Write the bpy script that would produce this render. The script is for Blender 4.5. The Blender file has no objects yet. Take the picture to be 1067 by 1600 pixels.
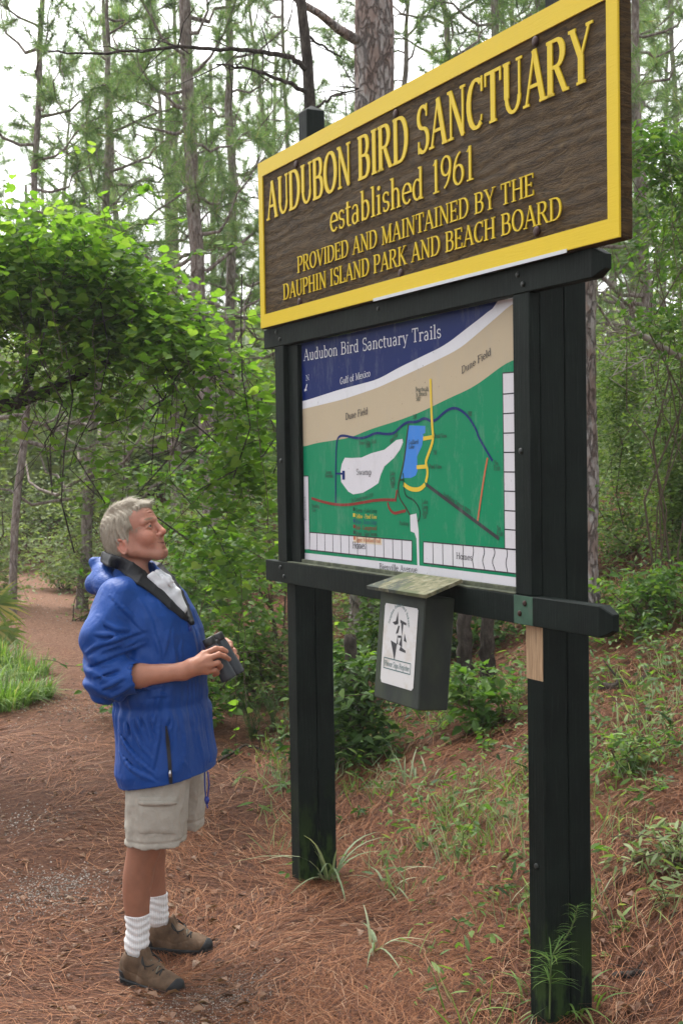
import bpy, math, random
import numpy as np
C = bpy.context.scene.collection
rng = np.random.default_rng(7)
random.seed(7)

# ------------------------------------------------------------------ camera
CAMH = 1.82; FPX = 2013.25; PITCH = -.0351; ROLL = .0159
cp_, sp_, cr_, sr_ = math.cos(PITCH), math.sin(PITCH), math.cos(ROLL), math.sin(ROLL)
_R = np.array([1., 0, 0]); _U = np.array([0, -sp_, cp_]); FWD = np.array([0, cp_, sp_])
RGT = cr_*_R - sr_*_U; UPV = cr_*_U + sr_*_R
from mathutils import Matrix, Vector
cam_d = bpy.data.cameras.new('camera'); cam = bpy.data.objects.new('camera', cam_d); C.objects.link(cam)
cam_d.sensor_fit = 'VERTICAL'; cam_d.sensor_height = 36.0; cam_d.sensor_width = 24.0
cam_d.lens = FPX/1600*36.0
cam_d.clip_start = .05; cam_d.clip_end = 600
m = Matrix.Identity(4)
for i in range(3):
    m[i][0] = RGT[i]; m[i][1] = UPV[i]; m[i][2] = -FWD[i]
m[2][3] = CAMH
cam.matrix_world = m
cam_d.dof.use_dof = True; cam_d.dof.focus_distance = 4.7; cam_d.dof.aperture_fstop = 9.0
S = bpy.context.scene; S.camera = cam
def world_pt(px, py, D):
    d = FWD + RGT*((px-533.5)/FPX) + UPV*((800-py)/FPX)
    return np.array([0, 0, CAMH]) + d*D
def project(P):
    v = np.asarray(P, float) - np.array([0, 0, CAMH]); d = v@FWD
    return 533.5+FPX*(v@RGT)/d, 800-FPX*(v@UPV)/d, d

# ------------------------------------------------------------------ world + sun (bright overcast)
SUN_EL, SUN_ROT = math.radians(58), math.radians(-25)
w = bpy.data.worlds.new('World'); S.world = w; w.use_nodes = True
nt = w.node_tree; nt.nodes.clear()
o = nt.nodes.new('ShaderNodeOutputWorld'); bg = nt.nodes.new('ShaderNodeBackground')
sky = nt.nodes.new('ShaderNodeTexSky'); sky.sky_type = 'NISHITA'; sky.sun_disc = False
sky.sun_elevation = SUN_EL; sky.sun_rotation = SUN_ROT; sky.air_density = 1.0; sky.dust_density = 4.0; sky.ozone_density = 1.0
hs = nt.nodes.new('ShaderNodeHueSaturation'); hs.inputs['Saturation'].default_value = .12; hs.inputs['Value'].default_value = 1.0
nt.links.new(sky.outputs[0], hs.inputs['Color']); nt.links.new(hs.outputs[0], bg.inputs[0]); nt.links.new(bg.outputs[0], o.inputs[0])
bg.inputs[1].default_value = .15
sl = bpy.data.lights.new('sun', 'SUN'); sl.energy = 1.3; sl.angle = math.radians(35); sl.color = (1, .97, .92)
so = bpy.data.objects.new('sun', sl); C.objects.link(so)
# sky rotation: sun azimuth measured from +Y towards +X (clockwise)
az = SUN_ROT
sd = Vector((math.sin(az)*math.cos(SUN_EL), math.cos(az)*math.cos(SUN_EL), math.sin(SUN_EL)))
so.rotation_euler = sd.to_track_quat('Z', 'Y').to_euler()
S.view_settings.view_transform = 'Standard'; S.view_settings.look = 'None'; S.view_settings.gamma = 1
S.view_settings.use_curve_mapping = False
S.view_settings.exposure = 1.66
S.render.engine = 'CYCLES'
S.cycles.max_bounces = 6; S.cycles.diffuse_bounces = 3; S.cycles.transparent_max_bounces = 8

# ------------------------------------------------------------------ helpers
def tag(o, label=None, cat=None, group=None, kind=None):
    if label: o['label'] = label
    if cat: o['category'] = cat
    if group: o['group'] = group
    if kind: o['kind'] = kind
    return o
def empty(name, loc, label, cat, group=None):
    o = bpy.data.objects.new(name, None); C.objects.link(o); o.location = tuple(float(x) for x in loc)
    o.empty_display_size = .1
    return tag(o, label, cat, group)
def root_loc(p):
    l = np.zeros(3)
    while p is not None:
        l += np.array(p.location); p = p.parent
    return l
class MB:
    """collects verts / faces (numpy) for one mesh"""
    def __init__(s): s.v = []; s.f = {3: [], 4: []}; s.m = {3: [], 4: []}; s.n = 0; s.ng = []
    def add(s, v, f, mat=0):
        v = np.asarray(v, float).reshape(-1, 3); s.v.append(v)
        if not isinstance(f, (list, tuple)) or (len(f) and isinstance(f[0], np.ndarray) and f[0].ndim == 2): fs = f if isinstance(f, (list, tuple)) else [f]
        else:
            fs = []
            for k in (3, 4):
                q = [x for x in f if len(x) == k]
                if q: fs.append(np.array(q))
            for x in f:
                if len(x) > 4: s.ng.append(([i+s.n for i in x], mat))
        for a in fs:
            a = np.asarray(a); k = a.shape[1]
            s.f[k].append(a+s.n); s.m[k].append(np.full(len(a), mat, np.int32))
        s.n += len(v)
    def build(s, name, mats, parent=None, smooth=False, attr=None):
        v = np.concatenate(s.v) if s.v else np.zeros((0, 3))
        if parent is not None: v = v - root_loc(parent)
        me = bpy.data.meshes.new(name)
        if not isinstance(mats, (list, tuple)): mats = [mats]
        for mm in mats: me.materials.append(mm)
        loops = []; starts = []; mi = []; st = 0
        for k in (3, 4):
            if s.f[k]:
                a = np.concatenate(s.f[k]); loops.append(a.ravel()); starts.append(st+np.arange(len(a))*k); st += a.size
                mi.append(np.concatenate(s.m[k]))
        for idx, mt in s.ng:
            loops.append(np.array(idx)); starts.append(np.array([st])); st += len(idx); mi.append(np.array([mt]))
        loops = np.concatenate(loops).astype(np.int32); starts = np.concatenate(starts).astype(np.int32); mi = np.concatenate(mi).astype(np.int32)
        me.vertices.add(len(v)); me.vertices.foreach_set('co', v.astype(np.float32).ravel())
        me.loops.add(len(loops)); me.loops.foreach_set('vertex_index', loops)
        me.polygons.add(len(starts)); me.polygons.foreach_set('loop_start', starts)
        me.polygons.foreach_set('material_index', mi)
        me.polygons.foreach_set('use_smooth', np.full(len(starts), bool(smooth)))
        me.update(calc_edges=True); me.validate()
        if attr is not None:
            at = me.color_attributes.new('tint', 'FLOAT_COLOR', 'POINT')
            a4 = np.ones((len(v), 4), np.float32); a4[:, :3] = attr; at.data.foreach_set('color', a4.ravel())
        ob = bpy.data.objects.new(name, me); C.objects.link(ob)
        if parent is not None: ob.parent = parent
        return ob
    # ---- shapes
    def box(s, lo, hi, fr=None, mat=0, bev=0.0):
        """box lo..hi in frame fr=(origin, ex, ey, ez); small chamfer bev"""
        lo = np.array(lo, float); hi = np.array(hi, float)
        if bev <= 0:
            v = np.array([[x, y, z] for z in (lo[2], hi[2]) for y in (lo[1], hi[1]) for x in (lo[0], hi[0])])
            f = [(0, 2, 3, 1), (4, 5, 7, 6), (0, 1, 5, 4), (2, 6, 7, 3), (0, 4, 6, 2), (1, 3, 7, 5)]
        else:
            v = []; ids = {}
            for zi in (0, 1):
                for yi in (0, 1):
                    for xi in (0, 1):
                        c = np.array([(lo, hi)[xi][0], (lo, hi)[yi][1], (lo, hi)[zi][2]]); sg = np.array([1-2*xi, 1-2*yi, 1-2*zi])
                        for ax in range(3):
                            d = sg*bev; d[ax] = 0
                            ids[(xi, yi, zi, ax)] = len(v); v.append(c+d)
            g = lambda x, y, z, a: ids[(x, y, z, a)]
            f = []
            for ax in range(3):
                for sd_ in (0, 1):
                    o2 = [a for a in range(3) if a != ax]; q = []
                    for a, b in ((0, 0), (1, 0), (1, 1), (0, 1)):
                        k = [0, 0, 0]; k[ax] = sd_; k[o2[0]] = a; k[o2[1]] = b; q.append(g(*k, ax))
                    f.append(tuple(q))
            for ax in range(3):
                o2 = [a for a in range(3) if a != ax]
                for a in (0, 1):
                    for b in (0, 1):
                        k0 = [0, 0, 0]; k0[o2[0]] = a; k0[o2[1]] = b; k1 = list(k0); k1[ax] = 1
                        f.append((g(*k0, o2[0]), g(*k1, o2[0]), g(*k1, o2[1]), g(*k0, o2[1])))
            for xi in (0, 1):
                for yi in (0, 1):
                    for zi in (0, 1): f.append((g(xi, yi, zi, 0), g(xi, yi, zi, 1), g(xi, yi, zi, 2)))
            v = np.array(v)
        if fr is not None: v = fr[0]+v[:, :1]*fr[1]+v[:, 1:2]*fr[2]+v[:, 2:]*fr[3]
        s.add(v, f, mat)
    def tube(s, pts, rad, n=8, mat=0, cap=True):
        pts = np.asarray(pts, float); rad = np.broadcast_to(np.asarray(rad, float), (len(pts),))
        t = np.gradient(pts, axis=0); t /= np.linalg.norm(t, axis=1)[:, None]+1e-12
        ref = np.array([0, 0, 1.]) if abs(t[:, 2]).mean() < .8 else np.array([0, 1., 0])
        a = np.cross(t, ref); a /= np.linalg.norm(a, axis=1)[:, None]+1e-12; b = np.cross(t, a)
        th = np.linspace(0, 2*math.pi, n, endpoint=False)
        v = pts[:, None]+rad[:, None, None]*(np.cos(th)[None, :, None]*a[:, None]+np.sin(th)[None, :, None]*b[:, None])
        K = len(pts); i = np.arange(K-1)[:, None]*n; j = np.arange(n)[None]; j2 = (j+1) % n
        q = np.stack([i+j, i+j2, i+n+j2, i+n+j], -1).reshape(-1, 4)
        v = v.reshape(-1, 3)
        if cap:
            v = np.concatenate([v, pts[:1], pts[-1:]]); c0 = K*n
            tr = np.concatenate([np.stack([np.full(n, c0), (np.arange(n)+1) % n, np.arange(n)], -1), np.stack([np.full(n, c0+1), (K-1)*n+np.arange(n), (K-1)*n+(np.arange(n)+1) % n], -1)])
            s.add(v, [q, tr], mat)
        else: s.add(v, [q], mat)
    def inst(s, tv, tf, P, M, sc, mat=0):
        """instances of a template: tv (k,3), tf list of arrays, P (n,3), M (n,3,3) columns=axes, sc (n,) or (n,3)"""
        n = len(P); k = len(tv); sc = np.asarray(sc, float)
        if sc.ndim == 1: sc = sc[:, None]
        v = np.einsum('nij,nkj->nki', M, tv[None]*sc[:, None, :]) + P[:, None]
        fs = [(np.asarray(a)[None]+(np.arange(n)*k)[:, None, None]).reshape(-1, np.asarray(a).shape[1]) for a in tf]
        s.add(v.reshape(-1, 3), fs, mat)
def frames(d, roll=None, up=(0, 0, 1)):
    """orthonormal frames (n,3,3): column 1 (Y) along d, column 2 (Z) facing up-ish; roll rotates about d"""
    d = d/(np.linalg.norm(d, axis=1)[:, None]+1e-12); u = np.broadcast_to(np.array(up, float), d.shape)
    x = np.cross(d, u); nx = np.linalg.norm(x, axis=1)[:, None]; x = np.where(nx < 1e-4, np.array([1., 0, 0]), x/(nx+1e-12)); z = np.cross(x, d)
    if roll is not None:
        c, s_ = np.cos(roll)[:, None], np.sin(roll)[:, None]; x, z = c*x+s_*z, c*z-s_*x
    return np.stack([x, d, z], -1)
# ---- value noise
def _h(ix, iy, iz, seed):
    n = (ix*374761393+iy*668265263+iz*2147483647+seed*1274126177) & 0xffffffff
    n = ((n ^ (n >> 13))*1274126177) & 0xffffffff
    n = ((n ^ (n >> 16))*668265263) & 0xffffffff
    return ((n ^ (n >> 15)) & 0xffff)/65535.0
def noise(x, y, z=0.0, seed=1):
    x, y, z = np.broadcast_arrays(np.asarray(x, float), np.asarray(y, float), np.asarray(z, float))
    fx, fy, fz = np.floor(x), np.floor(y), np.floor(z); ix, iy, iz = fx.astype(np.int64), fy.astype(np.int64), fz.astype(np.int64)
    u, v, w_ = x-fx, y-fy, z-fz; u = u*u*(3-2*u); v = v*v*(3-2*v); w_ = w_*w_*(3-2*w_); r = 0
    for a in (0, 1):
        for b in (0, 1):
            for c in (0, 1): r = r+_h(ix+a, iy+b, iz+c, seed)*(u if a else 1-u)*(v if b else 1-v)*(w_ if c else 1-w_)
    return r*2-1
# ---- materials
class NT:
    def __init__(s, name):
        s.m = bpy.data.materials.new(name); s.m.use_nodes = True; s.t = s.m.node_tree
        s.b = s.t.nodes['Principled BSDF']; s.out = s.t.nodes['Material Output']
    def n(s, typ, **kw):
        nd = s.t.nodes.new('ShaderNode'+typ)
        for k, v in kw.items():
            if k.startswith('i_'):
                key = k[2:]; key = int(key) if key.isdigit() else key.replace('_', ' ')
                s.set(nd.inputs[key], v)
            else: setattr(nd, k, v)
        return nd
    def set(s, inp, v):
        if isinstance(v, bpy.types.NodeSocket): s.t.links.new(v, inp)
        elif isinstance(v, (tuple, list)) and len(v) == 3 and inp.type == 'RGBA': inp.default_value = (*v, 1)
        else: inp.default_value = v
    def p(s, **kw):
        for k, v in kw.items(): s.set(s.b.inputs[k.replace('_', ' ')], v)
        return s
    def ramp(s, fac, stops, interp='LINEAR'):
        nd = s.t.nodes.new('ShaderNodeValToRGB'); cr = nd.color_ramp; cr.interpolation = interp
        while len(cr.elements) > 1: cr.elements.remove(cr.elements[-1])
        for i, (p, c) in enumerate(stops):
            e = cr.elements[0] if i == 0 else cr.elements.new(p)
            e.position = p; e.color = (*c, 1) if len(c) == 3 else c
        s.set(nd.inputs[0], fac); return nd.outputs[0]
    def coord(s, kind='Object', scale=(1, 1, 1), rot=(0, 0, 0)):
        tc = s.n('TexCoord'); mp = s.n('Mapping'); s.t.links.new(tc.outputs[kind], mp.inputs[0])
        mp.inputs['Scale'].default_value = scale; mp.inputs['Rotation'].default_value = rot; return mp.outputs[0]
    def noise(s, scale, detail=4, rough=.6, vec=None, dist=0):
        nd = s.n('TexNoise'); nd.inputs['Scale'].default_value = scale; nd.inputs['Detail'].default_value = detail
        nd.inputs['Roughness'].default_value = rough; nd.inputs['Distortion'].default_value = dist
        if vec is not None: s.t.links.new(vec, nd.inputs['Vector'])
        return nd.outputs['Fac']
    def mix(s, fac, a, b, blend='MIX'):
        nd = s.n('Mix', data_type='RGBA', blend_type=blend); s.set(nd.inputs[0], fac); s.set(nd.inputs[6], a); s.set(nd.inputs[7], b); return nd.outputs[2]
    def math(s, op, a, b=0.0, c=None):
        nd = s.n('Math', operation=op); s.set(nd.inputs[0], a); s.set(nd.inputs[1], b)
        if c is not None: s.set(nd.inputs[2], c)
        return nd.outputs[0]
    def bump(s, h, strength=.5, dist=.01):
        nd = s.n('Bump'); nd.inputs['Strength'].default_value = strength; nd.inputs['Distance'].default_value = dist
        s.set(nd.inputs['Height'], h); s.t.links.new(nd.outputs[0], s.b.inputs['Normal']); return s
    def island(s): return s.n('NewGeometry').outputs['Random Per Island']
def leaf_mat(name, stops, trans=.35, rough=.55, tcol=None, spec=.3):
    t = NT(name); c = t.ramp(t.island(), stops)
    t.p(Base_Color=c, Roughness=rough); t.b.inputs['Specular IOR Level'].default_value = spec
    tr = t.n('BsdfTranslucent'); t.set(tr.inputs[0], t.mix(1.0, c, tcol or (1.5, 1.6, .7), 'MULTIPLY'))
    mx = t.n('MixShader'); mx.inputs[0].default_value = trans
    t.t.links.new(t.b.outputs[0], mx.inputs[1]); t.t.links.new(tr.outputs[0], mx.inputs[2]); t.t.links.new(mx.outputs[0], t.out.inputs[0])
    return t.m
def plain(name, col, rough=.6, spec=.5, metal=0, bump=None):
    t = NT(name); t.p(Base_Color=col, Roughness=rough, Metallic=metal); t.b.inputs['Specular IOR Level'].default_value = spec
    if bump: t.bump(t.noise(bump[0], 5, .6, t.coord()), bump[1], bump[2])
    return t.m

# ------------------------------------------------------------------ terrain
def path_x(y):
    y = np.clip(np.asarray(y, float), 0, 40); return -.55-.1*(y-4.5)-.0107*(y-4.5)**2
def gz(x, y, fine=True):
    x = np.asarray(x, float); y = np.asarray(y, float); d = x-path_x(y)
    e = (d-.95)
    ramp = .36*np.where(e > -1, .12*np.log1p(np.exp(np.clip(e/.12, -40, 40))), 0)
    ramp = np.where(ramp > 1.3, 1.3+(1-np.exp(-(ramp-1.3)))*.5, ramp)
    sh = np.clip((y-3.2)/2.2, 0, 1)                       # the bank starts beyond the right-hand post
    z = ramp*(.35+.65*sh)-.06*np.clip((y-4.8)/1.5, 0, 1)*np.exp(-((d-.4)/.5)**2)
    z = z-.075*np.exp(-((x+.70)/.45)**2-((y-4.75)/.5)**2)
    dl = -d-1.5; z = z+np.where(dl > 0, .05*np.minimum(dl, 6), 0)
    if fine: z = z+.025*noise(x*.9, y*.9, 0, 3)*np.clip(np.abs(d)/1.0, .25, 1)+.010*noise(x*3.1, y*3.1, 0, 4)
    return z
def grow(n, lo, hi, c, k):  # non-uniform axis, dense at c
    t = np.linspace(-1, 1, n); s_ = np.sinh(k*t)/np.sinh(k); return np.where(s_ < 0, c+s_*(c-lo), c+s_*(hi-c))
def gpt(px, py):
    """where the view ray of a photo pixel meets the ground"""
    d = FWD + RGT*((px-533.5)/FPX) + UPV*((800-py)/FPX); lo, hi = 1.5, 60
    for t in np.arange(1.5, 60, .1):
        P = np.array([0, 0, CAMH])+d*t
        if P[2] < gz(P[0], P[1]): break
    return P
t = NT('forest_floor'); co = t.coord('Object')
n1 = t.noise(1.3, 6, .65, co); n2 = t.noise(22, 6, .7, co); n3 = t.noise(90, 4, .7, co)
col = t.ramp(n2, [(.25, (.018, .008, .005)), (.45, (.062, .026, .014)), (.62, (.13, .056, .030)), (.8, (.22, .12, .075))])
col = t.mix(t.ramp(n1, [(.45, (0, 0, 0)), (.7, (1, 1, 1))]), col, t.mix(n3, (.035, .016, .010), (.12, .05, .028)))
t.p(Base_Color=col, Roughness=.95); t.b.inputs['Specular IOR Level'].default_value = .1
t.bump(t.math('ADD', n2, n3), .9, .02); M_FLOOR = t.m
t = NT('trodden_path'); co = t.coord('Object')
n1 = t.noise(1.7, 5, .6, co); n2 = t.noise(45, 6, .75, co); n3 = t.noise(160, 3, .7, co)
col = t.ramp(n2, [(.28, (.026, .012, .008)), (.5, (.085, .040, .025)), (.68, (.16, .082, .052)), (.85, (.30, .22, .165))])
sand = t.ramp(n3, [(.3, (.07, .055, .045)), (.6, (.20, .17, .145)), (.8, (.36, .32, .28))])
col = t.mix(t.ramp(n1, [(.63, (0, 0, 0)), (.76, (.7, .7, .7))]), col, sand)
t.p(Base_Color=col, Roughness=.95); t.b.inputs['Specular IOR Level'].default_value = .1
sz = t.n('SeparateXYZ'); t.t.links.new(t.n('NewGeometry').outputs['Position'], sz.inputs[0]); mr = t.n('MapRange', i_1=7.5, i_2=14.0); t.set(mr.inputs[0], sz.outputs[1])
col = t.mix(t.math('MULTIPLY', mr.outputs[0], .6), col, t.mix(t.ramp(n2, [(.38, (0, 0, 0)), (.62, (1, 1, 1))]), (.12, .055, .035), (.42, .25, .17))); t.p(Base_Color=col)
t.bump(t.math('ADD', n2, n3), .8, .012); M_PATH = t.m
xs = grow(330, -70, 70, 0, 4.6); ys = grow(360, -12, 130, 4.5, 4.0)
X, Y = np.meshgrid(xs, ys); Z = gz(X, Y)
def grid_faces(ny, nx):
    i = np.arange(ny-1)[:, None]*nx; j = np.arange(nx-1)[None]; return np.stack([i+j, i+j+1, i+nx+j+1, i+nx+j], -1).reshape(-1, 4)
g = MB(); g.add(np.stack([X, Y, Z], -1).reshape(-1, 3), [grid_faces(len(ys), len(xs))])
tag(g.build('ground', M_FLOOR, smooth=True), 'forest floor of soil and old pine needles rising to a bank', kind='structure')
py_ = np.concatenate([np.arange(1.0, 9, .06), np.arange(9, 34, .25)]); pw = np.linspace(-1, 1, 41)
wl = 1.15+.15*noise(py_*.8, 0, 0, 11)+.02*(py_-3); wr = 1.0+.15*noise(py_*.8, 5, 0, 12)
PX = path_x(py_)[:, None]+np.where(pw < 0, pw*wl[:, None], pw*wr[:, None]); PY = np.broadcast_to(py_[:, None], PX.shape)
PZ = gz(PX, PY)+.006+.002*np.maximum(0, PY-6)-.03*(np.abs(pw)[None] > .99)
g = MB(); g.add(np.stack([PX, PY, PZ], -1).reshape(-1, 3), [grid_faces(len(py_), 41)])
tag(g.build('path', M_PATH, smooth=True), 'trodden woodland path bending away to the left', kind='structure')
# ------------------------------------------------------------------ serif lettering (own stroke font)
# l x0 y0 x1 y1 [m] line, a cx cy rx ry d0 d1 [m] arc, s x y hw serif bar, d x y r dot
G = {
'A': (.74, 'l .37 1 .09 0 .42;l .36 1 .64 0 1;l .19 .34 .55 .34;s .09 0 .1;s .64 0 .11'),
'B': (.66, 'l .14 0 .14 1;l .1 .97 .34 .97;l .14 .53 .36 .53;l .1 .03 .36 .03;a .34 .75 .17 .22 -90 90 .95;a .36 .28 .2 .25 -90 90 1;s .1 0 .08;s .1 1 .08'),
'C': (.66, 'a .37 .5 .29 .47 55 305;l .58 1 .58 .7 .4;l .55 .14 .57 .26 .3'),
'D': (.74, 'l .14 0 .14 1;l .1 .97 .34 .97;l .1 .03 .34 .03;a .33 .5 .31 .47 -90 90 1;s .1 0 .08;s .1 1 .08'),
'E': (.62, 'l .14 0 .14 1;l .1 .97 .52 .97;l .14 .52 .42 .52;l .1 .03 .54 .03;l .52 1 .52 .78 .35;l .54 0 .54 .24 .35;l .42 .42 .42 .62 .35;s .1 0 .08;s .1 1 .08'),
'F': (.58, 'l .14 0 .14 1;l .1 .97 .52 .97;l .14 .52 .42 .52;l .52 1 .52 .78 .35;l .42 .42 .42 .62 .35;s .14 0 .12;s .1 1 .08'),
'G': (.72, 'a .37 .5 .29 .47 55 290;l .58 1 .58 .72 .4;l .6 .44 .6 .04 .9;s .58 .44 .12'),
'H': (.78, 'l .16 0 .16 1;l .62 0 .62 1;l .16 .52 .62 .52;s .16 0 .12;s .16 1 .12;s .62 0 .12;s .62 1 .12'),
'I': (.36, 'l .18 0 .18 1;s .18 0 .13;s .18 1 .13'),
'K': (.76, 'l .16 0 .16 1;l .6 1 .2 .44 .45;l .3 .58 .62 0 1;s .16 0 .12;s .16 1 .12;s .58 1 .1;s .64 0 .1'),
'L': (.6, 'l .14 0 .14 1;l .1 .03 .52 .03;l .52 0 .52 .26 .35;s .14 1 .12;s .1 0 .08'),
'M': (.92, 'l .15 0 .15 1 .42;l .15 1 .45 .02 1;l .75 1 .45 .02 .42;l .75 0 .75 1;s .15 0 .1;s .1 1 .08;s .75 0 .12;s .8 1 .08'),
'N': (.78, 'l .15 0 .15 1 .42;l .13 1 .63 0 1;l .63 0 .63 1 .42;s .15 0 .1;s .1 1 .08;s .63 1 .1'),
'O': (.76, 'a .38 .5 .3 .47 0 360'),
'P': (.62, 'l .14 0 .14 1;l .1 .97 .34 .97;l .14 .46 .34 .46;a .34 .715 .2 .255 -90 90 1;s .14 0 .12;s .1 1 .08'),
'R': (.72, 'l .14 0 .14 1;l .1 .97 .34 .97;l .14 .5 .34 .5;a .34 .735 .19 .235 -90 90 1;l .34 .5 .6 0 1;s .14 0 .12;s .1 1 .08;s .64 0 .07'),
'S': (.58, 'a .3 .74 .19 .23 40 270 .8;a .3 .26 .21 .25 -140 90 .8;l .46 1 .46 .74 .35;l .12 0 .12 .26 .35'),
'T': (.66, 'l .33 0 .33 1;l .06 .97 .6 .97;l .06 1 .06 .74 .35;l .6 1 .6 .74 .35;s .33 0 .13'),
'U': (.74, 'l .16 .32 .16 1;l .6 .32 .6 1 .42;a .38 .32 .22 .29 180 360 .7;s .16 1 .12;s .6 1 .1'),
'V': (.72, 'l .1 1 .38 0 1;l .62 1 .37 0 .42;s .1 1 .11;s .62 1 .1'),
'W': (.96, 'l .1 1 .3 0 1;l .5 .9 .3 0 .42;l .46 1 .66 0 1;l .86 1 .66 0 .42;s .1 1 .11;s .86 1 .1'),
'Y': (.7, 'l .1 1 .35 .46 1;l .62 1 .37 .46 .42;l .36 0 .36 .5;s .36 0 .13;s .1 1 .11;s .62 1 .1'),
'a': (.52, 'l .36 .03 .36 .46;a .22 .46 .14 .17 0 160 .6;a .22 .18 .14 .17 50 320 .8;l .36 .04 .48 .03 .6'),
'b': (.56, 'l .13 0 .13 1;a .28 .33 .18 .31 -130 130 .9;s .08 1 .06'),
'c': (.48, 'a .27 .33 .2 .31 45 315 .9;d .42 .5 .055'),
'd': (.58, 'l .42 0 .42 1;a .26 .33 .18 .31 50 310 .9;s .37 1 .06;s .47 0 .06'),
'e': (.5, 'a .26 .33 .2 .31 0 318 .85;l .08 .36 .46 .36'),
'f': (.38, 'l .17 0 .17 .8;a .29 .8 .12 .18 70 180 .7;l .05 .63 .34 .63;s .17 0 .12'),
'g': (.52, 'a .24 .42 .16 .22 0 360 .8;a .25 -.1 .19 .15 0 360 .55;l .34 .6 .48 .64;l .12 .22 .14 .05 .6'),
'h': (.6, 'l .14 0 .14 1;l .44 0 .44 .42;a .29 .42 .15 .21 0 150 .7;s .08 1 .06;s .14 0 .1;s .44 0 .1'),
'i': (.32, 'l .16 0 .16 .65;d .16 .86 .075;s .11 .65 .07;s .16 0 .11'),
'k': (.58, 'l .14 0 .14 1;l .44 .64 .18 .3 .45;l .26 .38 .48 0 1;s .08 1 .06;s .14 0 .1;s .44 .64 .08;s .48 0 .08'),
'l': (.3, 'l .15 0 .15 1;s .1 1 .07;s .15 0 .11'),
'm': (.86, 'l .14 0 .14 .64;l .42 0 .42 .44;l .7 0 .7 .44;a .28 .44 .14 .19 0 150 .7;a .56 .44 .14 .19 0 150 .7;s .1 .64 .06;s .14 0 .09;s .42 0 .09;s .7 0 .09'),
'n': (.6, 'l .14 0 .14 .64;l .44 0 .44 .44;a .29 .44 .15 .19 0 150 .7;s .1 .64 .06;s .14 0 .1;s .44 0 .1'),
'o': (.52, 'a .26 .33 .2 .31 0 360 .9'),
'p': (.56, 'l .13 -.3 .13 .64;a .28 .33 .18 .31 -130 130 .9;s .09 .64 .06;s .13 -.3 .11'),
'r': (.46, 'l .14 0 .14 .64;a .3 .42 .15 .2 60 150 .7;d .38 .56 .06;s .1 .64 .06;s .14 0 .11'),
's': (.42, 'a .21 .48 .13 .15 40 270 .75;a .21 .18 .14 .15 -140 90 .75;l .33 .62 .33 .5 .35;l .09 .04 .09 .18 .35'),
't': (.36, 'l .15 .12 .15 .84;a .26 .13 .11 .12 180 300 .7;l .04 .63 .32 .63'),
'u': (.6, 'l .14 .2 .14 .64;l .44 0 .44 .64;a .29 .2 .15 .18 180 345 .7;s .1 .64 .06;s .4 .64 .06;s .48 0 .05'),
'v': (.52, 'l .08 .64 .27 0 1;l .44 .64 .26 0 .42;s .08 .64 .09;s .44 .64 .08'),
'w': (.78, 'l .08 .64 .24 0 1;l .4 .6 .24 0 .42;l .38 .64 .54 0 1;l .7 .64 .54 0 .42;s .08 .64 .09;s .7 .64 .08'),
'x': (.54, 'l .1 .64 .44 0 1;l .42 .64 .1 0 .42;s .1 .64 .08;s .44 0 .08;s .42 .64 .08;s .1 0 .08'),
'y': (.52, 'l .08 .64 .27 .02 1;l .44 .64 .2 -.26 .42;d .14 -.24 .06;s .08 .64 .09;s .44 .64 .08'),
'0': (.54, 'a .27 .5 .2 .47 0 360 .9'), '1': (.4, 'l .22 0 .22 1;l .22 .97 .1 .84 .6;s .22 0 .13'),
'2': (.52, 'a .26 .72 .18 .26 -20 165 .8;l .43 .64 .1 .06 .6;l .08 .04 .46 .04;l .46 0 .46 .18 .35'),
'5': (.52, 'l .12 .96 .44 .96;l .13 1 .11 .52 .5;a .25 .31 .19 .29 -140 130 .8'),
'6': (.54, 'a .27 .3 .19 .28 0 360 .85;a .44 .34 .36 .62 105 180 .8'),
'7': (.5, 'l .08 .96 .46 .96;l .45 .96 .2 0 .8;l .08 1 .08 .82 .35'),
'8': (.54, 'a .27 .74 .16 .23 0 360 .75;a .27 .27 .19 .25 0 360 .8'),
'9': (.54, 'a .27 .7 .19 .28 0 360 .85;a .1 .66 .36 .62 -75 0 .8'),
"'": (.2, 'l .1 1 .1 .74 .7'), '-': (.4, 'l .06 .34 .34 .34 2'), ' ': (.34, ''),
}
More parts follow.
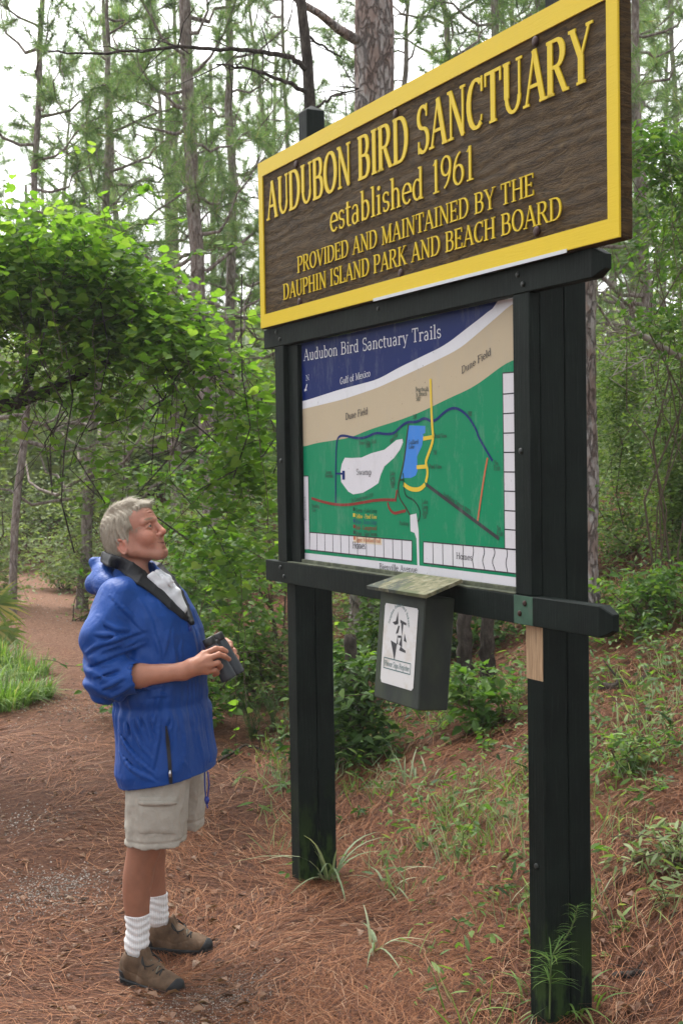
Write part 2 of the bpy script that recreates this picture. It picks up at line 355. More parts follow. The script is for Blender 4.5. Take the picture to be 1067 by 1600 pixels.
def glyph_polys(ch, th=.15, tn=.055):
    adv, ops = G[ch]; out = []
    for op in ops.split(';'):
        if not op: continue
        k, *a = op.split(); a = [float(x) for x in a]
        if k == 's': x, y, h = a; y0 = y if y < .3 else y-tn*.8; out.append(np.array([[x-h, y0], [x+h, y0], [x+h, y0+tn*.8], [x-h, y0+tn*.8]])); continue
        if k == 'd': t_ = np.linspace(0, 2*math.pi, 9)[:-1]; out.append(np.stack([a[0]+a[2]*np.cos(t_), a[1]+a[2]*np.sin(t_)], -1)); continue
        if k == 'l':
            p = np.array([[a[0], a[1]], [a[2], a[3]]]); m_ = a[4] if len(a) > 4 else 1
        else:
            n_ = max(5, int(abs(a[5]-a[4])/18)); t_ = np.radians(np.linspace(a[4], a[5], n_+1)); p = np.stack([a[0]+a[2]*np.cos(t_), a[1]+a[3]*np.sin(t_)], -1); m_ = a[6] if len(a) > 6 else 1
        t_ = np.gradient(p, axis=0)
        if k == 'a': t_ = np.stack([-a[2]*np.sin(np.radians(np.linspace(a[4], a[5], len(p)))), a[3]*np.cos(np.radians(np.linspace(a[4], a[5], len(p))))], -1)*np.sign(a[5]-a[4])
        t_ /= np.linalg.norm(t_, axis=1)[:, None]; nn = np.stack([-t_[:, 1], t_[:, 0]], -1)
        hw = .5*np.sqrt((th*m_*nn[:, 0])**2+(tn*nn[:, 1])**2)
        L, R_ = p+nn*hw[:, None], p-nn*hw[:, None]
        if k == 'l' and a[1] != a[3] and a[0] != a[2]:
            lo, hi = min(a[1], a[3]), max(a[1], a[3]); L[:, 1] = np.clip(L[:, 1], lo, hi); R_[:, 1] = np.clip(R_[:, 1], lo, hi)
        out.append((L, R_))
    return adv, out
def text_mesh(mb, txt, p0, p1, cap, to3, depth=0.0, lift=0.0, th=.15, tn=.055, mat=0, step=.00012):
    """writes txt from p0 to p1 (panel coordinates); glyph height cap; to3(u,n,z)->world"""
    tot = sum(G[c][0] for c in txt); p0 = np.array(p0, float); p1 = np.array(p1, float); d = p1-p0; L = np.linalg.norm(d); ex = d/L; ey = np.array([-ex[1], ex[0]])
    if abs(ex[0]) > .5: ey = np.array([0, 1.]); 
    sx = L/tot; x = 0; k = 0
    for ch in txt:
        adv, polys = glyph_polys(ch, min(th*cap/sx*.74, .27), tn)
        for P in polys:
            z = lift+(k % 5)*step; k += 1
            strips = [P] if not isinstance(P, tuple) else None
            def tr(q): uv = p0+(x+q[:, :1])*sx*ex+q[:, 1:]*cap*ey; return uv
            if strips is None:
                L3, R3 = tr(P[0]), tr(P[1]); n_ = len(L3); ring = np.concatenate([L3, R3])
                top = to3(ring[:, 0], depth+z, ring[:, 1]); i = np.arange(n_-1)
                q = np.stack([i, i+1, n_+i+1, n_+i], -1)
                if depth > 0:
                    bot = to3(ring[:, 0], np.full(len(ring), lift), ring[:, 1]); v = np.concatenate([top, bot]); o2 = 2*n_
                    sd = [np.stack([i, i+1, o2+i+1, o2+i], -1), np.stack([n_+i, n_+i+1, o2+n_+i+1, o2+n_+i], -1), np.array([[0, n_, o2+n_, o2], [n_-1, 2*n_-1, o2+2*n_-1, o2+n_-1]])]
                    mb.add(v, [q]+sd, mat)
                else: mb.add(top, [q], mat)
            else:
                r_ = tr(P); n_ = len(r_); top = to3(r_[:, 0], depth+z, r_[:, 1])
                if depth > 0:
                    bot = to3(r_[:, 0], np.full(n_, lift), r_[:, 1]); i = np.arange(n_); i2 = (i+1) % n_
                    mb.add(np.concatenate([top, bot]), [tuple(range(n_))]+[tuple(x_) for x_ in np.stack([i, i2, n_+i2, n_+i], -1)], mat)
                else: mb.add(top, [tuple(range(n_))], mat)
        x += adv

# ------------------------------------------------------------------ the trail sign
SA = 1.0977; SO = np.array([.6184, 3.9857, 0]); EU = np.array([math.cos(SA), -math.sin(SA), 0]); EN = np.array([-math.sin(SA), -math.cos(SA), 0]); EZ = np.array([0, 0, 1.])
SF = (SO, EU, EN, EZ)
def s3(u, n, z):
    u, n, z = np.broadcast_arrays(np.asarray(u, float), np.asarray(n, float), np.asarray(z, float)); return SO+u[..., None]*EU+n[..., None]*EN+z[..., None]*EZ
# dark green painted timber, mossy near the ground
t = NT('dark_green_paint'); co = t.coord('Object'); gr = t.noise(5, 6, .6, t.coord('Object', (26, 26, 1.2))); pn = t.noise(7, 5, .65, co)
col = t.mix(t.ramp(pn, [(.35, (0, 0, 0)), (.8, (1, 1, 1))]), (.0042, .0070, .0060), (.0090, .0150, .0120))
col = t.mix(t.math('MULTIPLY', t.ramp(gr, [(.56, (0, 0, 0)), (.75, (1, 1, 1))]), .35), col, (.035, .045, .04))
sz = t.n('SeparateXYZ'); t.t.links.new(t.n('NewGeometry').outputs['Position'], sz.inputs[0])
mossz = t.n('MapRange', i_1=.45, i_2=-.02); t.set(mossz.inputs[0], sz.outputs[2])
ms = t.math('MULTIPLY', mossz.outputs[0], t.ramp(t.noise(9, 5, .65, t.coord('Object', (1.5, 1.5, .5))), [(.47, (0, 0, 0)), (.56, (1, 1, 1))]))
chip = t.ramp(t.noise(42, 5, .75, t.coord('Object', (1.6, 1.6, .35))), [(.70, (0, 0, 0)), (.73, (.8, .8, .8))]); col = t.mix(chip, col, (.055, .058, .05))
col = t.mix(ms, col, (.030, .058, .014))
t.p(Base_Color=col, Roughness=.62); t.b.inputs['Specular IOR Level'].default_value = .10
t.bump(t.math('ADD', t.math('MULTIPLY', gr, .6), pn), .45, .006); M_GREEN = t.m
t = NT('worn_green_paint'); co = t.coord('Object'); pn = t.noise(14, 5, .7, co)
t.p(Base_Color=t.ramp(pn, [(.35, (.014, .05, .028)), (.6, (.028, .085, .05)), (.8, (.06, .07, .06))]), Roughness=.6).bump(pn, .3, .004); M_WORN = t.m
t = NT('bare_pine_wood'); gr = t.noise(4, 6, .6, t.coord('Object', (60, 60, 2.2)), .6)
t.p(Base_Color=t.ramp(gr, [(.3, (.16, .09, .045)), (.5, (.38, .25, .14)), (.7, (.50, .36, .22))]), Roughness=.7).bump(gr, .3, .003); M_BARE = t.m
t = NT('stained_board'); gr = t.noise(2.2, 7, .66, t.coord('Object', (5, 5, 30)), 1.6); w2 = t.noise(2.2, 3, .5, t.coord('Object', (1.2, 1.2, 5)), 1.6)
fine = t.noise(6, 4, .6, t.coord('Object', (6, 6, 130)), .4)
col = t.ramp(gr, [(.38, (.007, .0037, .001)), (.47, (.034, .0185, .0055)), (.56, (.072, .041, .013)), (.70, (.115, .071, .026))])
col = t.mix(t.math('MULTIPLY', w2, .45), col, (.034, .022, .009)); col = t.mix(t.math('MULTIPLY', fine, .35), col, (.115, .076, .036))
t.p(Base_Color=col, Roughness=.68); t.b.inputs['Specular IOR Level'].default_value = .10
wv = t.n('TexWave', wave_type='BANDS', bands_direction='Z'); wv.inputs['Scale'].default_value = 4.2; wv.inputs['Distortion'].default_value = 7; wv.inputs['Detail'].default_value = 2; wv.inputs['Detail Scale'].default_value = 1.1
t.t.links.new(t.coord('Object', (.55, .55, 1.5)), wv.inputs['Vector'])
t.bump(t.math('ADD', t.math('MULTIPLY', wv.outputs['Fac'], .5), t.math('ADD', gr, t.math('MULTIPLY', fine, .35))), .6, .016); M_BOARD = t.m
t = NT('yellow_paint'); gr = t.noise(3, 6, .6, t.coord('Object', (5, 5, 60))); pn = t.noise(9, 5, .6, t.coord())
t.p(Base_Color=t.mix(t.math('MULTIPLY', pn, .6), (.66, .475, .010), (.54, .40, .018)), Roughness=.5).bump(gr, .25, .003); t.b.inputs['Specular IOR Level'].default_value = .18; M_YEL = t.m
M_BOLT = plain('rusty_bolt', (.045, .022, .018), .6, .5, .6, (120, .5, .002)); M_DBOLT = plain('painted_bolt', (.016, .02, .018), .45, .5, .2)
M_STRIP = plain('pale_flashing', (.50, .53, .55), .5, .3, .1, (40, .2, .002))
M_MOSSTOP = None
W_ = .0895; D1 = .0917; D2 = .0863; UL = -1.8983
sign = empty('trail_sign', s3(-.9, 0, 0), 'tall dark green timber trail sign with a carved brown board above a painted map', 'sign')
def frame_post(u0, zb, ztf, ztr, zcap):
    g = MB(); g.box((u0, -D1, zb), (u0+W_, 0, ztf), SF, bev=.004); ob = g.build('post', M_GREEN, sign)
    g = MB(); g.box((u0+.0015, -D1-D2-.003, zb), (u0+W_-.0015, -D1-.003, ztr), SF, bev=.004)
    a = np.array([[u0+.0045, -D1-D2, ztr-.001], [u0+W_-.0045, -D1-D2, ztr-.001], [u0+W_-.0045, -D1-.006, ztr-.001], [u0+.0045, -D1-.006, ztr-.001], [u0+W_/2, -D1-D2/2-.003, zcap]])
    g.add(s3(a[:, 0], a[:, 1], a[:, 2]), [(0, 1, 4), (1, 2, 4), (2, 3, 4), (3, 0, 4)]); g.build('post', M_GREEN, sign)
frame_post(UL, -.5, 2.60, 3.375, 3.402); frame_post(-W_, -.4, 2.60, 3.375, 3.402)
def beam(name, u0, u1, z0, z1, taper=.045):
    g = MB(); n0, n1 = .0012, .04; b = .003; us = [u0, u1-taper, u1]; V = []
    for k, u in enumerate(us):
        i = 0 if k < 2 else 1; dz = .022*i; dn = .013*i
        prof = [(n0+dn*.3, z0+dz), (n1-b-dn, z0+dz), (n1-dn, z0+dz+b), (n1-dn, z1-dz-b), (n1-b-dn, z1-dz), (n0+dn*.3, z1-dz)]
        V += [s3(u, p[0], p[1]) for p in prof]
    f = [(5, 4, 3, 2, 1, 0), (12, 13, 14, 15, 16, 17)]
    for k in (0, 1):
        for j in range(6): f.append((k*6+j, k*6+(j+1) % 6, k*6+6+(j+1) % 6, k*6+6+j))
    g.add(np.array(V), f); return g.build(name, M_GREEN, sign)
b_up = beam('beam', -2.0065, .352, 2.3474, 2.432); b_lo = beam('beam', -2.032, .372, 1.3178, 1.4098)
g = MB(); g.box((-W_-.006, .0385, 1.3195), (.004, .0412, 1.408), SF); tag(g.build('paint_patch', M_WORN, b_lo), 'patch of brighter worn green paint')
g = MB(); g.box((-W_+.002, -.001, 1.142), (-.002, .0016, 1.3165), SF); tag(g.build('bare_wood_patch', M_BARE, sign), 'bare unpainted wood where a board came off')
for u0 in (UL, -W_):
    g = MB(); g.box((u0, .0012, 1.4105), (u0+W_, .0388, 2.3468), SF, bev=.003); g.build('frame_board', M_GREEN, sign)
g = MB(); g.box((UL+W_+.0008, -.02, 1.411), (-1.7135, .016, 2.346), SF, bev=.004); g.build('frame_stop', M_GREEN, sign)
t = NT('mossy_ledge'); pn = t.noise(18, 5, .7, t.coord())
t.p(Base_Color=t.ramp(pn, [(.35, (.03, .035, .022)), (.55, (.075, .085, .05)), (.75, (.14, .15, .10))]), Roughness=.9).bump(pn, .6, .006); M_LEDGE = t.m
g = MB(); g.box((UL+W_+.002, .0005, 1.4102), (-W_-.002, .012, 1.428), SF, bev=.002); g.box((UL+W_+.002, .0125, 1.4100), (-W_-.002, .0395, 1.4135), SF, bev=.001); g.build('ledge', M_LEDGE, sign)
def bolt(parent, u, n, z, r=.011, mat=None, h=.006):
    g = MB(); th = np.linspace(0, 2*math.pi, 13)[:-1]; V = []
    for rr, hh in ((r, 0), (r, h*.5), (r*.8, h*.85), (r*.4, h)): V += [s3(u+rr*math.cos(a), n+hh, z+rr*math.sin(a)) for a in th]
    f = [tuple(k*12+x for x in (j, (j+1) % 12, (j+1) % 12+12, j+12)) for k in range(3) for j in range(12)]+[tuple(range(36, 48))]
    g.add(np.array(V), f); return g.build('bolt', mat or M_DBOLT, parent, smooth=True)
for u, z in ((-1.87, 2.41), (-1.835, 2.376), (-.055, 2.406), (-.028, 2.374), (-.95, 2.405)): bolt(b_up, u, .04, z, .009)
for u, z in ((-1.87, 1.385), (-1.835, 1.347)): bolt(b_lo, u, .04, z, .009)
for u, z in ((-.035, 1.386), (-.063, 1.352)): bolt(b_lo, u, .0412, z, .009, M_BOLT)
for u, z, n in ((-1.85, 1.85, .0388), (-.05, 1.86, .0388), (-.045, .55, 0)): bolt(sign, u, n, z, .010)
# header board
HU0, HU1, HZ0, HZ1, HN0, HN1 = -1.99, .4603, 2.4336, 3.1615, .0153, .0575
g = MB(); g.box((HU0, HN0, HZ0), (HU1, HN1, HZ1), SF, bev=.004)
hb = g.build('header_board', M_BOARD, sign); hb['label'] = 'brown stained carved board with yellow lettering'
# yellow raised border as four mitred strips
g = MB(); bl, bb, bt = .047, .060, .066
o_ = [(HU0+.003, HZ0+.003), (HU1-.003, HZ0+.003), (HU1-.003, HZ1-.003), (HU0+.003, HZ1-.003)]; i_ = [(HU0+bl, HZ0+bb), (HU1-bl-.004, HZ0+bb), (HU1-bl-.004, HZ1-bt), (HU0+bl, HZ1-bt)]
for k in range(4):
    k2 = (k+1) % 4; q = [o_[k], o_[k2], i_[k2], i_[k]]; V = np.array([s3(a, HN1+.006, b) for a, b in q]+[s3(a, HN1-.002, b) for a, b in q])
    g.add(V, [(0, 1, 2, 3), (0, 4, 5, 1), (2, 6, 7, 3)])
g.build('border', M_YEL, hb)
g = MB(); to3 = lambda u, n, z: s3(u, n, z)
LET = HN1-.0005
def line(txt, u0, u1, z, cap, **k):
    g = MB(); text_mesh(g, txt, (u0, z), (u1, z), cap, to3, .0045, LET, **k); ob = g.build('lettering', M_YEL, hb); return ob
line('AUDUBON BIRD SANCTUARY', -1.905, .345, 2.895, .163, th=.20, tn=.065)
line('established 1961', -1.30, -.262, 2.741, .112, th=.16, tn=.055)
line('PROVIDED AND MAINTAINED BY THE', -1.607, .065, 2.627, .067, th=.17, tn=.06)
line('DAUPHIN ISLAND PARK AND BEACH BOARD', -1.752, .20, 2.533, .067, th=.17, tn=.06)
for u, z in ((-1.6, 3.075), (-.767, 3.075), (.0765, 3.08), (.073, 2.5165), (-.747, 2.506), (-1.59, 2.506)): bolt(hb, u, HN1, z, .016, M_BOLT, .008)
g = MB(); g.box((-.9444, .0636, 2.4295), (.2252, .0660, 2.4405), SF); g.build('flashing', M_STRIP, sign)
# map panel
MAPC = {'W': (.62, .63, .66), 'w': (.58, .57, .60), 'K': (.035, .035, .04), 'k': (.035, .055, .045), 'blue': (.002, .013, .105), 'beige': (.44, .365, .25), 'green': (.003, .205, .092), 'lake': (.045, .20, .58), 'navy': (.006, .02, .12),
        'Y': (.62, .45, .04), 'R': (.20, .03, .022), 'brown': (.04, .03, .02), 'O': (.45, .13, .06), 'G': (.008, .05, .03), 'B': (.02, .08, .15), 'tagw': (.60, .50, .36)}
mapm = []; MI = {}
for k, c in MAPC.items():
    t = NT('map_print_'+{'W': 'white', 'w': 'offwhite', 'K': 'black', 'k': 'ink', 'Y': 'yellow', 'R': 'red', 'O': 'orange', 'G': 'darkgreen', 'B': 'tealblue', 'tagw': 'cream'}.get(k, k))
    pn = t.noise(5, 5, .7, t.coord()); sp = t.noise(75, 3, .6, t.coord())
    cc = t.mix(t.math('MULTIPLY', t.ramp(pn, [(.4, (0, 0, 0)), (.8, (1, 1, 1))]), .18), c, tuple(.72*x+.015 for x in c))
    cc = t.mix(t.ramp(sp, [(.70, (0, 0, 0)), (.74, (.7, .7, .7))]), cc, (.10, .09, .08)); cc = t.mix(t.math('MULTIPLY', t.ramp(t.noise(13, 6, .8, t.coord('Object', (1, 1, .35))), [(.52, (0, 0, 0)), (.8, (1, 1, 1))]), .3), cc, (.33, .33, .31))
    t.p(Base_Color=cc, Roughness=.5, Coat_Weight=.03, Coat_Roughness=.1); t.b.inputs['Specular IOR Level'].default_value = .08
    wob = t.noise(3.5, 2, .5, t.coord()); t.bump(wob, .12, .01); MI[k] = len(mapm); mapm.append(t.m)
PN = -.004; PU0, PU1, PZ0, PZ1 = -1.716, -W_+.0, 1.411, 2.3465
g = MB(); g.box((UL+W_+.001, -.018, 1.4105), (-W_-.001, PN-.002, 2.3468), SF); panel = g.build('map_panel', M_GREEN, sign); panel['label'] = 'painted map of beach, dunes, lake and trails under clear plastic'
mp = MB(); lay = [0]
from mathutils.geometry import tessellate_polygon
def poly(pts, mat, dn=None):
    lay[0] += 1; pts = [(a/1000, b/1000) for a, b in pts]; n = PN+.00008*min(lay[0], 12) if dn is None else PN+dn
    tri = tessellate_polygon([[Vector((a, b, 0)) for a, b in pts]]); mp.add(np.array([s3(a, n, b) for a, b in pts]), [np.array(tri)], MI[mat])
def pline(pts, wd, mat, dn=.0012):
    p = np.array(pts, float)/1000
    if len(p) > 2:   # smooth the polyline
        for _ in range(2):
            q = [p[0]]
            for a, b in zip(p[:-1], p[1:]): q += [a*.75+b*.25, a*.25+b*.75]
            p = np.array(q+[p[-1]])
    t_ = np.gradient(p, axis=0); t_ /= np.linalg.norm(t_, axis=1)[:, None]+1e-9; nn = np.stack([-t_[:, 1], t_[:, 0]], -1)*wd/2
    v = np.concatenate([p+nn, p-nn]); i = np.arange(len(p)-1); mp.add(s3(v[:, 0], PN+dn, v[:, 1]), [np.stack([i, i+1, len(p)+i+1, len(p)+i], -1)], MI[mat])
MAPD={'blue':[(-1710,2101),(-1361,2131),(-1039,2150),(-897,2180),(-758,2203),(-551,2236),(-421,2279),(-306,2313),(-232,2341)],'white':[(-1712,2068),(-1341,2089),(-1040,2119),(-856,2147),(-898,2142),(-671,2178),(-462,2215),(-307,2272),(-196,2313),(-133,2339)],'beige':[(-1706,1908),(-1589,1921),(-1400,1929),(-1273,1935),(-1142,1958),(-998,1976),(-834,1992),(-902,1986),(-719,2013),(-547,2049),(-387,2078),(-280,2113),(-193,2145),(-133,2155)],'swamp':[(-863,1919),(-908,1916),(-1000,1882),(-1106,1870),(-1185,1855),(-1266,1854),(-1328,1856),(-1355,1831),(-1367,1802),(-1363,1759),(-1332,1739),(-1301,1720),(-1260,1710),(-1179,1717),(-1110,1736),(-1052,1755),(-1032,1787),(-1002,1819),(-928,1850),(-882,1880),(-859,1906)],'rect':[(-1351,1804),(-1328,1804),(-1329,1768),(-1352,1768)],'tick':[(-1410,1793),(-1351,1792)],'btrail':[(-1414,1673),(-1410,1793),(-1401,1900),(-1389,1937),(-1346,1948),(-1222,1930),(-1143,1932),(-1065,1949),(-989,1940),(-925,1940),(-888,1959),(-852,1980),(-808,1980),(-828,1981),(-756,1976),(-702,1992),(-642,1970),(-565,2006),(-515,2017),(-467,2010),(-412,1982),(-360,1930),(-360,1918),(-272,1831)],'lake':[(-814,1967),(-698,1961),(-699,1936),(-717,1932),(-712,1928),(-722,1892),(-759,1852),(-756,1802),(-770,1784),(-806,1775),(-852,1775),(-876,1772),(-856,1817),(-835,1886)],'brown':[(-814,1972),(-829,1932),(-845,1854),(-885,1775),(-900,1747),(-896,1709),(-878,1691),(-846,1668),(-814,1639)],'loop':[(-861,1793),(-857,1766),(-858,1747),(-849,1714),(-826,1703),(-790,1697),(-755,1675),(-740,1652),(-747,1625),(-761,1617)],'lt':[(-890,1768),(-857,1768)],'yel':[(-657,2126),(-652,1979),(-643,1916),(-643,1926),(-648,1900),(-688,1847),(-699,1829),(-681,1797),(-699,1759)],'yarc':[(-704,1752),(-735,1736),(-771,1732),(-816,1736),(-858,1752)],'yt1':[(-713,1916),(-645,1920)],'yt2':[(-762,1814),(-698,1816)],'street':[(-695,1752),(-240,1577)],'orange':[(-301,1842),(-325,1775),(-366,1627)],'red':[(-1638,1689),(-1519,1674),(-1409,1666),(-1303,1667),(-1171,1680),(-1054,1692),(-914,1693)],'red2':[(-920,1693),(-908,1731)],'red3':[(-980,1683),(-970,1660),(-934,1641),(-888,1649),(-844,1655)],'park':[(-814,1640),(-769,1646),(-755,1583),(-752,1456),(-767,1456),(-771,1555),(-784,1575),(-813,1580)],'hl':[(-1661,1544),(-803,1546),(-805,1471),(-1666,1469)],'hlx':[-1593,-1519,-1445,-1374,-1301,-1229,-1155,-1087,-1016,-946,-878],'ls':[(-1711,1783),(-1666,1783),(-1666,1472),(-1717,1469)],'hr':[(-721,1546),(-131,1546),(-129,1469),(-723,1469)],'hrx':[-656,-590,-524,-459,-396,-332,-272,-197],'rc':[(-208,2114),(-130,2111),(-131,1548),(-207,1546)],'rcz':[2046,1983,1920,1858,1795,1733,1670,1609,1546],'bw':[(-1724,1454),(-754,1458),(-122,1457)],'arrow':[(-1663,2172),(-1683,2142),(-1690,2151),(-1668,2147)]}
MAPT=[('Audubon Bird Sanctuary Trails',[(-1692,2271),(-579,2263)],50,'W'),('Gulf of Mexico',[(-1357,2150),(-1101,2166)],27,'W'),('N',[(-1672,2186),(-1639,2187)],24,'W'),('Dune Field',[(-1314,2006),(-1125,2022)],27,'K'),('Dune Field',[(-452,2128),(-272,2178)],25,'K'),('Swamp',[(-1230,1787),(-1103,1787)],24,'K'),('Homes',[(-1271,1495),(-1160,1498)],27,'K'),('Homes',[(-502,1497),(-400,1496)],22,'K'),('Bienville Avenue',[(-1052,1426),(-767,1431)],23,'K'),('Boardwalk',[(-761,2088),(-669,2083)],16,'k'),("'n Beach",[(-762,2071),(-681,2068)],16,'k'),("500'",[(-760,2053),(-727,2052)],16,'k'),('Pond View',[(-635,1916),(-551,1915)],16,'k'),('Pond View',[(-674,1809),(-588,1808)],16,'k'),("750'",[(-645,1857),(-618,1857)],16,'k'),('No',[(-261,1818),(-239,1816)],16,'k'),('Exit',[(-264,1801),(-227,1799)],16,'k'),('No',[(-251,1605),(-229,1604)],16,'k'),('Exit',[(-250,1587),(-215,1587)],16,'k'),('Lake',[(-726,1683),(-686,1683)],16,'k'),('Loop',[(-726,1664),(-686,1664)],16,'k'),('Trail',[(-727,1646),(-687,1646)],16,'k'),("750'",[(-727,1629),(-694,1629)],16,'k'),('Lake',[(-957,1785),(-920,1785)],16,'k'),('Loop',[(-958,1769),(-921,1769)],16,'k'),('Trail',[(-958,1753),(-922,1753)],16,'k'),("750'",[(-956,1737),(-926,1738)],16,'k'),('Parking',[(-892,1600),(-823,1601)],16,'k'),("To Campground 1250'",[(-1277,1677),(-1092,1703)],16,'k'),('Banding',[(-1634,1650),(-1562,1650)],16,'k'),('Site',[(-1634,1632),(-1600,1632)],16,'k'),("Audubon Street 1000'",[(-579,1714),(-404,1651)],16,'k'),('Gaillard',[(-818,1898),(-746,1899)],16,'k'),('Lake',[(-816,1882),(-776,1882)],16,'k'),('Dune Edge Trail',[(-1203,1905),(-1061,1908)],16,'k'),("800'",[(-1144,1892),(-1105,1893)],16,'k'),('Swamp',[(-1501,1792),(-1446,1792)],16,'k'),('Overlook',[(-1506,1777),(-1432,1776)],16,'k'),("900'",[(-416,1985),(-389,1983)],16,'k'),("250'",[(-782,1989),(-755,1990)],16,'k'),('Wood Trail',[(-954,1904),(-898,1931)],16,'k'),('Green - Lake Loop',[(-1237,1640),(-1065,1641)],17,'G'),('Yellow - Pond View',[(-1238,1616),(-1065,1618)],17,'Y'),('Blue - Dune Edge',[(-1239,1594),(-1066,1597)],17,'B'),('Red - Campground',[(-1240,1571),(-1067,1575)],17,'R'),('Brown - Upper Swamp',[(-1240,1548),(-1067,1552)],17,'k'),('Upper Woodland Trail',[(-1241,1524),(-1040,1527)],17,'O'),('Residential',[(-1694,1594),(-1694,1695)],13,'k')]

U0, U1, Z0, Z1 = -1725, -88, 1409, 2348
srt = lambda L: sorted(L)
def band_(pts, mat):  # everything above a boundary line
    p = srt(pts); q = np.array(p, float)
    fx = np.linspace(q[0, 0], q[-1, 0], 60); fz_ = np.interp(fx, q[:, 0], q[:, 1]); k = np.ones(5)/5; fz2 = np.convolve(np.pad(fz_, 2, 'edge'), k, 'valid')
    poly([(U0, fz2[0])]+list(zip(fx, fz2))+[(U1, max(fz2[-1], 0)), (U1, Z1), (U0, Z1)], mat)
poly([(U0, Z0), (U1, Z0), (U1, Z1), (U0, Z1)], 'green')
band_([p for p in MAPD['beige'] if p != (-834, 1992)], 'beige'); band_([p for p in MAPD['white'] if p != (-856, 2147)], 'W')
bq = np.array(srt(MAPD['blue']), float); fx = np.linspace(bq[0, 0], bq[-1, 0], 50); fz_ = np.interp(fx, bq[:, 0], bq[:, 1]); fz_ = np.convolve(np.pad(fz_, 2, 'edge'), np.ones(5)/5, 'valid'); fz_[-1] = Z1
poly([(U0, fz_[0])]+list(zip(fx, fz_))+[(fx[-1], Z1), (U0, Z1)], 'blue')
for k, mt in (('swamp', 'w'), ('lake', 'lake'), ('park', 'w'), ('ls', 'w')): poly(MAPD[k], mt)
bw = MAPD['bw']; poly([(U0, Z0), (U1, Z0), (U1, bw[-1][1])]+list(reversed(bw))+[(U0, bw[0][1])], 'w')
hl, hr, rc = MAPD['hl'], MAPD['hr'], MAPD['rc']; hr = [hr[0], (-108, hr[1][1]), (-108, hr[2][1]), hr[3]]; rc = [rc[0], (-100, rc[1][1]), (-100, rc[2][1]), rc[3]]
poly(hl, 'w'); poly(hr, 'w'); poly(rc, 'w')
for q in (hl, hr, rc): pline2 = [pline([q[i], q[(i+1) % 4]], .0042, 'K') for i in range(4)]
pline(MAPD['ls'][:2], .004, 'K'); pline(MAPD['ls'][1:3], .004, 'K')
for x in MAPD['hlx']: pline([(x, hl[0][1]), (x, hl[3][1])], .0042, 'K')
for i, x in enumerate(MAPD['hrx']):
    a, b = hr[0][1], hr[3][1]; wv_ = [0, 0, 0, 2, 4, 7, 9, 5][i]
    pline([(x+wv_*math.sin(j*1.3), a+(b-a)*j/6) for j in range(7)], .0042, 'K')
for z in MAPD['rcz']: pline([(rc[0][0], z), (-100, z-1)], .0042, 'K')
for k, wd, mt in (('btrail', .010, 'navy'), ('brown', .007, 'brown'), ('loop', .007, 'G'), ('lt', .008, 'G'), ('yel', .014, 'Y'), ('yarc', .016, 'Y'), ('yt1', .014, 'Y'), ('yt2', .014, 'Y'), ('street', .013, 'K'), ('orange', .009, 'O'), ('red', .011, 'R'), ('red2', .010, 'R'), ('red3', .011, 'R'), ('tick', .008, 'navy'), ('arrow', .007, 'W')):
    q = MAPD[k]
    if k == 'btrail': q = [p for p in q if p not in ((-808, 1980), (-852, 1980))]
    pline(q, wd, mt, .0015 if k in ('yel', 'street') else .00125)
poly(MAPD['rect'], 'navy', .0014)
lx = -1262
for z, c in ((1645, 'G'), (1621, 'Y'), (1599, 'B'), (1576, 'R'), (1553, 'k'), (1530, 'O')): poly([(lx, z), (lx+16, z), (lx+16, z+14), (lx, z+14)], c, .0013)
poly([(-1262, 1519), (-1030, 1519), (-1030, 1545), (-1262, 1545)], 'tagw', .00115)
for txt, (a, b), cap, cc in MAPT:
    text_mesh(mp, txt, (a[0]/1000, a[1]/1000), (b[0]/1000, b[1]/1000), cap/1000, lambda u, n, z: s3(u, PN+.0018+n, z), 0, 0, th=.20, tn=.08, mat=MI[cc], step=.00008)
mp.build('map_print', mapm, panel)

# ------------------------------------------------------------------ register box hung below the map
t = NT('mossy_green_box'); pn = t.noise(10, 6, .7, t.coord()); mz = t.noise(5, 4, .6, t.coord('Object', (1, 1, .4)))
col = t.mix(t.ramp(mz, [(.4, (0, 0, 0)), (.68, (1, 1, 1))]), (.013, .019, .015), t.mix(pn, (.03, .045, .018), (.05, .062, .035)))
t.p(Base_Color=col, Roughness=.75).bump(pn, .4, .006); M_BOX = t.m
t = NT('lichen_lid'); vo = t.noise(9, 6, .75, t.coord()); v2 = t.noise(30, 5, .7, t.coord())
col = t.mix(t.ramp(vo, [(.42, (0, 0, 0)), (.52, (1, 1, 1))]), (.05, .06, .05), t.ramp(v2, [(.35, (.08, .085, .04)), (.55, (.20, .185, .11)), (.75, (.30, .29, .22))]))
col = t.mix(t.ramp(t.noise(6, 3, .6, t.coord('Object', (1, 1, 1), (1, 2, 0))), [(.52, (0, 0, 0)), (.62, (1, 1, 1))]), col, (.085, .10, .045))
t.p(Base_Color=col, Roughness=.95).bump(v2, .6, .006); M_LID = t.m
tl = math.radians(5.2); BO = s3(-.75, .0418, 1.372)
bN = EN*math.cos(tl)-EZ*math.sin(tl); bZ = EZ*math.cos(tl)+EN*(-math.sin(tl))*1.0   # tilted: foot swung outwards
bZ = EZ*math.cos(tl)-EN*math.sin(tl); bN = EN*math.cos(tl)+EZ*math.sin(tl)
BF = (BO, EU, bN, bZ); b3 = lambda u, n, z: BO+np.asarray(u, float)[..., None]*EU+np.asarray(n, float)[..., None]*bN+np.asarray(z, float)[..., None]*bZ
box = empty('register_box', BO, 'mossy dark green wooden register box with a white notice, hanging below the map', 'box')
g = MB(); g.box((0, .0, -.385), (.31, .118, -.004), BF, bev=.004); g.build('body', M_BOX, box)
lidp = [b3(u, n, z) for u, n, z in ((-.03, -.004, .052), (.345, -.004, .052), (.372, .152, -.004), (-.008-.03, .152, -.004))]
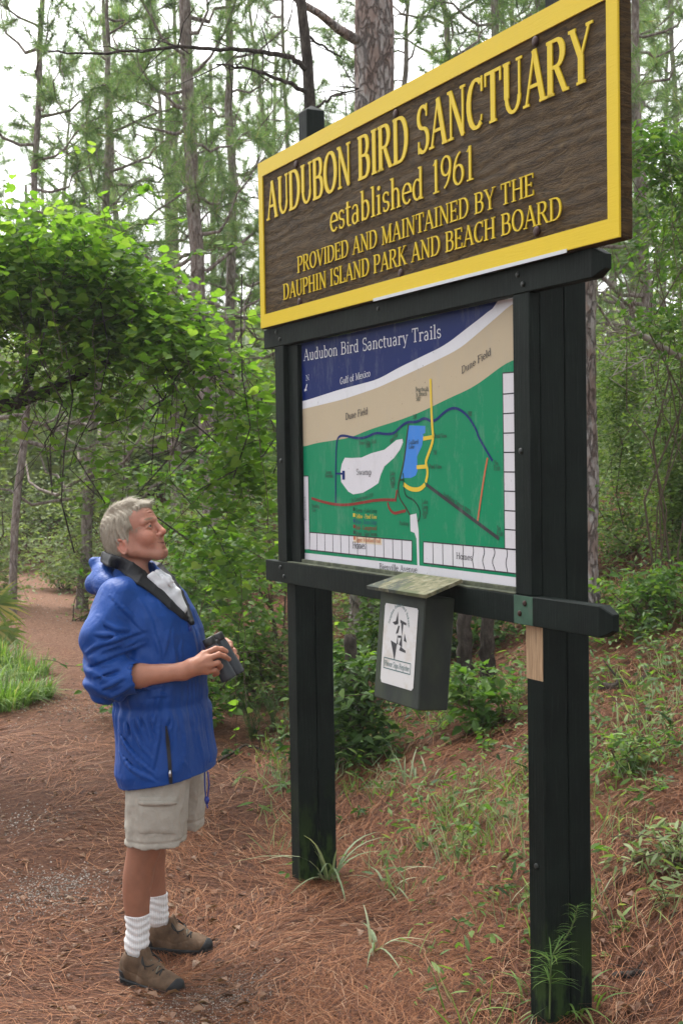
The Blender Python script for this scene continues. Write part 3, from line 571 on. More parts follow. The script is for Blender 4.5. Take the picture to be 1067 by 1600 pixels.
dn_ = np.cross(lidp[1]-lidp[0], lidp[3]-lidp[0]); dn_ /= np.linalg.norm(dn_); dn_ = dn_ if dn_[2] > 0 else -dn_
g = MB(); g.add(np.array([p+dn_*.012 for p in lidp]+[p for p in lidp]), [(0, 1, 2, 3), (7, 6, 5, 4), (0, 4, 5, 1), (1, 5, 6, 2), (2, 6, 7, 3), (3, 7, 4, 0)]); g.build('lid', M_LID, box)
t = NT('notice_sheet'); pn = t.noise(9, 5, .7, t.coord()); ed = t.noise(30, 4, .7, t.coord())
t.p(Base_Color=t.mix(t.ramp(pn, [(.5, (0, 0, 0)), (.72, (1, 1, 1))]), (.58, .575, .57), (.47, .42, .35)), Roughness=.4); M_NOTE = t.m
M_INK = plain('black_ink', (.03, .03, .035), .6); M_TEAL = plain('teal_ink', (.045, .12, .12), .6)
g = MB(); nx0, nx1, nz0, nz1 = .043, .272, -.325, -.046
q = [(nx0, nz0+.012), (nx0+.010, nz0), (nx1-.012, nz0), (nx1, nz0+.010), (nx1, nz1-.006), (nx1-.008, nz1), (nx0+.006, nz1), (nx0, nz1-.01)]
g.add(np.array([b3(a, .1196, b) for a, b in q]), [tuple(range(len(q)))]); note = g.build('notice', M_NOTE, box)
cx, cz = .150, -.128
def bt(u, n, z): return b3(np.asarray(u), .1201+np.broadcast_to(n, np.shape(u)), np.asarray(z))
g = MB()
def tri(*pp): g.add(np.array([b3(cx+a, .1203, cz+b) for a, b in pp]), [tuple(range(len(pp)))])
# flock of angular terns around a centre
tri((-.012, .060), (-.005, .018), (-.024, .022)); tri((-.046, .020), (-.012, .028), (-.008, .016), (-.03, .012))
tri((.006, .034), (.05, .026), (.05, .018), (.010, .022)); tri((.012, .030), (.030, .020), (.026, -.022)); tri((-.004, .012), (.006, .012), (-.002, -.014), (-.018, -.018))
tri((.042, -.010), (.060, -.040), (.040, -.036)); tri((-.050, -.044), (-.006, -.052), (-.016, -.110)); tri((-.006, -.020), (.002, -.052), (-.008, -.054)); tri((.026, -.020), (.030, -.060), (.008, -.052)); tri((.02, -.058), (.056, -.068), (.056, -.076), (.012, -.072))
tri((-.004, -.022), (.022, -.020), (.02, -.028), (0, -.03))
g.build('emblem', M_INK, note)
g = MB()
arc = np.radians(np.linspace(165, 15, 26)); txt = 'Dauphin Island Bird Refuge'
for k, a in enumerate(arc):
    if txt[k] == ' ': continue
    r_ = np.array([math.cos(a)*.066, math.sin(a)*.082]); tg = np.array([math.sin(a), -math.cos(a)]); p0 = np.array([cx, cz-.005])+r_-tg*.004; p1 = p0+tg*.008
    tot = G[txt[k]][0]; ex = tg; ey = np.array([-tg[1], tg[0]]); ey = ey if ey@r_ > 0 else -ey
    for P in glyph_polys(txt[k], .16, .06)[1]:
        if isinstance(P, tuple):
            ring = np.concatenate(P); uv = p0+ring[:, :1]*.008/tot*ex+ring[:, 1:]*.012*ey; n_ = len(P[0]); i = np.arange(n_-1); g.add(b3(uv[:, 0], np.full(len(uv), .1202), uv[:, 1]), [np.stack([i, i+1, n_+i+1, n_+i], -1)])
fr_ = [(.062, -.272), (.246, -.272), (.246, -.236), (.062, -.236)]
for k in range(4):
    a, b = np.array(fr_[k]), np.array(fr_[(k+1) % 4]); d_ = (b-a)/np.linalg.norm(b-a); n_ = np.array([-d_[1], d_[0]])*.0016
    q = [a-d_*.0016+n_, b+d_*.0016+n_, b+d_*.0016-n_, a-d_*.0016-n_]; g.add(np.array([b3(x[0], .1202+.0001*k, x[1]) for x in q]), [(0, 1, 2, 3)])
text_mesh(g, 'Please Sign Register'.replace('g', 'g'), (.068, -.263), (.240, -.263), .0185, bt, 0, .0002, th=.15, tn=.10, step=.00006)
g.build('notice_text', M_TEAL, note)

# ------------------------------------------------------------------ implicit surfaces (for the man, his clothes and binoculars)
class SDF:
    def __init__(s, xs, ys, zs):
        s.x, s.y, s.z = (np.asarray(a, np.float32) for a in (xs, ys, zs)); s.D = np.full((len(xs), len(ys), len(zs)), .1, np.float32)
    def sl(s, lo, hi):
        r = []
        for a, l, h in zip((s.x, s.y, s.z), lo, hi): r.append(slice(max(0, np.searchsorted(a, l)-1), min(len(a), np.searchsorted(a, h)+1)))
        return tuple(r)
    def op(s, fn, lo, hi, k=.01, mode='u'):
        q = s.sl(np.asarray(lo)-k-.012, np.asarray(hi)+k+.012)
        if any(a.stop <= a.start for a in q): return
        X, Y, Z = s.x[q[0]][:, None, None], s.y[q[1]][None, :, None], s.z[q[2]][None, None, :]
        d = fn(X, Y, Z).astype(np.float32); E = s.D[q]
        if mode == 's': E, d = -E, d
        h = np.clip(.5+.5*(E-d)/k, 0, 1); r = E*(1-h)+d*h-k*h*(1-h)
        s.D[q] = -r if mode == 's' else r
    def cap(s, a, b, ra, rb=None, k=.01, mode='u', flat=None):
        a = np.asarray(a, float); b = np.asarray(b, float); rb = ra if rb is None else rb; d = b-a; L2 = max(d@d, 1e-9); R = max(ra, rb)
        def fn(X, Y, Z):
            px, py, pz = X-a[0], Y-a[1], Z-a[2]; t = np.clip((px*d[0]+py*d[1]+pz*d[2])/L2, 0, 1)
            return np.sqrt((px-t*d[0])**2+(py-t*d[1])**2+(pz-t*d[2])**2)-(ra+(rb-ra)*t)
        s.op(fn, np.minimum(a, b)-R, np.maximum(a, b)+R, k, mode)
    def chain(s, pts, rad, k=.01, mode='u'):
        for i in range(len(pts)-1): s.cap(pts[i], pts[i+1], rad[i], rad[i+1], k, mode)
    def ell(s, c, r, M=None, k=.01, mode='u'):
        c = np.asarray(c, float); r = np.asarray(r, float); M = np.eye(3) if M is None else M; e = np.abs(M)@r if M is not None else r
        e = np.sqrt((M**2)@(r**2))
        def fn(X, Y, Z):
            p = (X-c[0], Y-c[1], Z-c[2]); l = [p[0]*M[0, i]+p[1]*M[1, i]+p[2]*M[2, i] for i in range(3)]
            k0 = np.sqrt(sum((l[i]/r[i])**2 for i in range(3))); k1 = np.sqrt(sum((l[i]/r[i]**2)**2 for i in range(3)))+1e-9
            return k0*(k0-1)/k1
        s.op(fn, c-e, c+e, k, mode)
    def mesh(s):
        D = s.D; neg = D < 0; nx, ny, nz = D.shape
        c = [neg[a:nx-1+a, b:ny-1+b, d:nz-1+d] for a in (0, 1) for b in (0, 1) for d in (0, 1)]
        al = c[0].copy(); an = c[0].copy()
        for q in c[1:]: al &= q; an |= q
        act = np.argwhere(an & ~al); idm = np.full((nx-1, ny-1, nz-1), -1, np.int64); idm[act[:, 0], act[:, 1], act[:, 2]] = np.arange(len(act))
        val = {}; pos = {}
        for a in (0, 1):
            for b in (0, 1):
                for d in (0, 1):
                    i, j, k = act[:, 0]+a, act[:, 1]+b, act[:, 2]+d; val[(a, b, d)] = D[i, j, k]; pos[(a, b, d)] = np.stack([s.x[i], s.y[j], s.z[k]], -1).astype(float)
        acc = np.zeros((len(act), 3)); cnt = np.zeros(len(act))
        for p in val:
            for ax in range(3):
                if p[ax] == 0:
                    q = list(p); q[ax] = 1; q = tuple(q); m_ = (val[p] < 0) != (val[q] < 0); t_ = val[p]/np.where(m_, val[p]-val[q], 1)
                    acc += np.where(m_[:, None], pos[p]+(pos[q]-pos[p])*t_[:, None], 0); cnt += m_
        V = acc/np.maximum(cnt, 1)[:, None]; Q = []
        for ax in range(3):
            A = np.moveaxis(neg, ax, 0); ch = A[:-1] != A[1:]; ch = np.moveaxis(ch, 0, ax); e = np.argwhere(ch); o2 = [a for a in range(3) if a != ax]
            ok = (e[:, o2[0]] > 0) & (e[:, o2[1]] > 0) & (e[:, o2[0]] < D.shape[o2[0]]-1) & (e[:, o2[1]] < D.shape[o2[1]]-1); e = e[ok]
            def cell(da, db):
                f = e.copy(); f[:, o2[0]] -= da; f[:, o2[1]] -= db; return idm[f[:, 0], f[:, 1], f[:, 2]]
            q = np.stack([cell(1, 1), cell(0, 1), cell(0, 0), cell(1, 0)], -1); fl = neg[e[:, 0], e[:, 1], e[:, 2]]
            if ax == 1: fl = ~fl
            q[~fl] = q[~fl][:, ::-1]; Q.append(q)
        return V, np.concatenate(Q)
def axis(*segs):
    """segs: (start, end, step) joined"""
    return np.concatenate([np.arange(a, b-1e-9, st) for a, b, st in segs])
def rotz(a): c, s_ = math.cos(a), math.sin(a); return np.array([[c, -s_, 0], [s_, c, 0], [0, 0, 1.]])
def roty(a): c, s_ = math.cos(a), math.sin(a); return np.array([[c, 0, s_], [0, 1, 0], [-s_, 0, c]])

# ------------------------------------------------------------------ the man
MO = np.array([-.70, 4.80, 0.0]); MO[2] = 0.0; print('ground under man', float(gz(-.72, 4.75)), float(gz(-.68, 4.62)), float(gz(-.66, 4.97)))
P = lambda px, py, D: world_pt(px, py, D)-MO
man = empty('person', MO, 'grey haired man in a blue rain jacket and khaki shorts looking up at the sign', 'person')
def place(sd, name, mat, parent=man, smooth=True, attr=None):
    V, Q = sd.mesh() if isinstance(sd, SDF) else sd
    g = MB(); g.add(V+MO, [Q]); return g.build(name, mat, parent, smooth, attr)
BY = math.radians(-18); RB = rotz(BY)
def B(f, l, z, c=(0, 0)): v = RB@np.array([f, l, 0.]); return np.array([v[0]+c[0], v[1]+c[1], z])
# --- head frame: f forward, s to his left, u up
HP, HY, HS = math.radians(18.5), math.radians(-15), 1.05
HR = rotz(HY)@roty(-HP); HO = np.array([-.080, .004, 1.583])
Hd = lambda f, s_, u: HO+HR@(np.array([f, s_, u])*HS)
bd = SDF(axis((-.26, -.03, .0034), (-.03, .10, .0022), (.10, .42, .0034)), axis((-.31, -.12, .0042), (-.12, .05, .0023), (.05, .30, .005)), axis((.03, .98, .009), (.98, 1.20, .0034), (1.20, 1.47, .008), (1.47, 1.74, .0019)))
def hell(c, r, k=.012, mode='u', tilt=0): bd.ell(Hd(*c), np.array(r)*HS, HR@roty(tilt), k*HS, mode)
def hcap(a, b, ra, rb=None, k=.01, mode='u'): bd.cap(Hd(*a), Hd(*b), ra*HS, (ra if rb is None else rb)*HS, k*HS, mode)
hell((-.006, 0, .026), (.092, .075, .082)); hell((.030, 0, -.030), (.062, .056, .082), .02)
hell((.045, 0, .040), (.053, .058, .050), .02)                     # forehead
for s_ in (-1, 1):
    hcap((.0, s_*.056, -.060), (.070, s_*.018, -.101), .019, .017, .02); hcap((.0, s_*.062, -.03), (.0, s_*.056, -.060), .016, .018, .02)
    hell((.062, s_*.041, -.026), (.022, .020, .020), .018)         # cheekbone
    hell((.066, s_*.036, -.040), (.026, .022, .022), .022)         # cheek, smiling
    hcap((.074, s_*.046, .020), (.091, s_*.012, .021), .010, .010, .012)   # brow
hcap((.082, -.012, -.099), (.082, .012, -.099), .0175, None, .020)  # chin
hell((.081, 0, -.068), (.0175, .033, .026), .018)                    # mouth mound
for s_ in (-1, 1): hell((.089, s_*.031, .001), (.014, .017, .011), None or .010, 's')
for s_ in (-1, 1):
    hell((.071, s_*.031, .001), (.0135, .0135, .0125), None, .003)if False else bd.ell(Hd(.0725, s_*.031, .001), np.array((.0125, .0135, .0115))*HS, HR, .003)
    hcap((.079, s_*.0465, .000), (.0865, s_*.031, .0070), .0046, .0044, .004); hcap((.0865, s_*.031, .0070), (.084, s_*.017, .0025), .0044, .004, .004)
    hcap((.078, s_*.046, -.003), (.0845, s_*.031, -.0066), .0042, .0042, .004); hcap((.0845, s_*.031, -.0066), (.083, s_*.018, -.003), .0042, .004, .004)
hcap((.092, 0, .014), (.108, 0, -.024), .0085, .0108, .010); hell((.1125, 0, -.031), (.0115, .0125, .0105), .008)
for s_ in (-1, 1): hell((.099, s_*.0125, -.037), (.0120, .0080, .0085), .006); hell((.104, s_*.007, -.0455), (.0055, .0035, .004), .003, 's')
hcap((.085, -.026, -.0600), (.0945, 0, -.0620), .0036, .0046, .008); hcap((.085, .026, -.0600), (.0945, 0, -.0620), .0036, .0046, .008)
hcap((.083, -.023, -.0695), (.0925, 0, -.0735), .0040, .0054, .008); hcap((.083, .023, -.0695), (.0925, 0, -.0735), .0040, .0054, .008)
for s_ in (-1, 1):
    hcap((.1000, 0, -.0680), (.0925, s_*.016, -.0664), .0022, .0022, .0025, 's'); hcap((.0925, s_*.016, -.0664), (.0840, s_*.0285, -.0615), .0024, .0022, .0025, 's')
    hcap((.095, s_*.0195, -.041), (.076, s_*.043, -.060), .0012, .0006, .006, 's')      # smile fold
hcap((.10, -.01, -.0885), (.10, .01, -.0885), .0035, None, .008, 's')
for s_ in (-1, 1):
    for a0, a1 in (((.074, .050, .002), (.058, .0575, .012)), ((.073, .0505, -.002), (.056, .058, -.001)), ((.073, .050, -.006), (.058, .057, -.013))): hcap((a0[0], s_*a0[1], a0[2]), (a1[0], s_*a1[1], a1[2]),   .0011, .0007, .004, 's')
    hcap((.088, s_*.020, -.012), (.074, s_*.042, -.016), .0014, .0010, .006, 's')
for q in (.046, .056, .066): hcap((.096-.30*(q-.04), -.030, q), (.096-.30*(q-.04), .030, q), .0007, .0007, .005, 's')
# ears
for s_ in (-1, 1):
    ea = -.30
    er = HR@rotz(s_*.35)@roty(ea)
    bd.ell(Hd(-.018, s_*.0725, -.038), np.array((.0185, .0075, .031))*HS, er, .005)
    bd.ell(Hd(-.015, s_*.0815, -.036), np.array((.0115, .006, .021))*HS, er, .004, 's')
    tq = np.linspace(-2.4, 2.3, 15); pr = [Hd(-.018, s_*.076, -.038)+er@np.array([-.0165*math.cos(q), s_*.0025, .028*math.sin(q)])*HS for q in tq]
    bd.chain(pr, [.0040]*15, .003)
    bd.ell(Hd(-.006, s_*.071, -.062), np.array((.0085, .006, .009))*HS, er, .006)
    bd.ell(Hd(-.002, s_*.072, -.038), np.array((.005, .005, .007))*HS, er, .004)
# neck and shoulders
bd.cap(Hd(-.022, 0, -.050), np.array([-.072, .0, 1.38]), .052, .056, .02)
for s_ in (-1, 1): bd.cap(Hd(-.045, s_*.052, -.045), np.array([-.028, s_*.02, 1.41]), .013, .013, .02)
pass
bd.cap(B(-.05, -.13, 1.335), B(-.05, .13, 1.335), .045, .045, .03)
# trunk (under the clothes)
for z0, z1, r0, r1 in ((1.29, 1.15, .085, .10), (1.15, 1.0, .10, .10), (1.0, .84, .10, .10)): bd.cap(B(-.02, -.06, z0), B(.0, -.06, z1), r0, r1, .05); bd.cap(B(-.02, .06, z0), B(.0, .06, z1), r0, r1, .05)
# arms
SHR, ELR, WRR = B(-.05, -.185, 1.355, (-.03, 0)), np.array([-.135, -.235, 1.085]), P(287, 1049, 4.605)
SHL, ELL, WRL = B(-.06, .160, 1.315), np.array([.02, .285, 1.09]), P(318, 1032, 4.93)
bd.chain([SHR, ELR], [.048, .043], .02); bd.chain([ELR, ELR*.6+WRR*.4+np.array([0, 0, -.004]), WRR], [.043, .041, .029], .02)
bd.chain([SHL, ELL], [.048, .042], .02); bd.chain([ELL, ELL*.6+WRL*.4, WRL], [.042, .041, .029], .02)
# right hand, back to the viewer, closed over the near barrel
kn = [P(319, 1022, 4.635), P(325, 1029, 4.62), P(328, 1039, 4.618), P(324, 1049, 4.622)]
bd.chain([WRR, P(300, 1043, 4.60)], [.030, .030], .02)
for q, r in zip(kn, (.0145, .0145, .0135, .0125)): bd.cap(P(300, 1043, 4.605), q, .024, r, .016); bd.ell(q+np.array([0, -.004, 0]), (.0115, .0105, .011), None, .006)
F = {'i': [kn[0], P(337, 1014, 4.645), P(347, 1014.5, 4.655), P(354, 1018, 4.664)], 'm': [kn[1], P(342, 1023, 4.628), P(351, 1025.5, 4.64), P(358, 1030, 4.658)],
     'r': [kn[2], P(341, 1036, 4.622), P(345, 1041, 4.642), P(341, 1046, 4.655)], 'p': [kn[3], P(336, 1047.5, 4.628), P(340, 1052, 4.648), P(335, 1055, 4.658)]}
for k_, r in (('i', (.0118, .0105, .0096, .0086)), ('m', (.0120, .0108, .0098, .0088)), ('r', (.0115, .0102, .0094, .0084)), ('p', (.0104, .0092, .0084, .0076))):
    bd.chain(F[k_], r, .0035); bd.ell(F[k_][1], [r[1]*1.08]*3, None, .003)
bd.chain([P(300, 1040, 4.63), P(314, 1028, 4.70), P(330, 1022, 4.735), P(341, 1017, 4.735)], [.020, .0135, .0115, .0095], .008)
# tendons and wrist bone
for q in kn[:3]: bd.cap(P(301, 1043, 4.578), q+np.array([-.004, -.010, .002]), .0032, .0036, .008)
bd.ell(WRR+np.array([-.01, -.021, -.010]), (.010, .008, .010), None, .012)
# left hand from the far side
kl = [P(336, 1001, 4.845), P(342, 1011, 4.855), P(347, 1021, 4.855), P(351, 1030, 4.85)]
for q in kl: bd.cap(P(326, 1024, 4.90), q, .024, .0135, .016)
bd.cap(WRL, P(326, 1024, 4.90), .029, .027, .02)
for a, b, c_ in ((kl[0], P(353, 1001, 4.83), P(361.5, 1011, 4.795)), (kl[1], P(360, 1012, 4.835), P(367, 1024, 4.80)), (kl[2], P(365, 1023, 4.835), P(370, 1033, 4.80)), (kl[3], P(367, 1033, 4.83), P(371, 1041, 4.80))):
    m_ = (b+c_)/2+np.array([.006, 0, .002]); bd.chain([a, b, m_, c_], [.0118, .0108, .0098, .0086], .0035)
bd.chain([P(326, 1024, 4.89), P(330, 1035, 4.83), P(337, 1042, 4.80)], [.017, .0125, .0095], .008)
# legs
HPR, KNR, ANR = np.array([-.01, -.10, .86]), np.array([-.040, -.125, .44]), np.array([-.076, -.126, .085])
HPL, KNL, ANL = np.array([.03, .10, .86]), np.array([-.045, .155, .44]), np.array([-.044, .172, .085])
for hp, kn_, an in ((HPR, KNR, ANR), (HPL, KNL, ANL)):
    bd.cap(hp, kn_, .085, .058, .03); 
    qs = np.linspace(0, 1, 12); bd.chain([kn_*(1-q)+an*q+np.array([-.016*math.sin(min(1, q*1.25)*math.pi), 0, 0]) for q in qs], list(np.interp(qs, [0, .12, .32, .5, .75, .9, 1], [.054, .051, .0495, .0445, .0365, .0335, .034])), .02)
    bd.ell(kn_+np.array([.03, 0, .01]), (.026, .034, .04), None, .02)
V, Q = bd.mesh()
# skin tints in head space
L = ((V-HO)@HR)/HS; f_, s_, u_ = L[:, 0], L[:, 1], L[:, 2]; a_ = np.abs(s_); head = V[:, 2] > 1.43
base = np.array([.43, .200, .142]); tint = np.tile(base, (len(V), 1)).astype(float)
def blob(c, r, col, amt, sel=None):
    d = np.sqrt(((f_-c[0])/r[0])**2+((a_-c[1])/r[1])**2+((u_-c[2])/r[2])**2); w_ = np.clip(1.6-1.6*d, 0, 1)*amt*head; tint[:] = tint*(1-w_[:, None])+np.array(col)*w_[:, None]
blob((.07, .042, -.035), (.045, .035, .035), (.52, .20, .13), .6); blob((.118, 0, -.033), (.03, .022, .022), (.52, .19, .13), .7); blob((-.02, .08, -.028), (.035, .02, .04), (.52, .20, .14), .8)
blob((.05, .03, -.11), (.06, .06, .03), (.40, .21, .15), .5); blob((.096, 0, -.068), (.013, .026, .010), (.38, .145, .115), .8)
blob((.085, .031, .001), (.022, .022, .016), (.36, .16, .10), .75)
near = lambda c, r: (((f_-c[0])/r[0])**2+((a_-c[1])/r[1])**2+((u_-c[2])/r[2])**2 < 1) & head
eye = near((.084, .032, .0005), (.014, .0105, .0040)); tint[eye] = (.42, .38, .345)
tint[near((.087, .030, .0010), (.010, .0050, .0042))] = (.07, .075, .07)
brow = near((.088, .032, .0262), (.022, .023, .0044)); tint[brow] = (.25, .165, .115)
wm = np.exp(-((u_-(-.0680+7.6*a_**2))/.0017)**2)*np.clip((.033-a_)/.006, 0, 1)*(f_ > .072)*head; tint = tint*(1-.8*wm[:, None])+np.array((.16, .06, .048))*.8*wm[:, None]
legs = V[:, 2] < .9; tint[legs] = (.27, .120, .075); arms = (V[:, 2] > .95) & (V[:, 2] < 1.25); tint[arms] = (.40, .180, .115)
tint *= (1+.10*noise(V[:, 0]*22, V[:, 1]*22, V[:, 2]*22, 8)+.07*noise(V[:, 0]*55, V[:, 1]*55, V[:, 2]*55, 9)+.05*noise(V[:, 0]*190, V[:, 1]*190, V[:, 2]*190, 10))[:, None]
t = NT('skin'); at = t.n('Attribute', attribute_name='tint'); pn = t.noise(220, 4, .6, t.coord())
t.p(Base_Color=at.outputs['Color'], Roughness=.5, Subsurface_Weight=.12, Subsurface_Scale=.01); t.b.inputs['Subsurface Radius'].default_value = (1, .35, .2); t.b.inputs['Specular IOR Level'].default_value = .35
t.bump(pn, .25, .0015); M_SKIN = t.m
g = MB(); g.add(V+MO, [Q]); body = g.build('body', M_SKIN, man, True, tint)

# --- hair
hr = SDF(axis((-.24, .06, .003)), axis((-.11, .11, .003)), axis((1.44, 1.74, .003)))
hr.ell(Hd(-.009, 0, .028), np.array((.0995, .081, .0885))*HS, HR, .01); hr.ell(Hd(-.032, 0, -.015), np.array((.076, .0745, .078))*HS, HR, .02)
hr.cap(Hd(.030, -.035, .096), Hd(.068, .028, .080), .019*HS, .019*HS, .014); hr.cap(Hd(-.02, -.042, .096), Hd(.03, .0, .104), .016, .016, .02)
hr.cap(Hd(.064, -.035, .078), Hd(.084, .015, .076), .013*HS, .012*HS, .010)
for s2 in (-1, 1): hr.cap(Hd(.020, s2*.071, .03), Hd(.014, s2*.0715, -.022), .011, .006, .010)
hr.cap(Hd(-.070, 0, -.06), Hd(-.072, 0, -.085), .042, .034, .02)
# keep-out: face, temples, ears
hr.ell(Hd(.125, 0, -.02), np.array((.082, .10, .104))*HS, HR@roty(.1), .006, 's')
for s2 in (-1, 1):
    hr.ell(Hd(.072, s2*.075, .036), np.array((.040, .03, .044))*HS, HR, .006, 's'); hr.ell(Hd(.045, s2*.08, -.025), np.array((.036, .03, .05))*HS, HR, .004, 's'); hr.ell(Hd(-.012, s2*.092, -.042), np.array((.026, .022, .036))*HS, HR, .004, 's'); hr.ell(Hd(.004, s2*.08, -.095), np.array((.05, .04, .055))*HS, HR, .006, 's')
hr.cap(Hd(.02, 0, -.11), Hd(-.10, 0, -.155), .055, .055, .006, 's')
Xg, Yg, Zg = hr.x[:, None, None], hr.y[None, :, None], hr.z[None, None, :]
pl = ((Xg-HO[0])*HR[0, 0]+(Yg-HO[1])*HR[1, 0]+(Zg-HO[2])*HR[2, 0], (Xg-HO[0])*HR[0, 1]+(Yg-HO[1])*HR[1, 1]+(Zg-HO[2])*HR[2, 1], (Xg-HO[0])*HR[0, 2]+(Yg-HO[1])*HR[1, 2]+(Zg-HO[2])*HR[2, 2])
hr.D += .0022*np.sin(pl[0]*330+pl[2]*120+5*np.sin(pl[1]*45+pl[2]*30))*(np.abs(pl[1])/.08)+.0018*np.sin(pl[1]*420+pl[0]*110)
HV, HQ = hr.mesh()
def hair_mat(name, a, b):
    t = NT(name); c = t.ramp(t.island(), [(0, a), (1, b)]); c2 = t.ramp(t.noise(1, 4, .6, t.coord('Object', (160, 160, 60))), [(.3, a), (.7, b)])
    t.p(Base_Color=t.mix(.5, c, c2), Roughness=.6); t.b.inputs['Specular IOR Level'].default_value = .22; return t.m
M_HAIR = hair_mat('grey_hair', (.24, .205, .155), (.42, .37, .295))
g = MB(); g.add(HV+MO, [HQ])
# combed strands lying on the shell
rs = np.random.default_rng(3); nrm = np.zeros_like(HV)
for a, b, c_ in ((0, 1, 2), (2, 3, 0)):
    n_ = np.cross(HV[HQ[:, b]]-HV[HQ[:, a]], HV[HQ[:, c_]]-HV[HQ[:, a]])
    for q in (a, b, c_): np.add.at(nrm, HQ[:, q], n_)
nrm /= np.linalg.norm(nrm, axis=1)[:, None]+1e-12
HL = ((HV-HO)@HR)/HS
outer = np.einsum('ij,ij->i', nrm, HV-Hd(-.01, 0, .02)) > .02
idx = rs.choice(np.nonzero(outer)[0], 9000); flow = np.zeros((len(idx), 3))
top = HL[idx, 2] > .085
fl = np.where(top[:, None], np.array([.75, .65, .0]), np.array([-.55, 0, -.85]))+rs.normal(0, .09, (len(idx), 3))
fw = fl@HR.T; nn = nrm[idx]; fw -= nn*np.einsum('ij,ij->i', fw, nn)[:, None]; fw /= np.linalg.norm(fw, axis=1)[:, None]+1e-9
sdv = np.cross(fw, nn); ln = rs.uniform(.022, .046, len(idx))[:, None]; wd = .00042
p0 = HV[idx]+nn*.0002; p1 = p0+fw*ln*.5+nn*(.0008-(ln*.5)**2/.17); p2 = p0+fw*ln+nn*(.0002-ln**2/.17)
vv = np.stack([p0-sdv*wd, p0+sdv*wd, p1-sdv*wd, p1+sdv*wd, p2], 1).reshape(-1, 3)+MO; b_ = np.arange(len(idx))[:, None]*5
g.add(vv, [b_+np.array([[0, 1, 3, 2]]), b_+np.array([[2, 3, 4]])]); g.build('hair', M_HAIR, man, True)

# --- jacket
jk = SDF(axis((-.31, .30, .004)), axis((-.35, .36, .0045)), axis((.58, 1.53, .004)))
SEC = np.array([  # z, centre f, half depth, half width
    (.600, .040, .160, .205), (.68, .036, .166, .212), (.76, .032, .164, .212), (.85, .024, .162, .208), (.92, .018, .160, .203), (.955, .015, .157, .199), (1.0, .012, .158, .202), (1.06, .006, .165, .208),
    (1.14, .000, .168, .212), (1.22, -.012, .166, .214), (1.29, -.03, .155, .214), (1.345, -.048, .135, .200), (1.39, -.06, .112, .170), (1.42, -.068, .09, .130), (1.45, -.075, .072, .088), (1.475, -.08, .06, .07)])
Xj, Yj, Zj = jk.x[:, None, None], jk.y[None, :, None], jk.z[None, None, :]
cB, sB = math.cos(BY), math.sin(BY)
bf, bl_ = Xj*cB+Yj*sB, -Xj*sB+Yj*cB
zz = jk.z; cf = np.interp(zz, SEC[:, 0], SEC[:, 1])[None, None]; rf = np.interp(zz, SEC[:, 0], SEC[:, 2])[None, None]; rl = np.interp(zz, SEC[:, 0], SEC[:, 3])[None, None]
ex_ = 2.35
qq = (np.abs((bf-cf)/rf)**ex_+np.abs(bl_/rl)**ex_)**(1/ex_); tor = (qq-1)*np.minimum(rf, rl)
tor = np.maximum(tor, -(Zj-.668-.035*np.clip(bf/.2, -.3, 1)-.03*(bf/.16)*0-.02*np.clip(bf/.15, 0, 1.2)*0)); tor = np.maximum(tor, Zj-1.47)
jk.D = np.minimum(jk.D, tor.astype(np.float32))
CUR = P(206, 1059, 4.572)
jk.chain([SHR+np.array([.02, .03, .0]), SHR*.5+ELR*.5+np.array([-.022, -.006, .0]), ELR+np.array([-.012, 0, -.012]), CUR], [.078, .076, .067, .057], .03)
jk.cap(ELR+np.array([-.02, .005, -.035]), ELR*.5+CUR*.5+np.array([-.02, 0, -.03]), .046, .040, .03)      # slack of the pushed-up sleeve
jk.chain([SHL+np.array([0, -.01, 0]), ELL+np.array([-.04, 0, 0]), ELL*.7+WRL*.3], [.066, .070, .060], .03)
# cuff opening, V neck, hem hollow
jk.cap(CUR+(CUR-ELR)*.02, CUR+(CUR-ELR)*.5, .052, .052, .004, 's')
for z0, z1, h0, h1 in ((1.25, 1.33, .004, .022), (1.33, 1.40, .022, .040), (1.40, 1.5, .040, .050)):
    for s2 in (-1, -.5, 0, .5, 1): jk.cap(B(.19, s2*h0*.8, z0), B(.10, s2*h1*.9, z1+.03), .010+h0*.25, .012+h1*.25, .006, 's')
jk.cap(np.array([-.075, 0, 1.50]), np.array([-.050, -.01, 1.39]), .070, .066, .01, 's')
# cloth relief: gathers at the waist, drape below, slack folds on the sleeves
th = np.arctan2(bl_, bf-cf)
gw = np.exp(-((Zj-.955)/.022)**2); ab = np.exp(-((Zj-.955)/.10)**2)
ns = lambda fx, fy, fz_, sd_: noise(Xj*fx, Yj*fy, Zj*fz_, sd_)
n_a = ns(7, 7, 3.5, 31); n_b = ns(15, 15, 6, 32); n_c = ns(26, 26, 15, 33)
rid = 1-np.abs(n_a)*2; rid2 = 1-np.abs(n_b)*2; rid3 = 0*n_c; fade = np.clip((Zj-.672-.035*np.clip(bf/.2, -.3, 1))/.04, .12, 1)*np.clip(np.sqrt((Xj-CUR[0])**2+(Yj-CUR[1])**2+(Zj-CUR[2])**2)/.07-.5, .15, 1)
disp = 0.006*gw-.0036*np.sin(th*31+9*n_a+3*n_b)*ab-.0070*rid-.0034*rid2
rad_arm = np.exp(-(((Xj+.14)/.11)**2+((Yj+.235)/.10)**2+((Zj-1.09)/.10)**2))
tt = (Xj*.55+Zj*.85); disp = disp-.011*rad_arm*np.sin(tt*118+7*n_a+3*n_b)
sl2 = np.exp(-(((Xj+.11)/.13)**2+((Yj+.22)/.12)**2+((Zj-1.24)/.12)**2)); disp = disp-.0065*sl2*np.sin((Xj*1.0-Zj*.65)*62+6*n_a)
jk.D += (disp*fade).astype(np.float32)
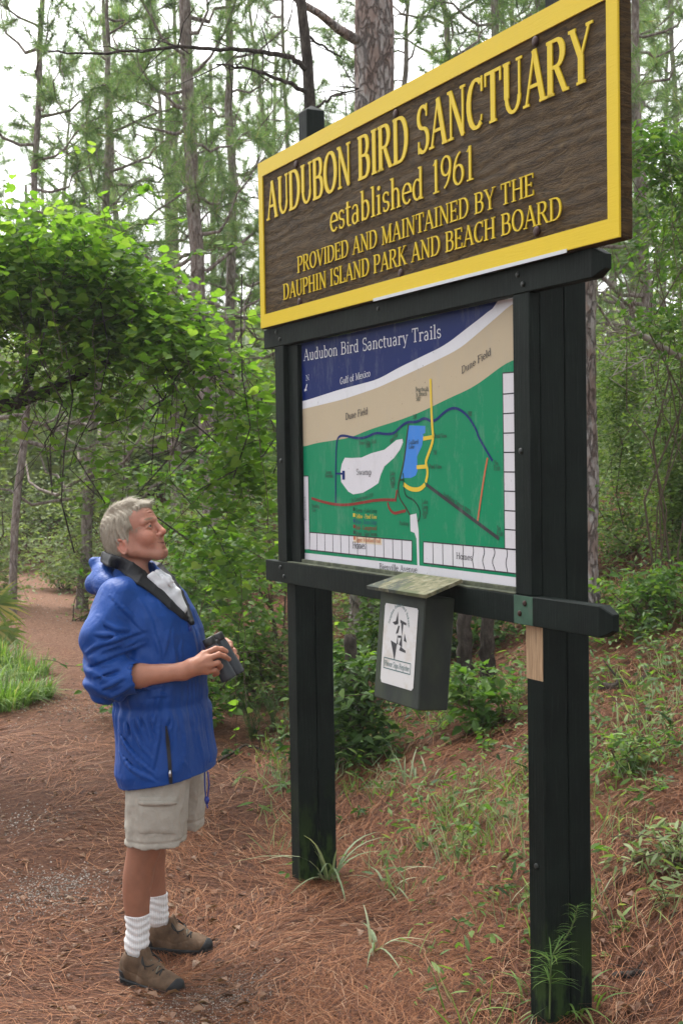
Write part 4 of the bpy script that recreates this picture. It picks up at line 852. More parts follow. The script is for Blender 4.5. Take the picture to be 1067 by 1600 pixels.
def fold(px_pts, amp=1.0, go=(3, 5)):
    d0 = [FWD+RGT*((x-533.5)/FPX)+UPV*((800-y)/FPX) for x, y in px_pts]; pts = []; prs = []
    for d in d0:
        for D in np.arange(4.4, 4.9, .003):
            p = np.array([0, 0, CAMH])+d*D-MO; i = [int(np.clip(np.searchsorted(a, v), 0, len(a)-1)) for a, v in zip((jk.x, jk.y, jk.z), p)]
            if jk.D[i[0], i[1], i[2]] < .001: pts.append(p+d*.0045); break
    K = len(pts)
    if K < 2: return
    t0 = np.linspace(0, K-1, K*3); q = np.array([[np.interp(t, range(K), [p[a] for p in pts]) for a in range(3)] for t in t0]); e = np.sin(np.linspace(.12, math.pi-.12, len(q)))**.6
    off_ = RGT*(go[0]*4.6/FPX)-UPV*(go[1]*4.6/FPX)
    jk.chain(list(q+off_-FWD*.006), list(.0072*e*amp), .007, 's')
    jk.chain(list(q), list(.0082*e*amp), .007)
for f_ in ([(134, 1020), (152, 1008), (180, 1000), (205, 990), (229, 983)], [(138, 1038), (160, 1030), (188, 1018), (210, 1011), (227, 1004)], [(146, 1058), (165, 1050), (186, 1043)], [(158, 1076), (176, 1068), (194, 1058)], [(168, 1092), (190, 1080), (205, 1070)],
           [(172, 930), (190, 948), (208, 966), (222, 984)], [(152, 962), (166, 975), (184, 984), (204, 984)], [(148, 990), (164, 992), (184, 990)]): fold(f_, 1.0)
for f_ in ([(234, 955), (240, 985), (248, 1012), (252, 1030)], [(266, 972), (261, 1000), (255, 1028)], [(284, 995), (281, 1015), (284, 1036)], [(205, 1122), (210, 1142), (222, 1166), (238, 1184)], [(250, 1118), (248, 1150), (243, 1180), (238, 1205)], [(284, 1120), (289, 1150), (288, 1185), (282, 1212)],
           [(184, 1140), (198, 1166), (218, 1190), (240, 1208)], [(302, 1120), (310, 1150), (316, 1180), (319, 1202)], [(228, 1118), (232, 1140), (240, 1160)], [(186, 1175), (205, 1200), (228, 1218)], [(270, 1118), (266, 1140), (268, 1170)], [(244, 930), (252, 950), (268, 966)], [(160, 1018), (190, 1011), (214, 1002)], [(176, 948), (186, 962), (200, 972)], [(210, 1070), (230, 1075), (256, 1072)], [(222, 1090), (250, 1086), (280, 1088)], [(196, 1128), (200, 1150)], [(215, 1120), (219, 1138)], [(262, 1120), (260, 1136)], [(274, 1122), (277, 1142)], [(296, 1118), (299, 1136)], [(240, 1118), (241, 1132)], [(200, 1195), (222, 1210), (246, 1222)], [(280, 1160), (286, 1190), (300, 1208)], [(270, 1010), (275, 1040)], [(215, 935), (226, 950), (236, 968)]): fold(f_, .8, (5, 1))
jk.cap(CUR+(CUR-ELR)*.1, CUR-(CUR-ELR)*.06, .047, .046, .004, 's'); jk.cap(B(.03, -.08, .645), B(.03, .08, .645), .085, .085, .004, 's')
JV, JQ = jk.mesh()
t = NT('blue_nylon'); co = t.coord('Object'); f1 = t.noise(6, 3, .5, t.coord('Object', (1.6, 1.6, 1)), .6); f2 = t.noise(17, 3, .5, co, .5); wv = t.noise(900, 1, .5, co)
vz = t.n('TexVoronoi', feature='DISTANCE_TO_EDGE'); vz.inputs['Scale'].default_value = 13; t.t.links.new(t.mix(.22, t.coord('Object', (1, 1, .7)), t.n('TexNoise', i_Scale=7.0).outputs['Color']), vz.inputs['Vector']); cre = t.ramp(vz.outputs['Distance'], [(0, (0, 0, 0)), (.22, (1, 1, 1))])
t.p(Base_Color=t.mix(t.noise(5, 3, .5, co), (.0018, .038, .20), (.0035, .060, .29)), Roughness=.52, Sheen_Weight=.04); t.b.inputs['Specular IOR Level'].default_value = .28
t.bump(t.math('ADD', t.math('ADD', t.math('ADD', f1, t.math('MULTIPLY', cre, .10)), t.math('MULTIPLY', f2, .45)), t.math('MULTIPLY', wv, .01)), .38, .022); M_BLUE = t.m
M_BLACKC = plain('black_cloth', (.012, .013, .016), .6, .35, 0, (60, .4, .006)); M_WHITE = plain('white_cotton', (.62, .63, .66), .8, .2, 0, (38, .5, .006))
M_ZIP = plain('black_zip', (.008, .008, .010), .45); M_METAL = plain('zip_metal', (.55, .56, .58), .3, .5, .9)
jacket = place((JV, JQ), 'jacket', M_BLUE); jacket['label'] = 'bright blue nylon rain jacket with sleeves pushed up'
# surface finder on the jacket for things sewn on it
def on_jacket(p, d):
    """march from p along d until the jacket is met"""
    p = np.array(p, float); d = np.array(d, float)/np.linalg.norm(d)
    for _ in range(400):
        i = [int(np.clip(np.searchsorted(a, v), 0, len(a)-1)) for a, v in zip((jk.x, jk.y, jk.z), p)]
        if jk.D[i[0], i[1], i[2]] < .001: return p
        p = p+d*.0015
    return p
# pocket zip on the near side
def ribbon(mb, pts, nrm_, wd, th_=.002):
    pts = np.asarray(pts); t_ = np.gradient(pts, axis=0); t_ /= np.linalg.norm(t_, axis=1)[:, None]; n_ = np.asarray(nrm_, float); n_ = n_/np.linalg.norm(n_); sdv = np.cross(t_, n_)
    wd = np.broadcast_to(wd, (len(pts),))[:, None]; v = np.concatenate([pts-sdv*wd+n_*th_, pts+sdv*wd+n_*th_, pts-sdv*wd-n_*th_, pts+sdv*wd-n_*th_])+MO; K = len(pts); i = np.arange(K-1)
    mb.add(v, [np.stack([i, i+1, K+i+1, K+i], -1), np.stack([2*K+i, 3*K+i, 3*K+i+1, 2*K+i+1], -1), np.stack([i, 2*K+i, 2*K+i+1, i+1], -1), np.stack([K+i, K+i+1, 3*K+i+1, 3*K+i], -1)])
def on_ray(sd, px, py, lift=.001):
    d = FWD+RGT*((px-533.5)/FPX)+UPV*((800-py)/FPX)
    for D in np.arange(4.35, 5.1, .0015):
        p = np.array([0, 0, CAMH])+d*D-MO; i = [int(np.clip(np.searchsorted(a, v), 0, len(a)-1)) for a, v in zip((sd.x, sd.y, sd.z), p)]
        if sd.D[i[0], i[1], i[2]] < lift: return p
    return p
zp = [on_ray(jk, 260+6*math.sin(q*1.4)+1.5*q, 1134+q*90) for q in np.linspace(0, 1, 12)]
zp = np.array([P(261, 1138, 4.2)+np.array([0, .0, 0]), ])*0 if False else np.array(zp); k3 = np.ones(3)/3; zp[1:-1] = (zp[:-2]+zp[1:-1]+zp[2:])/3
g = MB(); ribbon(g, zp+np.array([0, -.003, 0]), (-.15, -1, 0), np.concatenate([np.linspace(.002, .0065, 4), np.full(8, .0062)]), .002); g.build('pocket_zip', M_ZIP, jacket)
g = MB(); g.tube(np.array([zp[9]+(0, -.009, .012), zp[9]+(0, -.011, .0), zp[9]+(0, -.010, -.012)])+MO, [.003, .0052, .004], 8); g.build('zip_pull', M_METAL, jacket, True)
# standing collar lined in black, opening into lapels
colr = SDF(axis((-.23, .18, .003)), axis((-.16, .16, .003)), axis((1.22, 1.55, .003)))
def near_ray(px, py, Dg, lift=.004, D0=4.45):
    d = FWD+RGT*((px-533.5)/FPX)+UPV*((800-py)/FPX)
    for D in np.arange(D0, Dg+.10, .002):
        p = np.array([0, 0, CAMH])+d*D-MO; i = [int(np.clip(np.searchsorted(a, v), 0, len(a)-1)) for a, v in zip((jk.x, jk.y, jk.z), p)]
        if jk.D[i[0], i[1], i[2]] < lift and (p[0] > -.13 or D > Dg-.12): return p
    return np.array([0, 0, CAMH])+d*Dg-MO
inn = [(163, 864, 4.80), (176, 868, 4.74), (190, 872, 4.72), (208, 880, 4.71), (226, 893, 4.705), (245, 914, 4.705), (268, 939, 4.71), (286, 958, 4.72), (299, 972, 4.735)]
out = [(160, 877, 4.80), (171, 884, 4.72), (185, 887, 4.70), (199, 898, 4.685), (216, 911, 4.68), (239, 926, 4.68), (265, 949, 4.69), (285, 964, 4.71), (299, 975, 4.735)]
I3 = [near_ray(x, y, D, .010) for x, y, D in inn]; O3 = [near_ray(x, y, D, .005) for x, y, D in out]
for q in np.linspace(0, 1, 13): colr.chain([a*(1-q)+b*q+np.array([0, -.004*math.sin(q*math.pi), .004*math.sin(q*math.pi)]) for a, b in zip(I3, O3)], [.0042]*len(I3), .005)
colr.chain([b+np.array([0, -.004, .001]) for b in O3], [.0046]*len(O3), .005)
fi = [(163, 864, 4.80), (172, 866, 4.87), (196, 872, 4.90), (222, 884, 4.90), (243, 888, 4.88), (262, 901, 4.86), (277, 924, 4.82), (288, 945, 4.79), (299, 972, 4.735)]
fo = [(161, 874, 4.80), (168, 872, 4.89), (196, 868, 4.93), (226, 874, 4.93), (250, 882, 4.905), (271, 904, 4.88), (284, 926, 4.835), (293, 947, 4.80), (301, 973, 4.745)]
for q in (0, .25, .5, .75, 1): colr.chain([P(*a)*(1-q)+P(*b)*q for a, b in zip(fi, fo)], [.007]*len(fi), .006)
colr.D += (.0008*noise(colr.x[:, None, None]*40, colr.y[None, :, None]*40, colr.z[None, None, :]*40, 5)).astype(np.float32)
cl = place(colr, 'collar', M_BLACKC, jacket); cl['label'] = 'black lining of the turned out collar'
# hood rolled at the back
hd = SDF(axis((-.34, .02, .004)), axis((-.2, .2, .004)), axis((1.32, 1.52, .0035)))
arc = [rotz(BY)@np.array([-.092-.098*math.cos(a), .125*math.sin(a), 1.418-.030*abs(a)/1.5]) for a in np.linspace(-1.7, 1.7, 15)]
hd.chain(arc, [.024+.020*math.cos(a/1.75*math.pi/2) for a in np.linspace(-1.7, 1.7, 15)], .02)
hd.chain([rotz(BY)@np.array([-.222, s2*.06, 1.395]) for s2 in (-1, 0, 1)], [.032, .040, .032], .03); hd.chain([rotz(BY)@np.array([-.19, -.085, 1.43]), rotz(BY)@np.array([-.235, -.03, 1.472]), rotz(BY)@np.array([-.235, .05, 1.47])], [.013, .014, .013], .025)
hd.chain([rotz(BY)@np.array([-.175, -.07, 1.445]), rotz(BY)@np.array([-.20, .0, 1.455]), rotz(BY)@np.array([-.19, .06, 1.45])], [.022, .028, .022], .03)
hx, hy, hz = hd.x[:, None, None], hd.y[None, :, None], hd.z[None, None, :]
hd.D += (-.0035*(1-2*np.abs(noise(hx*11, hy*6, hz*22, 41)))-.0008*(1-2*np.abs(noise(hx*30, hy*20, hz*45, 42)))).astype(np.float32)
place(hd, 'hood', M_BLUE, jacket)
# shirt
sh = SDF(axis((-.10, .17, .0026)), axis((-.14, .08, .0026)), axis((1.24, 1.47, .0026)))
for row, r0 in (([(234, 901, 4.712), (247, 915, 4.715), (262, 934, 4.725), (285, 957, 4.742)], .008), ([(240, 897, 4.722), (256, 913, 4.73), (270, 933, 4.738), (286, 953, 4.745)], .010), ([(246, 894, 4.745), (260, 906, 4.75), (275, 926, 4.752), (287, 951, 4.75)], .010), ([(250, 893, 4.79), (264, 903, 4.785), (278, 924, 4.77), (288, 950, 4.757)], .008)):
    sh.chain([P(*q) for q in row], [r0]*4, .014)
for row in ([(254, 899, 4.735), (264, 905, 4.733), (271, 909, 4.735)], [(256, 904, 4.728), (264, 910, 4.728), (269, 916, 4.73)]): sh.chain([P(*q) for q in row], [.0052, .0052, .0035], .005)
sh.D += (-.0010*(1-2*np.abs(noise(sh.x[:, None, None]*25, sh.y[None, :, None]*25, sh.z[None, None, :]*12, 51)))).astype(np.float32)
place(sh, 'shirt', M_WHITE, man)
# front placket line and draw cord
M_CORD = plain('blue_cord', (.012, .03, .22), .6)
g = MB(); c0 = B(.196, -.005, .70)
for dx in (-.006, .006): g.tube(np.array([c0+(dx, 0, .0), c0+(dx*1.3+.002, -.004, -.05), c0+(dx*.4, -.006, -.105)])+MO, .0028, 6)
g.tube(np.array([c0+(0, -.006, -.092), c0+(.001, -.007, -.104), c0+(0, -.006, -.118)])+MO, [.007, .010, .006], 8); g.tube(np.array([c0+(0, -.006, -.118), c0+(.003, -.006, -.135)])+MO, .003, 6)
g.build('draw_cord', M_CORD, jacket, True)
fr = [on_jacket(B(.34, .018, z)+np.array([0, 0, 0]), -B(1, 0, 0)) for z in np.linspace(.73, 1.24, 26)]; fr = np.array(fr); fr[1:-1] = (fr[:-2]+fr[1:-1]+fr[2:])/3
g = MB(); ribbon(g, fr+B(.002, 0, 0), B(1, -.3, 0), .020, .0025); g.build('placket', M_BLUE, jacket, True)
nk = [on_jacket(B(.30, -.075, z), -B(1, -.25, 0)) for z in np.linspace(1.24, 1.36, 6)]
g = MB(); g.tube(np.array(nk)[::-1]+B(.003, -.002, 0)+MO, .0022, 6); g.tube(np.array([nk[0]+B(.005, -.004, 0), nk[0]+B(.007, -.006, -.014)])+MO, [.005, .004], 6); g.build('neck_cord', M_CORD, jacket, True)
cd_ = (CUR-ELR)/np.linalg.norm(CUR-ELR); g = MB(); g.tube(np.array([CUR-cd_*.012, CUR-cd_*.004, CUR+cd_*.004])+MO, [.0475, .049, .0475], 24, cap=False); g.build('cuff_shade', M_BLACKC, jacket, True)  # black band added as the dark shade in the sleeve opening

# --- shorts
st = SDF(axis((-.17, .24, .004)), axis((-.28, .30, .0045)), axis((.40, .80, .004)))
st.cap(B(.02, -.06, .70), B(.02, .06, .70), .10, .10, .03)
def leg_tube(c0, c1, rx0, rx1, ry0, ry1, z0, z1):
    X, Y, Z = st.x[:, None, None], st.y[None, :, None], st.z[None, None, :]; q = np.clip((Z-z1)/(z0-z1), 0, 1); cx_ = c1[0]+(c0[0]-c1[0])*q; cy_ = c1[1]+(c0[1]-c1[1])*q
    rx = rx1+(rx0-rx1)*q; ry = ry1+(ry0-ry1)*q; a = ((np.abs(X-cx_)/rx)**2.4+(np.abs(Y-cy_)/ry)**2.4)**(1/2.4); d = (a-1)*np.minimum(rx, ry); d = np.maximum(d, z1-Z); return d
for c0, c1, zb in (((.02, -.09), (.000, -.125), .462), ((.055, .09), (.040, .140), .446)):
    d = leg_tube(c0, c1, .112, .104, .098, .094, .78, zb).astype(np.float32); k = .012; E = st.D; h = np.clip(.5+.5*(E-d)/k, 0, 1); st.D = E*(1-h)+d*h-k*h*(1-h)
sx, sy, sz_ = st.x[:, None, None], st.y[None, :, None], st.z[None, None, :]
st.D = np.maximum(st.D, (sz_-.72).astype(np.float32)); hem = np.exp(-((sz_-.478)/.004)**2)
st.D += (-.0055*(1-2*np.abs(noise(sx*13, sy*13, sz_*7, 61)))-.0035*(1-2*np.abs(noise(sx*30, sy*30, sz_*18, 62)))-.0015*(1-2*np.abs(noise(sx*60, sy*60, sz_*40, 63)))+.003*hem).astype(np.float32)
for c1, zb in (((.000, -.125), .44), ((.040, .140), .42)): st.cap(np.array([c1[0], c1[1], zb]), np.array([c1[0], c1[1], zb+.035]), .088, .086, .004, 's')
t = NT('khaki_cotton'); pn = t.noise(30, 5, .6, t.coord(), .5); wv = t.noise(500, 2, .5, t.coord())
t.p(Base_Color=t.mix(pn, (.28, .255, .215), (.40, .37, .32)), Roughness=.85); t.b.inputs['Specular IOR Level'].default_value = .15; t.bump(t.math('ADD', pn, t.math('MULTIPLY', wv, .1)), .6, .006); M_KHAKI = t.m
shorts = place(st, 'shorts', M_KHAKI, man)
def on_sdf(sd, p, d):
    p = np.array(p, float); d = np.array(d, float)/np.linalg.norm(d)
    for _ in range(500):
        i = [int(np.clip(np.searchsorted(a, v), 0, len(a)-1)) for a, v in zip((sd.x, sd.y, sd.z), p)]
        if sd.D[i[0], i[1], i[2]] < .0005: return p
        p = p+d*.001
    return p
us = np.linspace(0, 1, 15); vs = np.linspace(0, 1, 13); G_ = np.zeros((13, 15, 3))
for i, v in enumerate(vs):
    for j, u in enumerate(us): G_[i, j] = on_ray(st, 217+u*60, 1303-v*58)
for _ in range(2): G_[1:-1, 1:-1] = (G_[:-2, 1:-1]+G_[2:, 1:-1]+G_[1:-1, :-2]+G_[1:-1, 2:])/4
nzp = noise(us[None, :]*6, vs[:, None]*5, 0, 71); G_[..., 1] -= .0065+.003*nzp
ed_ = np.minimum(np.minimum(us[None], 1-us[None]), np.minimum(vs[:, None], 1-vs[:, None])); G_[..., 1] += np.where(ed_ <= 0, .007, 0)
g = MB(); g.add(G_.reshape(-1, 3)+MO, [grid_faces(13, 15)]); g.build('cargo_pocket', M_KHAKI, shorts, True)
g = MB(); ribbon(g, np.array([G_[10, j] for j in range(15)])+(0, -.003, 0), (0, -1, 0), .009, .0015); g.build('pocket_flap', M_KHAKI, shorts, True)

# --- socks and boots
t = NT('white_sock'); wv = t.n('TexWave', wave_type='BANDS', bands_direction='X'); wv.inputs['Scale'].default_value = 42; t.t.links.new(t.coord(), wv.inputs['Vector']); pn = t.noise(60, 3, .6, t.coord())
t.p(Base_Color=(.66, .65, .65), Roughness=.95); t.bump(t.math('ADD', wv.outputs['Fac'], pn), .5, .003); M_SOCK = t.m
t = NT('brown_leather'); pn = t.noise(14, 5, .65, t.coord()); p2 = t.noise(150, 3, .6, t.coord())
t.p(Base_Color=t.ramp(pn, [(.3, (.055, .034, .021)), (.55, (.115, .072, .044)), (.75, (.18, .12, .08))]), Roughness=.8); t.b.inputs['Specular IOR Level'].default_value = .2; t.bump(t.math('ADD', pn, p2), .4, .003); M_LEATH = t.m
M_RUB = plain('black_rubber', (.016, .017, .018), .7, .3, 0, (90, .4, .003)); M_LACE = plain('dark_lace', (.012, .012, .011), .8)
M_LACE2 = plain('speckled_lace', (.16, .14, .10), .8)
for nm, heel, toe, an, kn_ in (('near', (-.140, -.085), (.100, -.250), ANR, KNR), ('far', (-.098, .200), (.172, .142), ANL, KNL)):
    hx_, tx_ = np.array([*heel, 0.]), np.array([*toe, 0.]); e1 = tx_-hx_; LF = np.linalg.norm(e1); e1 /= LF; e2 = np.array([-e1[1], e1[0], 0]); e3 = np.array([0, 0, 1.]); sc = LF/.285
    base_z = float(gz(*(MO+(hx_+tx_)/2)[:2]))-MO[2]-.002
    fs = lambda l, w2, z: hx_+e1*l*sc+e2*w2+e3*(z+base_z)
    # sock
    sk = SDF(axis((an[0]-.09, an[0]+.12, .003)), axis((an[1]-.09, an[1]+.09, .003)), axis((.02, .23, .0028)))
    a_top = an*.70+kn_*.30; a_top[2] = .195 if nm == 'near' else .170
    qs = np.linspace(0, 1, 12); lg = [kn_*(1-q)+an*q+np.array([-.016*math.sin(min(1, q*1.25)*math.pi), 0, 0]) for q in qs]; lr = np.interp(qs, [0, .12, .32, .5, .75, .9, 1], [.054, .051, .0495, .0445, .0365, .0335, .034])
    sk.chain(lg[4:], list(lr[4:]+.0062), .01); sk.chain([an, fs(.080, 0, .065)], [.041, .030], .02); sk.D = np.maximum(sk.D, (sk.z[None, None, :]-a_top[2]).astype(np.float32))
    zz_ = sk.z[None, None, :]; xx_ = sk.x[:, None, None]; yy_ = sk.y[None, :, None]
    sk.D += (-.0016*np.sin(zz_*230+3.5*noise(xx_*16, yy_*16, zz_*8, 81))-.0012*noise(xx_*30, yy_*30, zz_*30, 82)).astype(np.float32)
    place(sk, 'sock', M_SOCK, man)
    lo_, hi2 = np.minimum(hx_, tx_)-.07, np.maximum(hx_, tx_)+.07
    bt_ = SDF(axis((lo_[0], hi2[0], .0034)), axis((lo_[1], hi2[1], .0034)), axis((base_z-.012, .175, .0034)))
    def lcl(): X, Y, Z = bt_.x[:, None, None]-hx_[0], bt_.y[None, :, None]-hx_[1], bt_.z[None, None, :]-base_z; return (X*e1[0]+Y*e1[1])/sc, X*e2[0]+Y*e2[1], Z+0*X
    Rf = np.stack([e1, e2, e3], -1)
    bt_.ell(fs(.046, 0, .060), (.047, .037, .062), Rf, .01); bt_.chain([fs(.075, 0, .085), fs(.14, .002, .068), fs(.205, .004, .046)], [.040, .038, .034], .02); bt_.ell(fs(.222, .004, .038), (.060*sc, .045, .034), Rf, .02)
    bt_.ell(fs(.14, 0, .035), (.10, .040, .04), Rf, .02); bt_.chain([fs(.070, 0, .07), fs(.070, 0, .100)], [.045, .046], .015)
    bt_.chain([fs(.124, -.012, .098), fs(.115, -.010, .138)], [.016, .012], .012); bt_.chain([fs(.124, .012, .098), fs(.115, .010, .138)], [.016, .012], .012)
    up_ = bt_.D.copy()
    bt_.cap(fs(.074, 0, .10), fs(.072, 0, .19), .037, .042, .006, 's'); l_, w3, z_ = lcl()
    bt_.D = np.maximum(bt_.D, (.010-z_).astype(np.float32)); seam = np.exp(-((l_-.105-.3*(z_-.05))/.0035)**2)*(z_ < .1)+np.exp(-((z_-.052-.25*np.abs(l_-.14))/.0032)**2)*(l_ > .03)*(l_ < .2)
    bt_.D += (.0018*seam-.0018*(1-2*np.abs(noise(l_*26, w3*26, z_*26, 83)))).astype(np.float32)
    boot = place(bt_, 'boot', M_LEATH, man)
    sl_ = SDF(bt_.x, bt_.y, bt_.z)
    def foot2d(off=0):
        d = np.full(np.broadcast(l_, w3).shape, 9.)
        for (la, wa, ra), (lb, wb, rb) in (((.040, 0, .036), (.125, -.004, .037)), ((.125, -.004, .037), (.195, .002, .049)), ((.195, .002, .049), (.240, .006, .043))):
            dl, dw = lb-la, wb-wa; tt_ = np.clip(((l_-la)*dl+(w3-wa)*dw)/(dl*dl+dw*dw), 0, 1); d = np.minimum(d, np.sqrt((l_-la-tt_*dl)**2+(w3-wa-tt_*dw)**2)-(ra+(rb-ra)*tt_))
        return d
    f2 = foot2d(); lug = .0035*(np.sin(l_*250) > .2)*np.exp(-((z_-.006)/.010)**2); rise = .010*np.clip((l_-.2)/.08, 0, 1)**2
    d = np.maximum(np.maximum(f2+lug-.001-.003*np.exp(-((z_-.026)/.004)**2), rise-z_), z_-(.031+.004*np.clip((.06-l_)/.06, 0, 1)+rise*.6)); sl_.D = d.astype(np.float32); place(sl_, 'sole', M_RUB, boot)
    tc = SDF(bt_.x, bt_.y, bt_.z); tc.D = np.maximum(up_-.0035, (.228-l_+.9*(z_-.03)+.35*np.abs(w3)).astype(np.float32)); tc.D = np.maximum(tc.D, (.025-z_).astype(np.float32)); place(tc, 'toe_cap', M_RUB, boot)
    ht = SDF(bt_.x, bt_.y, bt_.z); ht.D = np.maximum(up_-.003, (l_-.050+.35*(z_-.03)).astype(np.float32)); ht.D = np.maximum(np.maximum(ht.D, (.025-z_).astype(np.float32)), (z_-.058).astype(np.float32)); place(ht, 'heel_rand', M_RUB, boot)
    g = MB(); g2 = MB(); rr = np.random.default_rng(5)
    Lz = lambda l: .085+.040-(l-.075)*.36 if l < .14 else .1265-.026-(l-.14)*.42
    rows = [.105, .122, .139, .156, .173, .19]
    for q, l in enumerate(rows):
        zt = Lz(l)+.006
        for sg in (-1, 1):
            a, b = fs(l, -sg*.024, zt-.009), fs(l+.014, sg*.022, zt-.013); m_ = fs(l+.007, 0, zt+.002)
            (g if q % 2 or sg > 0 else g2).tube(np.array([a, m_, b])+MO, .0030, 6)
    zt = Lz(.10)+.012
    for sg in (-1, 1):
        c0 = fs(.104, 0, zt); lp = [c0+e2*sg*.04*math.sin(a)*1.0+e1*(.02+.030*(1-math.cos(a)))*.8-e3*(.012*(1-math.cos(a))+.012*abs(math.sin(a))) for a in np.linspace(0, 2.9, 9)]
        g.tube(np.array(lp)+MO, .0026, 6); g.tube(np.array([c0, c0+e2*sg*.028+e1*.025-e3*.004, c0+e2*sg*.045+e1*.055-e3*.035])+MO, .0024, 6)
    g.tube(np.array([c0-e2*.008, c0+e3*.003, c0+e2*.008])+MO, .005, 6)
    g.build('lace', M_LACE, boot, True); g2.build('lace', M_LACE2, boot, True)

# --- binoculars held in both hands
nb0, nb1 = P(324.5, 997, 4.70), P(358.5, 1061, 4.69); axb = (nb1-nb0)/np.linalg.norm(nb1-nb0); off = np.array([.024, .062, .010]); off -= axb*(off@axb)
bino = empty('binoculars', MO+(nb0+nb1)/2, 'grey black binoculars held at the waist in both hands', 'binoculars')
M_ARM = plain('grey_rubber_armour', (.040, .046, .055), .55, .4, 0, (160, .3, .0015)); M_BBLK = plain('black_bino', (.010, .010, .011), .45, .5, 0, (120, .2, .001)); M_GLS = plain('coated_glass', (.02, .03, .05), .05, .8)
Lb = np.linalg.norm(nb1-nb0)
for k_ in (0, 1):
    a0 = nb0+off*k_+MO; pr = [(.0, .0195), (.002, .0225), (.026, .0235), (.030, .0215), (.034, .0215), (.042, .0235), (.060, .0245), (.085, .0245), (.105, .0265), (.13, .0285), (Lb-.004, .0295), (Lb, .0280)]
    prof = lambda lo, hi: [(h, r) for h, r in pr if lo <= h <= hi]
    for nm, lo, hi, mt in (('eyecup', -.01, .0301, M_BBLK), ('barrel', .0299, 9, M_ARM)):
        q = prof(lo, hi); g = MB(); g.tube(np.array([a0+axb*h for h, r in q]), [r for h, r in q], 24); g.build(nm, mt, bino, True)
    g = MB(); g.tube(np.array([a0+axb*(Lb-.0005), a0+axb*(Lb+.0015)]), [.0285, .0245], 24); g.build('objective_rim', M_BBLK, bino, True)
    g = MB(); g.tube(np.array([a0+axb*(Lb+.0012), a0+axb*(Lb+.002)]), .0225, 24); g.build('lens', M_GLS, bino, True)
mid = nb0+off*.5+MO; g = MB(); g.tube(np.array([mid+axb*.036, mid+axb*.075]), [.0135, .0135], 16); g.tube(np.array([mid+axb*.10, mid+axb*.118]), .011, 16)
g.tube(np.array([nb0+MO+axb*.055, nb0+off+MO+axb*.055]), .011, 12); g.tube(np.array([nb0+MO+axb*.108, nb0+off+MO+axb*.108]), .009, 12); g.build('hinge', M_BBLK, bino, True)
g = MB(); g.tube(np.array([mid+axb*.020, mid+axb*.036]), [.0135, .0150], 20); g.build('focus_wheel', M_BBLK, bino, True)

# ------------------------------------------------------------------ plants: leaf templates (Y = length, Z = upper face)
def T(v, f):
    f3 = [x for x in f if len(x) == 3]; f4 = [x for x in f if len(x) == 4]; return np.array(v, float), [np.array(q) for q in (f3, f4) if q]
OVATE = T([(0, 0, 0), (-.26, .36, .07), (.26, .36, .07), (0, .42, 0), (-.16, .74, .02), (.16, .74, .02), (0, 1, -.10)], [(0, 3, 1), (0, 2, 3), (1, 3, 6, 4), (3, 2, 5, 6)])
GRAPE = T([(0, .36, -.04), (0, .03, 0), (.20, -.08, .05), (.43, .08, .06), (.49, .32, .05), (.40, .56, .03), (.20, .78, -.01), (0, 1.0, -.10), (-.20, .78, -.01), (-.40, .56, .03), (-.49, .32, .05), (-.43, .08, .06), (-.20, -.08, .05)],
          [(0, i, i+1) for i in range(1, 12)]+[(0, 12, 1)])
SMALL = T([(0, 0, 0), (-.24, .5, .06), (.24, .5, .06), (0, 1, -.03)], [(0, 2, 3), (0, 3, 1)])
LANCE = T([(0, 0, 0), (-.10, .3, .02), (.10, .3, .02), (-.08, .65, .0), (.08, .65, 0), (0, 1, -.10)], [(0, 2, 1), (1, 2, 4, 3), (3, 4, 5)])
NEEDLE = T([(-.012, 0, 0), (.012, 0, 0), (0, 1, -.10)], [(0, 1, 2)])
BLADE = T([(-.012, 0, 0), (.012, 0, 0), (-.011, .4, .0), (.011, .4, .0), (-.008, .75, -.08), (.008, .75, -.08), (0, 1, -.24)], [(0, 1, 3, 2), (2, 3, 5, 4), (4, 5, 6)])
M_VINE = leaf_mat('vine_leaf', [(0, (.06, .13, .02)), (.4, (.105, .205, .028)), (.75, (.14, .24, .04)), (1, (.20, .285, .06))], .58, .62, None, .2)
M_SAP = leaf_mat('sapling_leaf', [(0, (.045, .11, .018)), (.6, (.085, .17, .03)), (1, (.15, .23, .05))], .45)
M_SHRUB = leaf_mat('dull_shrub_leaf', [(0, (.085, .13, .045)), (.5, (.155, .21, .08)), (1, (.25, .31, .14))], .38)
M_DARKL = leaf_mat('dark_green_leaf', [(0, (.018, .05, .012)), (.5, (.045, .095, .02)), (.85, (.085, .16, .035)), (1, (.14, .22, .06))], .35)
M_YAUP = leaf_mat('fine_green_leaf', [(0, (.05, .10, .022)), (.5, (.10, .17, .04)), (1, (.18, .25, .07))], .4)
M_PINE = leaf_mat('pine_needles', [(0, (.07, .13, .055)), (.5, (.12, .195, .085)), (.9, (.18, .26, .12)), (1, (.26, .22, .11))], .48, .5)
M_GRASS = leaf_mat('grass_blade', [(0, (.06, .12, .02)), (.5, (.11, .20, .04)), (.88, (.17, .26, .07)), (1, (.30, .26, .13))], .4)
M_PALE = leaf_mat('pale_blade', [(0, (.13, .18, .09)), (.6, (.22, .28, .16)), (1, (.34, .36, .24))], .3)
M_PALM = leaf_mat('palmetto_leaf', [(0, (.08, .14, .025)), (.6, (.14, .20, .04)), (1, (.34, .28, .10))], .3)
